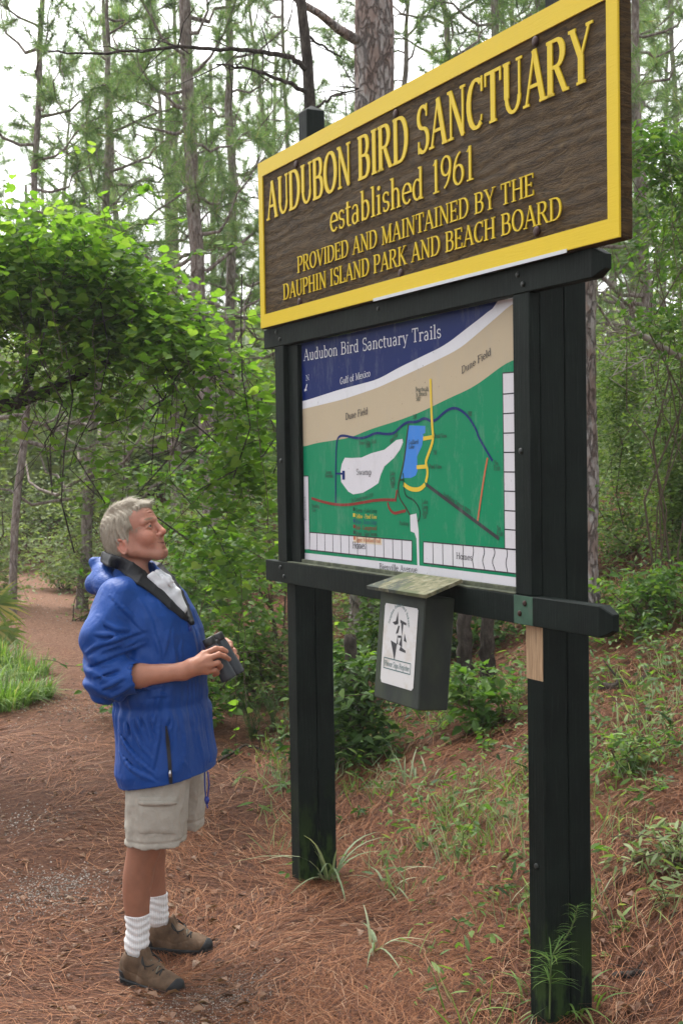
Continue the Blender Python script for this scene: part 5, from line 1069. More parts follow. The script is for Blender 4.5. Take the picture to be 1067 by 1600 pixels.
def bark_mat(name, a, b, c_, scale=(1, 1, .38), str_=.7):
    t = NT(name); co = t.coord('Object', scale); pn = t.noise(26, 6, .72, co); pl_ = t.noise(11, 4, .65, co, 1.0)
    col = t.ramp(pn, [(.32, tuple(.45*x for x in a)), (.46, a), (.6, b), (.78, c_)]); col = t.mix(t.ramp(pl_, [(.38, (.8, .8, .8)), (.5, (0, 0, 0))]), col, tuple(.5*x for x in a))
    t.p(Base_Color=col, Roughness=.9); t.b.inputs['Specular IOR Level'].default_value = .12; t.bump(t.math('ADD', pn, pl_), str_, .03); return t.m
M_BARK = bark_mat('pine_bark', (.19, .15, .13), (.31, .275, .25), (.40, .37, .345)); M_BARKD = bark_mat('dark_bark', (.045, .036, .030), (.085, .07, .06), (.12, .11, .10))
M_TWIG = plain('grey_brown_twig', (.085, .065, .045), .9, .1, 0, (60, .5, .01)); M_TWIGG = plain('green_stem', (.07, .10, .03), .7, .2); M_TWIGL = plain('pale_dead_twig', (.26, .235, .20), .9, .1, 0, (60, .5, .01))
def rdir(n, r, up=.35):
    d = r.normal(size=(n, 3)); d[:, 2] = d[:, 2]*.5+up*.5; return d/np.linalg.norm(d, axis=1)[:, None]
def leaves(mb, tpl, Pn, size, r, droop=.25, rollv=.5, mat=0, flat=.55):
    n = len(Pn); a = r.uniform(0, 2*math.pi, n); d = np.stack([np.cos(a), np.sin(a), r.normal(-droop, .35, n)], -1); sz = r.uniform(size[0], size[1], n)
    up = r.normal(0, flat, (n, 3)); up[:, 2] = 1; d /= np.linalg.norm(d, axis=1)[:, None]; x = np.cross(d, up); x /= np.linalg.norm(x, axis=1)[:, None]+1e-9; z = np.cross(x, d)
    mb.inst(tpl[0], tpl[1], Pn, np.stack([x, d, z], -1), sz, mat)
def curve3(a, b, r, sag=.15, n=6, wob=.04):
    a, b = np.asarray(a, float), np.asarray(b, float); L = np.linalg.norm(b-a); t_ = np.linspace(0, 1, n)[:, None]; m_ = a*(1-t_)+b*t_; m_[:, 2] += sag*L*np.sin(t_[:, 0]*math.pi)*.6
    m_[1:-1] += r.normal(0, wob*L, (n-2, 3)); return m_
def bush(name, label, cat, base, blobs, tpl, size, lm, group=None, seed=1, stems=14, sr=.010, sm=None, per=14, spread=.10, droop=.25, shell=.45, flat=.55, gap=None, strands=0):
    """a shrub: stems from the base to leaf clumps spread through the crown's volume"""
    r = np.random.default_rng(seed); base = np.asarray(base, float); root = empty(name, base, label, cat, group); L = MB(); Sx = MB(); allc = []
    for (cx_, cy_, cz_, rx, ry, rz, n) in blobs:
        k = max(3, n//per); d = r.normal(size=(k, 3)); d /= np.linalg.norm(d, axis=1)[:, None]; c = np.array([cx_, cy_, cz_])+d*np.array([rx, ry, rz])*(r.uniform(0, 1, k)**shell)[:, None]
        if gap is not None: c = c[noise(c[:, 0]*2.1, c[:, 1]*2.1, c[:, 2]*2.6, seed+9) > gap]; k = len(c)
        c += .25*min(rx, rz)*np.stack([noise(c[:, 0]*3, c[:, 1]*3, c[:, 2]*3, seed+q) for q in range(3)], -1); allc.append(c)
        m_ = r.integers(max(3, per-6), per+7, k); idx = np.repeat(np.arange(k), m_); off = r.normal(0, spread, (len(idx), 3))*np.array([1, 1, .55]); leaves(L, tpl, c[idx]+off, size, r, droop, flat=flat)
    c = np.concatenate(allc)
    for i in range(stems):
        q = c[r.integers(len(c))]; b0 = base+np.array([r.normal(0, .05), r.normal(0, .05), -.05]); p_ = curve3(b0, q, r, r.uniform(-.1, .35), 7); rad = sr*r.uniform(.6, 1.3); Sx.tube(p_, np.linspace(rad, rad*.3, 7), 5, cap=False)
        for _ in range(2):
            j = r.integers(2, 6); q2 = c[np.argsort(((c-p_[j])**2).sum(1))[r.integers(1, min(6, len(c)))]] if len(c) > 1 else p_[j]; Sx.tube(curve3(p_[j], q2, r, .1, 5), np.linspace(rad*.45, rad*.15, 5), 4, cap=False)
    for i in range(strands):   # loose runners reaching out of the mass
        q = c[r.integers(len(c))]; a = r.uniform(0, 6.28); Ls = r.uniform(.25, .95); up_ = r.uniform(-1.2, .8); t_ = np.linspace(0, 1, 9)[:, None]; p_ = q+np.array([math.cos(a), math.sin(a)*.5, up_])*Ls*t_-np.array([0, 0, .35])*Ls*t_**2+np.cumsum(r.normal(0, .015, (9, 3)), 0); Sx.tube(p_, .0022, 4, cap=False)
        m_ = int(Ls*22); kk = r.integers(1, 9, m_); leaves(L, tpl, p_[kk]+r.normal(0, .02, (m_, 3)), (size[0]*.7, size[1]*.9), r, droop, flat=flat)
    L.build('foliage', lm, root); Sx.build('stems', sm or M_TWIG, root, True); return root
def W3(px, py, D): return world_pt(px, py, D)
def grd(p): return np.array([p[0], p[1], float(gz(p[0], p[1]))])

# ------------------------------------------------------------------ pines
def pine_meshes(seed, H=15., dia=.26, cs=3.2, nlimb=34, tufts=1.0, reach=1.0):
    """a pine at the origin: (trunk mesh builder, crown builder)"""
    r = np.random.default_rng(seed); tr = MB(); cr = MB(); zs_ = np.linspace(-.4, H, 26); wob = np.cumsum(r.normal(0, .02, (26, 2)), 0); ctr = np.stack([wob[:, 0], wob[:, 1], zs_], -1); ctr[:, :2] -= ctr[3, :2]
    rad = dia/2*np.interp(zs_/H, [0, .03, .3, .75, 1], [1.25, 1.05, .95, .6, .08]); tr.tube(ctr, rad, 14)
    Tp, Td = [], []
    for i in range(nlimb):
        z = cs+(H-cs)*((i+r.uniform(0, .8))/nlimb)**1.35; a = r.uniform(0, 2*math.pi); q = np.array([np.interp(z, zs_, ctr[:, k]) for k in range(3)]); f = (z-cs)/(H-cs)
        L = reach*r.uniform(1.1, 2.6)*(1-.55*f); el = r.uniform(-.1, .45)+.5*f; d = np.array([math.cos(a)*math.cos(el), math.sin(a)*math.cos(el), math.sin(el)])
        t_ = np.linspace(0, 1, 7)[:, None]; p_ = q+d*L*t_+np.array([0, 0, 1.])*L*.22*(t_**2)-np.array([0, 0, .10])*L*np.sin(t_*math.pi); p_[1:] += r.normal(0, .035*L, (6, 3)); lr = .012+.010*L*(1-f*.5)
        tr.tube(p_, np.linspace(lr, .006, 7), 6, cap=False)
        dead = f < .12 and r.random() < .5
        if dead: continue
        for j in range(r.integers(3, 7)):
            s_ = r.uniform(.35, 1); k = int(s_*5.99); b0 = p_[k]*(1-(s_*6-k))+p_[min(6, k+1)]*(s_*6-k); dd = d*.6+r.normal(0, .55, 3); dd[2] += .35; dd /= np.linalg.norm(dd); l2 = r.uniform(.25, .75)*reach; b1 = b0+dd*l2; tr.tube(np.array([b0, (b0+b1)/2+r.normal(0, .03, 3), b1]), [.008, .006, .004], 4, cap=False)
            for e in (b1, (b0+b1)/2): Tp.append(e); Td.append(dd+r.normal(0, .2, 3))
        Tp.append(p_[-1]); Td.append(d+np.array([0, 0, .5]))
    Tp = np.array(Tp); Td = np.array(Td); Td /= np.linalg.norm(Td, axis=1)[:, None]
    per = int(80*tufts); n = len(Tp)*per; idx = np.repeat(np.arange(len(Tp)), per); dirs = Td[idx]*r.uniform(-.1, 1.0, n)[:, None]+r.normal(0, .78, (n, 3)); dirs /= np.linalg.norm(dirs, axis=1)[:, None]; dirs[:, 2] -= .12
    pos = Tp[idx]-Td[idx]*r.uniform(0, .16, n)[:, None]; cr.inst(NEEDLE[0]*np.array([1.5, 1, 1]), NEEDLE[1], pos, frames(dirs, r.uniform(0, 6.28, n)), r.uniform(.14, .26, n))
    return tr, cr
VAR = []
for sd_, H, dia, cs, nl in ((101, 14, .24, 3.2, 46), (102, 12, .18, 2.4, 44), (103, 16, .26, 4.2, 48), (104, 9, .13, 1.4, 44), (105, 12, .11, 2.2, 38)):
    tr, cr = pine_meshes(sd_, H, dia, cs, nl); o1 = tr.build('trunk', M_BARK, None, True); o2 = cr.build('crown', M_PINE); VAR.append((o1.data, o2.data, dia)); bpy.data.objects.remove(o1); bpy.data.objects.remove(o2)
def pine(var, base, label, dia=None, top=None, rot=0., sc=1.0, group='pines standing in the wood'):
    """places a pine: base point, direction towards top, trunk thickness"""
    base = np.asarray(base, float); root = empty('pine_tree', base, label, 'pine tree', group); tm, cm, d0 = VAR[var]; up = np.array([0, 0, 1.]) if top is None else np.asarray(top, float)-base; up = up/np.linalg.norm(up)
    qr = Vector(up).to_track_quat('Z', 'Y'); root.rotation_mode = 'QUATERNION'; root.rotation_quaternion = qr @ Matrix.Rotation(rot, 3, 'Z').to_quaternion()
    for nm, me in (('trunk', tm), ('crown', cm)):
        o_ = bpy.data.objects.new(nm, me); C.objects.link(o_); o_.parent = root
    k = min(1.25, max(.72, (dia or d0)/d0)); root.scale = (k, k, sc)
    return root
def pine_px(var, x1, y1, x2, y2, wpx, D, label, rot, sc=1.0, **k):
    a, b = W3(x1, y1, D), W3(x2, y2, D); up = a-b; t_ = (float(gz(b[0], b[1]))-b[2])/up[2]; base = b+up*t_; base[2] = float(gz(base[0], base[1])); return pine(var, base, label, wpx/FPX*D, a, rot, sc, **k)
pine_px(0, 281, 0, 304, 390, 21, 15, 'pine leaning right whose grey trunk rises from the vine thicket', .4)
pine_px(1, 357, 0, 358, 370, 16, 19, 'straight slim pine between the leaning pine and the sign post', 1.7)
pine_px(3, 236, 90, 254, 370, 13, 22, 'thin leaning pine left of the leaning grey trunk', 2.9)
pine_px(3, 149, 130, 146, 300, 17, 17, 'bushy pine standing above the middle of the vine thicket', 4.0)
pine_px(4, 60, 100, 50, 300, 12, 16, 'feathery pine at the far left over the vine thicket', 5.2)
pine_px(3, 650, 0, 648, 110, 14, 21, 'grey pine just right of the large scaly pine', .9)
pine_px(3, 676, 0, 684, 95, 15, 17, 'dark stemmed pine behind the upper edge of the brown board', 2.2)
pine_px(3, 758, 0, 760, 60, 18, 16, 'pale grey pine over the word SANCTUARY', 3.3)
pine_px(3, 809, 0, 810, 30, 15, 20, 'slim pine just left of the right sign post top', 4.4)
pine_px(3, 1009, 0, 1011, 400, 18, 15, 'thick pine with forked stubs right of the brown board', 5.5)
pine_px(4, 991, 0, 992, 250, 10, 21, 'narrow pine hugging the right edge of the brown board', .2)
pine_px(3, 1050, 0, 1046, 300, 12, 24, 'far pine at the right edge of the wood', 1.1)
pine_px(4, 400, 100, 420, 250, 9, 26, 'faint thin pine left of the sign post top', 2.5)
pine_px(4, 440, 60, 446, 240, 8, 22, 'spindly young pine beside the dead dark stem', 3.6)
fl = ['tall pine far back in the wood beyond the path', 'tall pine far back in the wood behind the sign', 'tall pine far back in the wood on the right']
r_ = np.random.default_rng(77); k_ = 0
for (xa, xb, n) in ((-60, 430, 6), (430, 900, 6), (930, 1120, 3)):
    for i in range(n):
        D = r_.uniform(23, 46); x = xa+(xb-xa)*(i+r_.uniform(0, 1))/n; b = W3(x, 735, D); b = grd(b); lb = fl[0] if xa < 0 else fl[1] if xa < 900 else fl[2]
        pine(int(r_.choice([1, 3, 3, 4, 4])), b, lb, r_.uniform(.10, .16), b+np.array([r_.normal(0, .04), r_.normal(0, .04), 1]), r_.uniform(0, 6.28), r_.uniform(.9, 1.2), group=lb.replace('tall pine', 'tall pines')); k_ += 1

# big scaly pine behind the board, and the one behind the right post
def big_trunk(label, x1, y1, x2, y2, wpx, D, H, mat, seed, rings=260):
    a, b = W3(x1, y1, D), W3(x2, y2, D); up = a-b; t_ = (float(gz(b[0], b[1]))-.3-b[2])/up[2]; base = b+up*t_; base[2] = float(gz(base[0], base[1])); up /= np.linalg.norm(up)
    root = empty('pine_tree', base, label, 'pine tree'); zs_ = np.linspace(-.3, H, rings); n = 72; th = np.linspace(0, 2*math.pi, n, endpoint=False); R0 = wpx/FPX*D/2*np.interp(zs_, [0, .4, 4, H], [1.25, 1.06, 1, .72])
    TH, ZZ = np.meshgrid(th, zs_); X_, Y_ = np.cos(TH), np.sin(TH); sc = wpx/FPX*D/2
    # plates: elongated cells
    c1 = noise(X_*sc*26, Y_*sc*26, ZZ*7+1.2*noise(X_*4, Y_*4, ZZ*3, seed), seed+1); c2 = noise(X_*sc*60, Y_*sc*60, ZZ*20, seed+2); pl_ = np.clip(np.abs(c1)*5, 0, 1)
    rr = R0[:, None]*1.0+.016*(pl_-1)+.006*c2+.012*noise(X_*sc*8, Y_*sc*8, ZZ*2, seed+3)
    e1 = np.cross(up, [0, 1, 0]); e1 /= np.linalg.norm(e1); e2 = np.cross(up, e1); v = base+up*ZZ[..., None]+rr[..., None]*(X_[..., None]*e1+Y_[..., None]*e2)
    i = np.arange(rings-1)[:, None]*n; j = np.arange(n)[None]; j2 = (j+1) % n; q = np.stack([i+j, i+j2, i+n+j2, i+n+j], -1).reshape(-1, 4); g = MB(); g.add(v.reshape(-1, 3), [q])
    return root, g, base, up
t = NT('scaly_bark'); co = t.coord('Object', (1, 1, .40)); pn = t.noise(34, 6, .72, co); p3 = t.noise(7, 4, .6, co)
wp = t.n('TexNoise'); wp.inputs['Scale'].default_value = 8; wp.inputs['Detail'].default_value = 4; t.t.links.new(co, wp.inputs[0]); vo = t.n('TexVoronoi', feature='DISTANCE_TO_EDGE'); vo.inputs['Scale'].default_value = 17; t.t.links.new(t.mix(.13, co, wp.outputs['Color']), vo.inputs['Vector'])
ck = t.math('ADD', t.ramp(vo.outputs['Distance'], [(0, (0, 0, 0)), (.20, (1, 1, 1))]), t.math('MULTIPLY', t.math('SUBTRACT', pn, .5), 1.6)); ck = t.ramp(ck, [(.12, (0, 0, 0)), (.55, (1, 1, 1))])
col = t.ramp(pn, [(.30, (.15, .115, .10)), (.45, (.30, .265, .245)), (.62, (.42, .395, .38)), (.8, (.5, .48, .465))]); col = t.mix(t.ramp(p3, [(.42, (.8, .8, .8)), (.55, (0, 0, 0))]), col, (.24, .165, .135)); col = t.mix(t.math('ADD', t.math('MULTIPLY', ck, .6), .4), (.06, .042, .036), col)
t.p(Base_Color=col, Roughness=.9); t.b.inputs['Specular IOR Level'].default_value = .15; t.bump(t.math('ADD', ck, t.math('MULTIPLY', pn, .5)), .9, .025); M_SCALY = t.m
root, g, base, up = big_trunk('large pine with pale scaly bark rising behind the brown board', 586, 0, 585, 170, 64, 10.6, 9.0, M_SCALY, 201)
g.tube(np.array([W3(556, 62, 10.5), W3(528, 45, 10.3), W3(500, 22, 10.0), W3(466, 2, 9.6), W3(440, -40, 9.2)]), [.045, .036, .03, .026, .02], 8); g.build('trunk', M_SCALY, root, True)
tr, cr = pine_meshes(205, 7, .2, 0.5, 26)
g = MB(); tp = base+up*8.6
def merge(dst, src, off):
    for v in src.v: pass
    vv = np.concatenate(src.v)+off; dst.add(vv, [np.concatenate(src.f[k]) for k in (3, 4) if src.f[k]])
g2 = MB(); merge(g2, cr, tp); g2.build('crown', M_PINE, root); g2 = MB(); merge(g2, tr, tp); g2.build('upper_limbs', M_BARK, root, True)
root, g, base, up = big_trunk('pine with dark flaking bark close behind the right sign post', 902, 380, 905, 900, 56, 9.2, 8.0, M_SCALY, 211); g.build('trunk', M_SCALY, root, True)
g2 = MB(); merge(g2, cr, base+up*7.6); g2.build('crown', M_PINE, root); g2 = MB(); merge(g2, tr, base+up*7.6); g2.build('upper_limbs', M_BARK, root, True)
# dead dark stem with long bare limbs
b = W3(484, 160, 9.4); base = np.array([b[0]+.06, b[1]+.1, 0]); base[2] = float(gz(base[0], base[1])); root = empty('dead_tree', base, 'dead dark pine stem with long bare limbs reaching left beside the sign post', 'dead tree')
rr = np.random.default_rng(12); g = MB(); g.tube(np.array([base-(0, 0, .2), base*.5+b*.5, b, W3(480, 90, 9.4), W3(470, 0, 9.4), W3(462, -120, 9.4)]), [.055, .05, .042, .040, .036, .02], 10)
def limb(pp, r0, D0, D1, tw=10):
    p_ = np.array([W3(x, y, D0+(D1-D0)*k/(len(pp)-1)) for k, (x, y) in enumerate(pp)]); q = np.linspace(0, len(pp)-1, len(pp)*4); c = np.stack([np.interp(q, range(len(pp)), p_[:, a]) for a in range(3)], -1); c += rr.normal(0, .006, c.shape); g.tube(c, np.linspace(r0, .006, len(c)), 6)
    for _ in range(tw):
        k = rr.integers(len(c)//4, len(c)); d = rr.normal(0, 1, 3); d[2] = d[2]*.6; d /= np.linalg.norm(d); L = rr.uniform(.12, .45); g.tube(np.array([c[k], c[k]+d*L*.5+rr.normal(0, .03, 3), c[k]+d*L]), [.006, .004, .002], 4, cap=False)
limb([(482, 112), (460, 92), (425, 82), (370, 77), (300, 74), (220, 78), (140, 85), (75, 78)], .022, 9.4, 8.6, 16); limb([(484, 148), (455, 132), (420, 118), (380, 106), (340, 100)], .018, 9.4, 9.0); limb([(486, 175), (520, 150), (560, 140)], .012, 9.4, 9.6, 4); limb([(476, 50), (500, 70), (530, 85)], .012, 9.4, 9.8, 4)
g.build('trunk', M_BARKD, root, True)

# ------------------------------------------------------------------ the vine thicket arching over the path
bs = grd((-3.9, 8.9))
vt = bush('vine_thicket', 'big arching thicket of bright grape vine leaves beside the path', 'thicket', bs,
     [(-2.55, 8.4, 3.00, .95, .8, .62, 6600), (-1.75, 8.2, 2.95, .62, .7, .50, 4800), (-1.28, 8.1, 2.62, .50, .6, .52, 4200), (-.92, 8.0, 2.22, .40, .45, .55, 2600), (-.72, 7.9, 1.75, .30, .35, .55, 1500), (-3.7, 8.7, 2.9, .9, .9, .8, 2600), (-1.30, 8.0, 1.95, .42, .3, .35, 460), (-.62, 7.8, 1.25, .24, .25, .35, 260), (-2.2, 8.2, 2.38, .6, .5, .16, 500), (-.52, 7.7, 2.0, .16, .2, .6, 260)],
     GRAPE, (.028, .078), M_VINE, seed=21, stems=0, sr=.012, per=13, spread=.11, droop=.12, gap=-.04, strands=260, shell=.5, flat=.5)
g = MB(); rr = np.random.default_rng(22)
for pp, r0, r1, D in (([(-80, 655), (-20, 640), (30, 628), (70, 612), (120, 590), (180, 560)], .060, .02, 8.3), ([(-60, 560), (0, 500), (60, 450), (130, 420)], .03, .01, 8.5), ([(30, 628), (55, 570), (85, 510), (120, 470)], .025, .01, 8.3)):
    g.tube(np.array([W3(x, y, D) for x, y in pp]), np.linspace(r0, r1, len(pp)), 8)
for i in range(34):   # hanging bare vines
    x = rr.uniform(20, 430); y0 = rr.uniform(420, 620); L = rr.uniform(120, 330); D = rr.uniform(7.6, 8.5); pts = [W3(x+rr.normal(0, 14)*k, y0+L*k/4, D+rr.normal(0, .05)) for k in range(5)]; g.tube(np.array(pts), rr.uniform(.002, .006), 4, cap=False)
g.build('limb', M_BARKD, vt, True)
# leafy sapling behind the man
bs = gpt(441, 1078); D0 = bs[1]; sp = empty('sapling', bs, 'slender leafy sapling with an arching branch behind the man', 'sapling'); Sx = MB(); L = MB(); rr = np.random.default_rng(31)
for pp, r0 in (([(441, 1080), (436, 1020), (426, 955), (405, 922), (372, 893), (335, 874), (295, 872), (252, 884)], .016), ([(428, 960), (396, 880), (352, 812), (318, 775), (292, 758)], .008), ([(440, 1040), (446, 930), (448, 820), (436, 700), (404, 590), (368, 520)], .009), ([(426, 955), (400, 840), (384, 730), (372, 640)], .007), ([(405, 922), (370, 930), (330, 905), (300, 1500)], .005), ([(446, 1500), (420, 800), (350, 730), (280, 690), (220, 665)], .008), ([(448, 850), (440, 760), (455, 680), (440, 600)], .006), ([(396, 880), (330, 850), (270, 830), (230, 815)], .005), ([(350, 730), (300, 740), (240, 745), (180, 735)], .005)):
    p_ = np.array([W3(x, y, D0+.12*math.sin(k)) for k, (x, y) in enumerate(pp)]); q = np.linspace(0, len(pp)-1, len(pp)*4); c = np.stack([np.interp(q, range(len(pp)), p_[:, a]) for a in range(3)], -1); Sx.tube(c, np.linspace(r0, r0*.3, len(c)), 6)
    for _ in range(14):
        k = rr.integers(len(c)//5, len(c)); d = rr.normal(0, 1, 3); d[2] = abs(d[2])*.4; d /= np.linalg.norm(d); l2 = rr.uniform(.12, .38); e = c[k]+d*l2; Sx.tube(np.array([c[k], (c[k]+e)/2+rr.normal(0, .02, 3), e]), [r0*.35, r0*.25, .0012], 4, cap=False)
        m_ = rr.integers(7, 14); leaves(L, OVATE, c[k]+d*l2*rr.uniform(.3, 1.1, (m_, 1))+rr.normal(0, .03, (m_, 3)), (.055, .105), rr, .3)
L.build('foliage', M_SAP, sp); Sx.build('stems', M_TWIG, sp, True)

# ------------------------------------------------------------------ understorey shrubs
def shrub_px(label, px, py, D, wpx, hpx, n, tpl=SMALL, size=(.03, .06), lm=None, seed=1, group='shrubs of the understorey', name='shrub', **k):
    """a shrub whose foot shows at (px, py) at distance D (m), about wpx x hpx photo pixels large"""
    p = W3(px, py, D); b = grd(p); s_ = D/FPX; rx, rz = wpx*s_/2, hpx*s_/2; r = np.random.default_rng(seed)
    bl = [(b[0], b[1], b[2]+rz*1.0, rx*.8, rx*.7, rz, n//2)]+[(b[0]+r.normal(0, .5)*rx, b[1]+r.normal(0, .3)*rx, b[2]+rz*q, rx*r.uniform(.35, .6), rx*.4, rz*r.uniform(.25, .45), n//7) for q in (.3, .35, .6, 1.2, 1.7)]
    return bush(name, label, 'shrub', b, bl, tpl, size, lm or M_SHRUB, group, seed, spread=.045*D/8+.02, **k)
for i, (lb, px, py, D, w_, h_, n, tp, sz_2, lm) in enumerate((
    ('grey green shrub at the far bend of the path', 30, 872, 24, 150, 190, 1500, SMALL, (.07, .12), M_SHRUB),
    ('pale small leaved shrub left of the man\'s head beyond the path', 105, 880, 20, 150, 170, 1700, SMALL, (.06, .11), M_SHRUB),
    ('low bright shrub at the path edge behind the blue hood', 118, 915, 15.5, 90, 75, 900, SMALL, (.04, .08), M_YAUP),
    ('tall dull shrub filling the hollow under the vine arch', 190, 880, 17, 200, 330, 3200, SMALL, (.06, .11), M_SHRUB),
    ('dim leafy shrub behind the man\'s face', 290, 930, 12, 200, 330, 2600, OVATE, (.06, .11), M_YAUP),
    ('low green shrub at the foot of the sapling', 330, 985, 11, 130, 120, 1100, OVATE, (.04, .08), M_YAUP),
    ('green shrub just left of the left sign post', 400, 1010, 10, 130, 260, 2000, OVATE, (.05, .09), M_YAUP),
    ('loose leafy bush behind the man\'s shoulder and face', 300, 1030, 9.2, 210, 330, 2300, OVATE, (.05, .095), M_SAP),
    ('tall grey green shrub at the left edge of the wood', -30, 880, 17, 160, 420, 3000, SMALL, (.06, .11), M_SHRUB),
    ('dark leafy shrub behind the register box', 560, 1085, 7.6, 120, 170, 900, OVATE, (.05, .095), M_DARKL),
    ('broad leaved shrub between the register box and the left post', 530, 1040, 8.6, 100, 130, 900, OVATE, (.05, .09), M_SAP),
    ('leafy shrub under the lower beam right of the register box', 745, 1055, 7.4, 150, 110, 420, OVATE, (.05, .10), M_SAP),
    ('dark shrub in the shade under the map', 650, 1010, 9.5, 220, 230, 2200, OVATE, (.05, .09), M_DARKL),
    ('dense evergreen shrub right of the right sign post', 985, 905, 10.5, 170, 430, 9500, SMALL, (.03, .06), M_YAUP),
    ('tall fine leaved shrub at the right edge', 1075, 890, 9.5, 170, 620, 11000, SMALL, (.03, .06), M_YAUP),
    ('shrub with light green sprays over the pine straw bank', 1040, 925, 8.6, 110, 110, 800, SMALL, (.035, .07), M_SAP),
    ('airy bush of fresh leaves on the slope right of the lower beam end', 1005, 985, 8.2, 140, 110, 900, OVATE, (.035, .075), M_SAP),
    ('tall thin leaved bush behind the gap between the sign posts', 610, 990, 10.2, 260, 200, 2200, OVATE, (.05, .09), M_YAUP),
    ('low green clump beside the fallen dark log', 985, 1150, 5.9, 130, 70, 300, LANCE, (.04, .09), M_GRASS),
    ('grey green seedling bush at the right edge of the bank', 1050, 1260, 4.9, 120, 80, 220, LANCE, (.04, .08), M_SHRUB),
    )): shrub_px(lb, px, py, D, w_, h_, n, tp, sz_2, lm, 300+i, stems=5 if i in (13, 14) else 9, sr=.007 if D < 12 else .013, sm=None, strands=12, gap=-.35)
# vine draped right of the board
bush('vine_thicket', 'tangle of yellow green vine leaves hanging right of the brown board', 'thicket', grd(W3(1040, 900, 8.8)), [(*W3(1045, 265, 8.6), .40, .4, .34, 1500), (*W3(1010, 215, 8.6), .18, .25, .18, 240), (*W3(1030, 390, 8.8), .42, .4, .40, 1200), (*W3(985, 460, 9.0), .22, .3, .30, 420), (*W3(1060, 500, 8.7), .3, .4, .3, 600)], OVATE, (.04, .08), M_SAP, seed=41, stems=6, sr=.008, sm=M_TWIG, per=11, spread=.09, droop=.4, gap=-.2, strands=50)

# pale dead limb lying in the right-hand shrubs
dl = empty('dead_limb', W3(1075, 566, 9.3), 'pale bare dead limb caught in the shrubs right of the sign', 'limb'); g = MB(); rr = np.random.default_rng(43)
for pp, r0, D in (([(1120, 590), (1067, 562), (1030, 540), (1000, 522), (980, 505), (972, 480), (955, 462)], .030, 9.2), ([(1000, 522), (975, 528), (945, 540)], .010, 9.2), ([(980, 505), (960, 520), (935, 515)], .008, 9.2), ([(1030, 540), (1010, 560), (985, 572), (950, 590)], .008, 9.2), ([(955, 462), (940, 458), (925, 455)], .010, 9.2)):
    p_ = np.array([W3(x, y, D+.05*math.sin(k*2)) for k, (x, y) in enumerate(pp)]); q = np.linspace(0, len(pp)-1, len(pp)*4); c = np.stack([np.interp(q, range(len(pp)), p_[:, a]) for a in range(3)], -1)+rr.normal(0, .004, (len(q), 3)); g.tube(c, np.linspace(r0, r0*.35, len(c)), 8)
    for _ in range(8): k = rr.integers(2, len(c)); d = rr.normal(0, 1, 3); d /= np.linalg.norm(d); L_ = rr.uniform(.1, .35); g.tube(np.array([c[k], c[k]+d*L_*.5+rr.normal(0, .02, 3), c[k]+d*L_]), [.004, .003, .0015], 4, cap=False)
g.build('wood', M_TWIGL, dl, True)

# far wood: one mass behind everything
r = np.random.default_rng(51); g = MB()
n = 90000; D = r.uniform(26, 75, n); x = r.uniform(-90, 1150, n); ph = noise(x*.01, D*.10, 0, 91); top = 720-(170+120*ph+80*noise(x*.03, D*.2, 3, 92)); y = 745-(745-top)*r.uniform(0, 1, n)**.85
d = FWD[None]+RGT[None]*((x[:, None]-533.5)/FPX)+UPV[None]*((800-y[:, None])/FPX); Pp = np.array([0, 0, CAMH])+d*D[:, None]; zg = gz(Pp[:, 0], Pp[:, 1], False); Pp[:, 2] = np.maximum(Pp[:, 2], zg+.05)
leaves(g, SMALL, Pp, (.22, .55), r, .2)
for i in range(45):
    D1 = r.uniform(28, 72); b = grd(W3(r.uniform(-60, 1120), 740, D1)); hh = r.uniform(8, 16); g.tube(np.array([b-(0, 0, .3), b+(r.normal(0, .3), r.normal(0, .3), hh)]), [r.uniform(.08, .16), .05], 7, mat=1)
tag(g.build('far_wood', [M_SHRUB, M_BARK]), 'hazy mass of far off wood behind the pines', kind='stuff')

r = np.random.default_rng(61); g = MB(); n = 330000
D = 9.5*np.exp(r.uniform(0, 1, n)*1.75); x = r.uniform(-80, 1150, n); b = np.stack([(x-533.5)/FPX*D, D], -1); d = b[:, 0]-path_x(b[:, 1])
hm = .25+1.5*np.clip((D-9)/16, 0, 1); h = hm*np.clip(.45+1.0*noise(b[:, 0]*1.1, b[:, 1]*.9, 0, 62)+.5*noise(b[:, 0]*3, b[:, 1]*3, 0, 63), 0, 2)
ok = np.where(d < 0, d < -1.7-.5*noise(b[:, 1]*.7, 0, 0, 64), (d > 1.2+.4*noise(b[:, 1]*.7, 3, 0, 65)) & (b[:, 1] > 9.4+1.0*noise(b[:, 0]*1.2, 1, 0, 66))) & (h > .06) & (r.uniform(0, 1, n) < np.clip(h*1.3, .15, 1))
b, h, D = b[ok], h[ok], D[ok]; z = gz(b[:, 0], b[:, 1], False)+h*r.uniform(0, 1, len(h))**.8; Pp = np.stack([b[:, 0], b[:, 1], z], -1); m1 = noise(b[:, 0]*.8, b[:, 1]*.8, 5, 67) > 0
k = r.uniform(0, 1, len(Pp)) < .75; Pp, m1, D = Pp[k], m1[k], D[k]
for q, mt in ((m1, 0), (~m1, 1)):
    for lo, hi, sz in ((0, 16, (.035, .075)), (16, 26, (.06, .12)), (26, 99, (.10, .2))):
        w_ = q & (D >= lo) & (D < hi)
        if w_.any(): leaves(g, SMALL if mt == 0 else OVATE, Pp[w_], sz, r, .1, mat=mt)
tag(g.build('undergrowth', [M_SHRUB, M_YAUP]), 'low tangled undergrowth of small leaved plants covering the wood floor', kind='stuff')

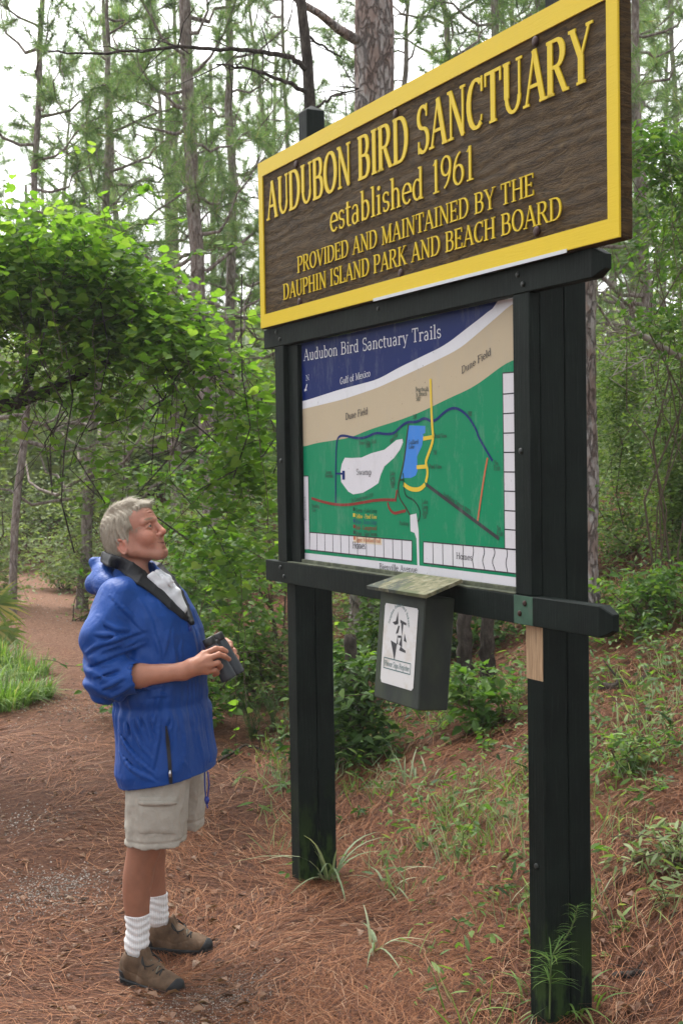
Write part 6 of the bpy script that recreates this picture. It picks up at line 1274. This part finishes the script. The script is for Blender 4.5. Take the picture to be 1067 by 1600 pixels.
# ------------------------------------------------------------------ ground litter: pine straw, leaves, seedlings, grass, sticks
r = np.random.default_rng(71)
def scatter(n, D0, D1, x0=-120, x1=1190):
    D = D0*np.exp(r.uniform(0, 1, n)*math.log(D1/D0)); x = r.uniform(x0, x1, n); b = np.stack([(x-533.5)/FPX*D, D], -1); return b, b[:, 0]-path_x(b[:, 1]), D
M_STRAW = leaf_mat('pine_straw', [(0, (.035, .011, .005)), (.35, (.10, .031, .010)), (.7, (.19, .066, .022)), (.93, (.29, .13, .058)), (1, (.36, .23, .145))], .0, .75)
n = 340000; b, d, D = scatter(n, 2.9, 24)
pr = np.where(d < -.15, .16+.5*np.clip(noise(b[:, 0]*1.3, b[:, 1]*.8, 0, 72)-.1, 0, 1), np.where(d < .45, .62+.4*noise(b[:, 0]*1.6, b[:, 1]*1.2, 0, 73), 1.0)); pr = np.where(D > 8, np.maximum(pr, .35), pr)
pr *= np.clip(.75+1.25*noise(b[:, 0]*2.2, b[:, 1]*1.6, 0, 74), .15, 1)
ok = r.uniform(0, 1, n) < pr; b, D, d = b[ok], D[ok], d[ok]; n = len(b)
az = 2.2*noise(b[:, 0]*1.4, b[:, 1]*1.4, 0, 75)+r.normal(0, .75, n)+.3; L = r.uniform(.10, .22, n)*np.clip(D/5, 1, 1.6); tilt = np.abs(r.normal(0, .13, n)); dx = np.stack([np.cos(az), np.sin(az)], -1)
z0 = gz(b[:, 0], b[:, 1])+r.uniform(.002, .030, n)*np.where(d > .2, 1, .4); e = b+dx*L[:, None]; z1 = gz(e[:, 0], e[:, 1])+r.uniform(.002, .022, n)+tilt*L*np.where(d > .2, .6, .15)
bend = r.normal(0, .16, n); pm = (b+e)/2+np.stack([-dx[:, 1], dx[:, 0]], -1)*(bend*L)[:, None]; zm = (z0+z1)/2+r.uniform(0, .014, n); wd = (.0009*np.clip(D/4.2, .8, 2.6))[:, None]; sd_ = np.stack([-dx[:, 1], dx[:, 0], np.zeros(n)], -1)*wd
A, M_, E_ = np.column_stack([b, z0]), np.column_stack([pm, zm]), np.column_stack([e, z1])
v = np.stack([A-sd_, A+sd_, M_-sd_, M_+sd_, E_-sd_*.5, E_+sd_*.5], 1).reshape(-1, 3); k = np.arange(n)[:, None]*6
g = MB(); g.add(v, [np.concatenate([k+np.array([[0, 1, 3, 2]]), k+np.array([[2, 3, 5, 4]])])]); tag(g.build('pine_straw', M_STRAW), 'rust brown fallen pine needles covering the bank and path edge', kind='stuff')
M_DEAD = leaf_mat('dead_leaf', [(0, (.06, .030, .018)), (.3, (.15, .075, .045)), (.6, (.18, .10, .06)), (.85, (.22, .13, .085)), (1, (.30, .22, .165))], .1, .7)
n = 3800; b, d, D = scatter(n, 2.9, 14); z = gz(b[:, 0], b[:, 1])+r.uniform(.004, .022, n); g = MB(); a = r.uniform(0, 6.28, n); dv = np.stack([np.cos(a), np.sin(a), r.normal(0, .15, n)], -1); up = r.normal(0, .22, (n, 3)); up[:, 2] = 1
x_ = np.cross(dv, up); x_ /= np.linalg.norm(x_, axis=1)[:, None]; dv /= np.linalg.norm(dv, axis=1)[:, None]; zz2 = np.cross(x_, dv); cur = OVATE[0]*np.array([1.2, 1, 2.6])
g.inst(cur, OVATE[1], np.column_stack([b, z]), np.stack([x_, dv, zz2], -1), r.uniform(.02, .062, n)*np.where(d < -.2, .75, 1)); tag(g.build('leaf_litter', M_DEAD), 'dry brown leaves lying scattered on the ground', kind='stuff')
M_GRIT = leaf_mat('pale_grit', [(0, (.07, .055, .042)), (.5, (.20, .17, .14)), (1, (.42, .38, .34))], .0, .9)
n = 6500; g = MB(); c_ = [gpt(330, 1572), gpt(80, 1395), gpt(95, 1415), gpt(150, 1105), gpt(60, 955), gpt(400, 1560), gpt(30, 1290)]; w_ = np.array([.32, .16, .1, .14, .08, .14, .06]); q = r.choice(7, n, p=w_); rad = np.array([.16, .12, .16, .35, .8, .14, .15])[q]
b = np.array([c[:2] for c in c_])[q]+r.normal(0, 1, (n, 2))*rad[:, None]*np.array([1, 1.3]); z = gz(b[:, 0], b[:, 1])+.006+.002*np.maximum(0, b[:, 1]-6); TET = T([(-.5, -.4, 0), (.5, -.4, 0), (0, .55, 0), (0, 0, .5)], [(0, 1, 3), (1, 2, 3), (2, 0, 3)])
g.inst(TET[0], TET[1], np.column_stack([b, z]), frames(np.column_stack([r.normal(0, 1, (n, 2)), np.zeros(n)])), r.uniform(.003, .010, n)*np.clip(b[:, 1]/5, .8, 2.2)); tag(g.build('gravel', M_GRIT), 'pale sand and grit showing through the trodden path', kind='stuff')

g = MB(); n = 1700; b, d, D = scatter(n, 3.4, 12, 330, 1150); pm2 = noise(b[:, 0]*1.3, b[:, 1]*1.0, 0, 77); ok = (d > np.where((D > 5.3) & (D < 9), .45, .75)+.2*pm2) & (pm2+.25*r.normal(size=n) > -.12+.42*(D < 5.2)) & ~((np.abs((b[:, 0]-.62)) < .12) & (np.abs(b[:, 1]-4) < .2)); b, D = b[ok], D[ok]
for q in b:
    c = np.array([q[0], q[1], float(gz(*q))]); u_ = r.random(); m_ = r.integers(4, 14)+(8 if q[1] > 5.6 else 0); sp2 = r.uniform(.02, .09); pp = c+np.column_stack([r.normal(0, sp2, m_), r.normal(0, sp2, m_), np.abs(r.normal(.05, .05, m_))*(1.8 if q[1] > 5.6 else 1)])
    if u_ < .4: leaves(g, OVATE, pp, (.022, .055), r, .0, mat=int(r.integers(0, 3)))
    elif u_ < .6: leaves(g, LANCE, pp, (.04, .09), r, -.3, mat=int(r.integers(0, 3)))
    else:
        dv = r.normal(0, .5, (m_, 3)); dv[:, 2] = 1; g.inst(BLADE[0]*np.array([1.3, 1, 1]), BLADE[1], c+np.column_stack([r.normal(0, sp2, m_), r.normal(0, sp2, m_), np.zeros(m_)]), frames(dv, r.uniform(0, 6.28, m_)), r.uniform(.07, .19, m_), int(r.choice([3, 4, 4])))
tag(g.build('ground_cover', [M_SAP, M_DARKL, M_YAUP, M_GRASS, M_PALE]), 'scattered small weeds and grass blades growing through the straw', kind='stuff')

def blades(root, base, n, L, spread, lean, mat, wd=1.0, seed=1, name='blades', out=1.0):
    rr = np.random.default_rng(seed); g = MB()
    for i in range(n):
        a = rr.uniform(0, 6.28); b0 = np.asarray(base)+np.array([math.cos(a), math.sin(a), 0])*spread*rr.uniform(0, 1)**.5; b0[2] = float(gz(b0[0], b0[1]))-.01; l = rr.uniform(*L); ln = rr.uniform(*lean); a2 = a+rr.normal(0, .7)
        t_ = np.linspace(0, 1, 8); hx = np.array([math.cos(a2), math.sin(a2), 0]); c = b0+hx*(l*out*ln*t_**1.7)[:, None]+np.array([0, 0, 1.])*(l*(t_*(1-.12*ln)-ln*.62*t_**2.4))[:, None]; sd2 = np.array([-math.sin(a2), math.cos(a2), 0])
        w_ = .0045*wd*np.interp(t_, [0, .25, .7, 1], [.8, 1, .7, .05]); v = np.concatenate([c-sd2*w_[:, None], c+sd2*w_[:, None]]); k = np.arange(7); g.add(v, [np.stack([k, k+1, 8+k+1, 8+k], -1)])
    return g.build(name, mat, root)
def tuft(label, px, py, n, L, spread, lean, mat, wd, seed, name='grass_tuft', cat='grass', group=None):
    b = gpt(px, py); o_ = empty(name, b, label, cat, group); blades(o_, b, n, L, spread, lean, mat, wd, seed); return o_
tuft('pale arching grass tuft at the foot of the left sign post', 516, 1385, 20, (.22, .46), .03, (.25, 1.25), M_PALE, 1.5, 401)
tuft('second pale grass tuft in the pine straw right of the left post', 600, 1405, 9, (.18, .34), .05, (.5, 1.3), M_PALE, 1.3, 402)
tuft('few bent blades growing in the straw below the register box', 585, 1500, 8, (.14, .26), .03, (.5, 1.2), M_PALE, 1.2, 403)
tuft('bright grass at the foot of the right sign post', 870, 1580, 34, (.10, .22), .14, (.4, 1.2), M_GRASS, 1.2, 404)
tuft('loose grass under the register box', 650, 1240, 26, (.14, .3), .16, (.4, 1.2), M_PALE, 1.1, 405)
tuft('grass tuft on the bank right of the right post', 960, 1280, 30, (.12, .26), .16, (.4, 1.2), M_GRASS, 1.1, 406)
tuft('grassy patch under the fallen log', 1000, 1190, 60, (.10, .24), .22, (.4, 1.2), M_GRASS, 1.1, 407)
for i, (px, py, n, sp_, L, lb) in enumerate(((0, 1108, 420, .24, (.2, .42), 'lush bright grass clump at the left edge of the path, nearest part'), (45, 1098, 330, .20, (.15, .34), 'bright grass clump beside the path, next to the blue jacket'), (-8, 1050, 380, .26, (.25, .48), 'taller grass behind the lush clump at the left path edge'), (40, 1060, 240, .2, (.15, .34), 'grass thinning out towards the bare path'), (-45, 1085, 260, .3, (.25, .5), 'outermost lush grass at the left edge'))):
    tuft(lb, px, py, n, L, sp_, (.15, 1.1), M_GRASS, 1.25, 420+i, group='grass clumps beside the path')
# palmetto
b = gpt(2, 1010); pm_ = empty('palmetto', b, 'yellowing palmetto fan leaves behind the left grass', 'palmetto'); rr = np.random.default_rng(441); g = MB(); g2 = MB()
for px, py, sc, el in ((8, 936, .40, .25), (10, 975, .36, -.35), (-22, 925, .42, .5), (22, 985, .26, -.6)):
    c = W3(px-16, py+8, b[1]); g2.tube(np.array([b, b*.5+c*.5+(0, 0, .05), c]), [.008, .006, .005], 5)
    for k in range(15):
        a = -1.15+2.3*k/14+rr.normal(0, .04); dv = np.array([math.cos(a*.9)*.9, rr.normal(0, .15), math.sin(a)*.75+el*.5]); dv /= np.linalg.norm(dv); l = sc*rr.uniform(.8, 1.1); s2 = np.cross(dv, [0, -1, .3]); s2 /= np.linalg.norm(s2); t_ = np.linspace(0, 1, 6); cc = c+dv*(l*t_)[:, None]-np.array([0, 0, 1.])*(l*.28*t_**2.2)[:, None]; w_ = .016*np.interp(t_, [0, .4, 1], [.5, 1, .06]); v = np.concatenate([cc-s2*w_[:, None], cc+s2*w_[:, None]]); q = np.arange(5); g.add(v, [np.stack([q, q+1, 6+q+1, 6+q], -1)])
g.build('fan_leaf', M_PALM, pm_); g2.build('stalk', M_TWIGG, pm_, True)

def seedling(label, px, py, h, nl, tpl, size, mat, seed, lean=(0, 0), spread=.5, name='seedling', cat='seedling', group='seedlings in the pine straw', stems=1, droop=.1):
    b = gpt(px, py); rr = np.random.default_rng(seed); o_ = empty(name, b, label, cat, group); Sx = MB(); L = MB()
    for _ in range(stems):
        tip = b+np.array([lean[0]+rr.normal(0, .12*spread), lean[1]+rr.normal(0, .12*spread), h*rr.uniform(.8, 1.1)]); c = curve3(b-(0, 0, .02), tip, rr, .05, 6, .03); Sx.tube(c, np.linspace(.0032, .0012, 6), 5, cap=False); n = max(2, nl//stems); k = rr.integers(2, 6, n)
        leaves(L, tpl, c[k]+rr.normal(0, .012, (n, 3)), size, rr, droop)
    L.build('foliage', mat, o_); Sx.build('stems', M_TWIGG, o_, True); return o_
for i, a in enumerate((
    ('broad leaved seedling in the straw right of the blue jacket', 368, 1228, .10, 9, LANCE, (.07, .13), M_SAP), ('wide low seedling between the man and the left post', 425, 1275, .06, 10, LANCE, (.09, .15), M_SAP), ('leafy sprig beside the draw cord of the jacket', 355, 1190, .08, 9, OVATE, (.05, .08), M_DARKL), ('seedling with pointed leaves left of the left post', 440, 1235, .09, 8, LANCE, (.08, .14), M_SAP),
    ('leafy seedlings just right of the left post', 560, 1290, .10, 30, OVATE, (.03, .055), M_DARKL), ('tall thin green stem in front of the bank', 703, 1365, .42, 16, LANCE, (.02, .04), M_GRASS), ('low feathery seedling left of the right post', 800, 1360, .09, 40, LANCE, (.03, .07), M_GRASS), ('small rosette midway between the posts', 675, 1420, .08, 24, LANCE, (.04, .07), M_GRASS), ('little sprig in the straw below the register box', 690, 1475, .14, 14, OVATE, (.02, .04), M_DARKL),
    ('broad sprig on the bank right of the register box', 760, 1180, .12, 22, OVATE, (.04, .07), M_SAP), ('light seedling right of the right post', 965, 1230, .14, 18, OVATE, (.03, .06), M_SAP), ('tall seedling at the right edge of the bank', 1045, 1170, .24, 40, LANCE, (.03, .06), M_SHRUB), ('yellowish sprig in the straw on the bank', 1010, 1245, .10, 12, OVATE, (.03, .05), M_GRASS), ('bushy seedling at the right edge near the stick', 1050, 1430, .16, 50, LANCE, (.04, .08), M_SHRUB), ('green sprig beside the stick at the lower right', 985, 1470, .12, 26, LANCE, (.05, .09), M_GRASS),
    ('seedling high on the bank by the fallen branch', 950, 950, .2, 24, OVATE, (.04, .07), M_SAP), ('leafy sprig on the bank above the log', 1010, 1010, .18, 30, OVATE, (.04, .07), M_SAP), ('pale sprig on the bank behind the beam end', 990, 960, .2, 26, LANCE, (.05, .09), M_SHRUB), ('small plant at the shaded foot of the shrubs', 610, 1170, .12, 26, OVATE, (.03, .06), M_DARKL), ('sprig in the straw below the lower beam', 700, 1120, .16, 22, OVATE, (.04, .07), M_SAP), ('small weed at the lower edge of the straw', 640, 1590, .07, 14, OVATE, (.02, .035), M_GRASS), ('tiny weed at the path edge in front of the posts', 560, 1575, .06, 10, OVATE, (.02, .03), M_DARKL), ('fresh sprig on the shaded slope behind the left post', 545, 1200, .12, 22, OVATE, (.03, .06), M_SAP), ('light green sprig beside the bare wood patch', 800, 1100, .18, 30, OVATE, (.04, .07), M_SAP))):
    lb, px, py, h, nl, tp, sz_3, mt = a; seedling(lb, px, py, h, nl, tp, sz_3, mt, 500+i, stems=1 if nl < 20 else 3, spread=.7)
# feathery weeds behind the binoculars
for i, (px, py, h, lb) in enumerate(((395, 1165, .36, 'feathery green weed behind the binoculars'), (360, 1120, .26, 'smaller feathery weed right of the blue jacket'), (430, 1150, .30, 'feathery weed touching the left sign post'))):
    b = gpt(px, py); rr = np.random.default_rng(560+i); o_ = empty('feathery_weed', b, lb, 'weed', 'feathery weeds'); Sx = MB(); L = MB()
    for _ in range(9):
        tip = b+np.array([rr.normal(0, .12), rr.normal(0, .1), h*rr.uniform(.7, 1.1)]); c = curve3(b, tip, rr, .05, 8, .02); Sx.tube(c, np.linspace(.003, .001, 8), 4, cap=False); n = 150; k = rr.uniform(1, 6.9, n); k0 = k.astype(int); pp = c[k0]+(c[k0+1]-c[k0])*(k-k0)[:, None]; dv = rr.normal(0, 1, (n, 3)); dv[:, 2] = dv[:, 2]*.4+.5; L.inst(NEEDLE[0]*np.array([1.6, 1, 1]), NEEDLE[1], pp, frames(dv), rr.uniform(.04, .08, n))
    L.build('foliage', M_DARKL, o_); Sx.build('stems', M_TWIGG, o_, True)
# young needle leaved stem at the right post
b = W3(858, 1592, 3.90); b[2] = float(gz(b[0], b[1])); o_ = empty('seedling', b, 'curved green stem with whorls of narrow leaves before the right post', 'seedling'); D_ = 3.90; cs_ = np.array([W3(x, y, D_) for x, y in ((858, 1592), (859, 1540), (860, 1500), (866, 1486), (880, 1470), (892, 1450), (899, 1430), (902, 1414))]); q = np.linspace(0, 7, 40); c = np.stack([np.interp(q, range(8), cs_[:, k]) for k in range(3)], -1)
g = MB(); g.tube(c, np.linspace(.0028, .0016, 40), 6); g.build('stems', M_TWIGG, o_, True); g = MB(); rr = np.random.default_rng(571)
for lo, hi, n, l in ((6, 16, 46, (.06, .10)), (18, 39, 60, (.028, .05))):
    k = rr.integers(lo, hi, n); a = rr.uniform(0, 6.28, n); dv = np.stack([np.cos(a), np.sin(a)*.6, rr.normal(.30, .15, n)], -1); g.inst(BLADE[0]*np.array([2.0, 1, 1.2]), BLADE[1], c[k], frames(dv), rr.uniform(*l, n))
g.build('foliage', M_SAP, o_)
# fallen wood
def stick(label, pts, rad, mat, name='fallen_branch', seed=1, twigs=3):
    p_ = np.array(pts, float); o_ = empty(name, p_[0], label, 'branch' if 'log' not in name else 'log'); rr = np.random.default_rng(seed); q = np.linspace(0, len(p_)-1, len(p_)*5); c = np.stack([np.interp(q, range(len(p_)), p_[:, k]) for k in range(3)], -1)+rr.normal(0, rad*.25, (len(q), 3)); g = MB(); g.tube(c, np.linspace(rad, rad*.6, len(c))*rr.uniform(.85, 1.15, len(c)), 9)
    for _ in range(twigs): k = rr.integers(2, len(c)-2); d_ = rr.normal(0, 1, 3); d_[2] = abs(d_[2])*.6; d_ /= np.linalg.norm(d_); g.tube(np.array([c[k], c[k]+d_*.12, c[k]+d_*.22+rr.normal(0, .03, 3)]), [rad*.35, rad*.25, rad*.1], 5)
    g.build('wood', mat, o_, True); return o_
gp = lambda x, y, h=.02: gpt(x, y)+np.array([0, 0, h])
stick('grey fallen branch lying across the top of the bank', [gp(935, 915, .05), gp(985, 900, .06), gp(1030, 888, .06), gp(1090, 872, .06)], .022, M_TWIG, seed=581)
stick('dark rotting log half hidden in the plants right of the right post', [gp(915, 1090, .03), gp(965, 1083, .04), gp(1010, 1072, .04)], .034, M_BARKD, 'fallen_log', 582, 1)
stick('dark stick lying at the lower right of the bank', [gp(955, 1534, .02), gp(1005, 1530, .02), gp(1040, 1533, .02), gp(1090, 1528, .02)], .012, M_BARKD, seed=583)
stick('thin dark branch on the slope right of the man', [gp(340, 1200, .04), gp(385, 1180, .07), gp(425, 1185, .04)], .010, M_BARKD, seed=584)
# short dark stumps behind the lower beam
for i, (px, py, w_, h_, lb) in enumerate(((727, 1062, 24, 105, 'dark mossy stub of a trunk under the lower beam'), (762, 1060, 22, 100, 'second dark trunk stub nearer the right post'), (548, 1035, 22, 110, 'shaded trunk stub beside the left post'))):
    D_ = 8.2; b = grd(W3(px, py, D_)); s_ = D_/FPX; o_ = empty('tree_stump', b, lb, 'stump', 'trunk stubs behind the sign'); rr = np.random.default_rng(590+i); zs_ = np.linspace(-.1, h_*s_*1.5, 14); c = np.stack([b[0]+rr.normal(0, .006, 14), b[1]+rr.normal(0, .006, 14), b[2]+zs_], -1); g = MB(); g.tube(c, w_*s_/2*np.linspace(1.2, .85, 14)*rr.uniform(.92, 1.08, 14), 12); g.build('trunk', M_BARKD, o_, True)

# ------------------------------------------------------------------ damp air between the trees
g = MB(); g.box((-75, -13, -3), (75, 128, 22)); t = NT('damp_air'); t.t.nodes.remove(t.b); pv = t.n('VolumePrincipled'); pv.inputs['Color'].default_value = (.92, .96, .94, 1); pv.inputs['Density'].default_value = .0010; pv.inputs['Anisotropy'].default_value = .3
t.t.links.new(pv.outputs[0], t.out.inputs['Volume']); tag(g.build('haze', t.m), 'pale damp air softening the far trees', kind='stuff')
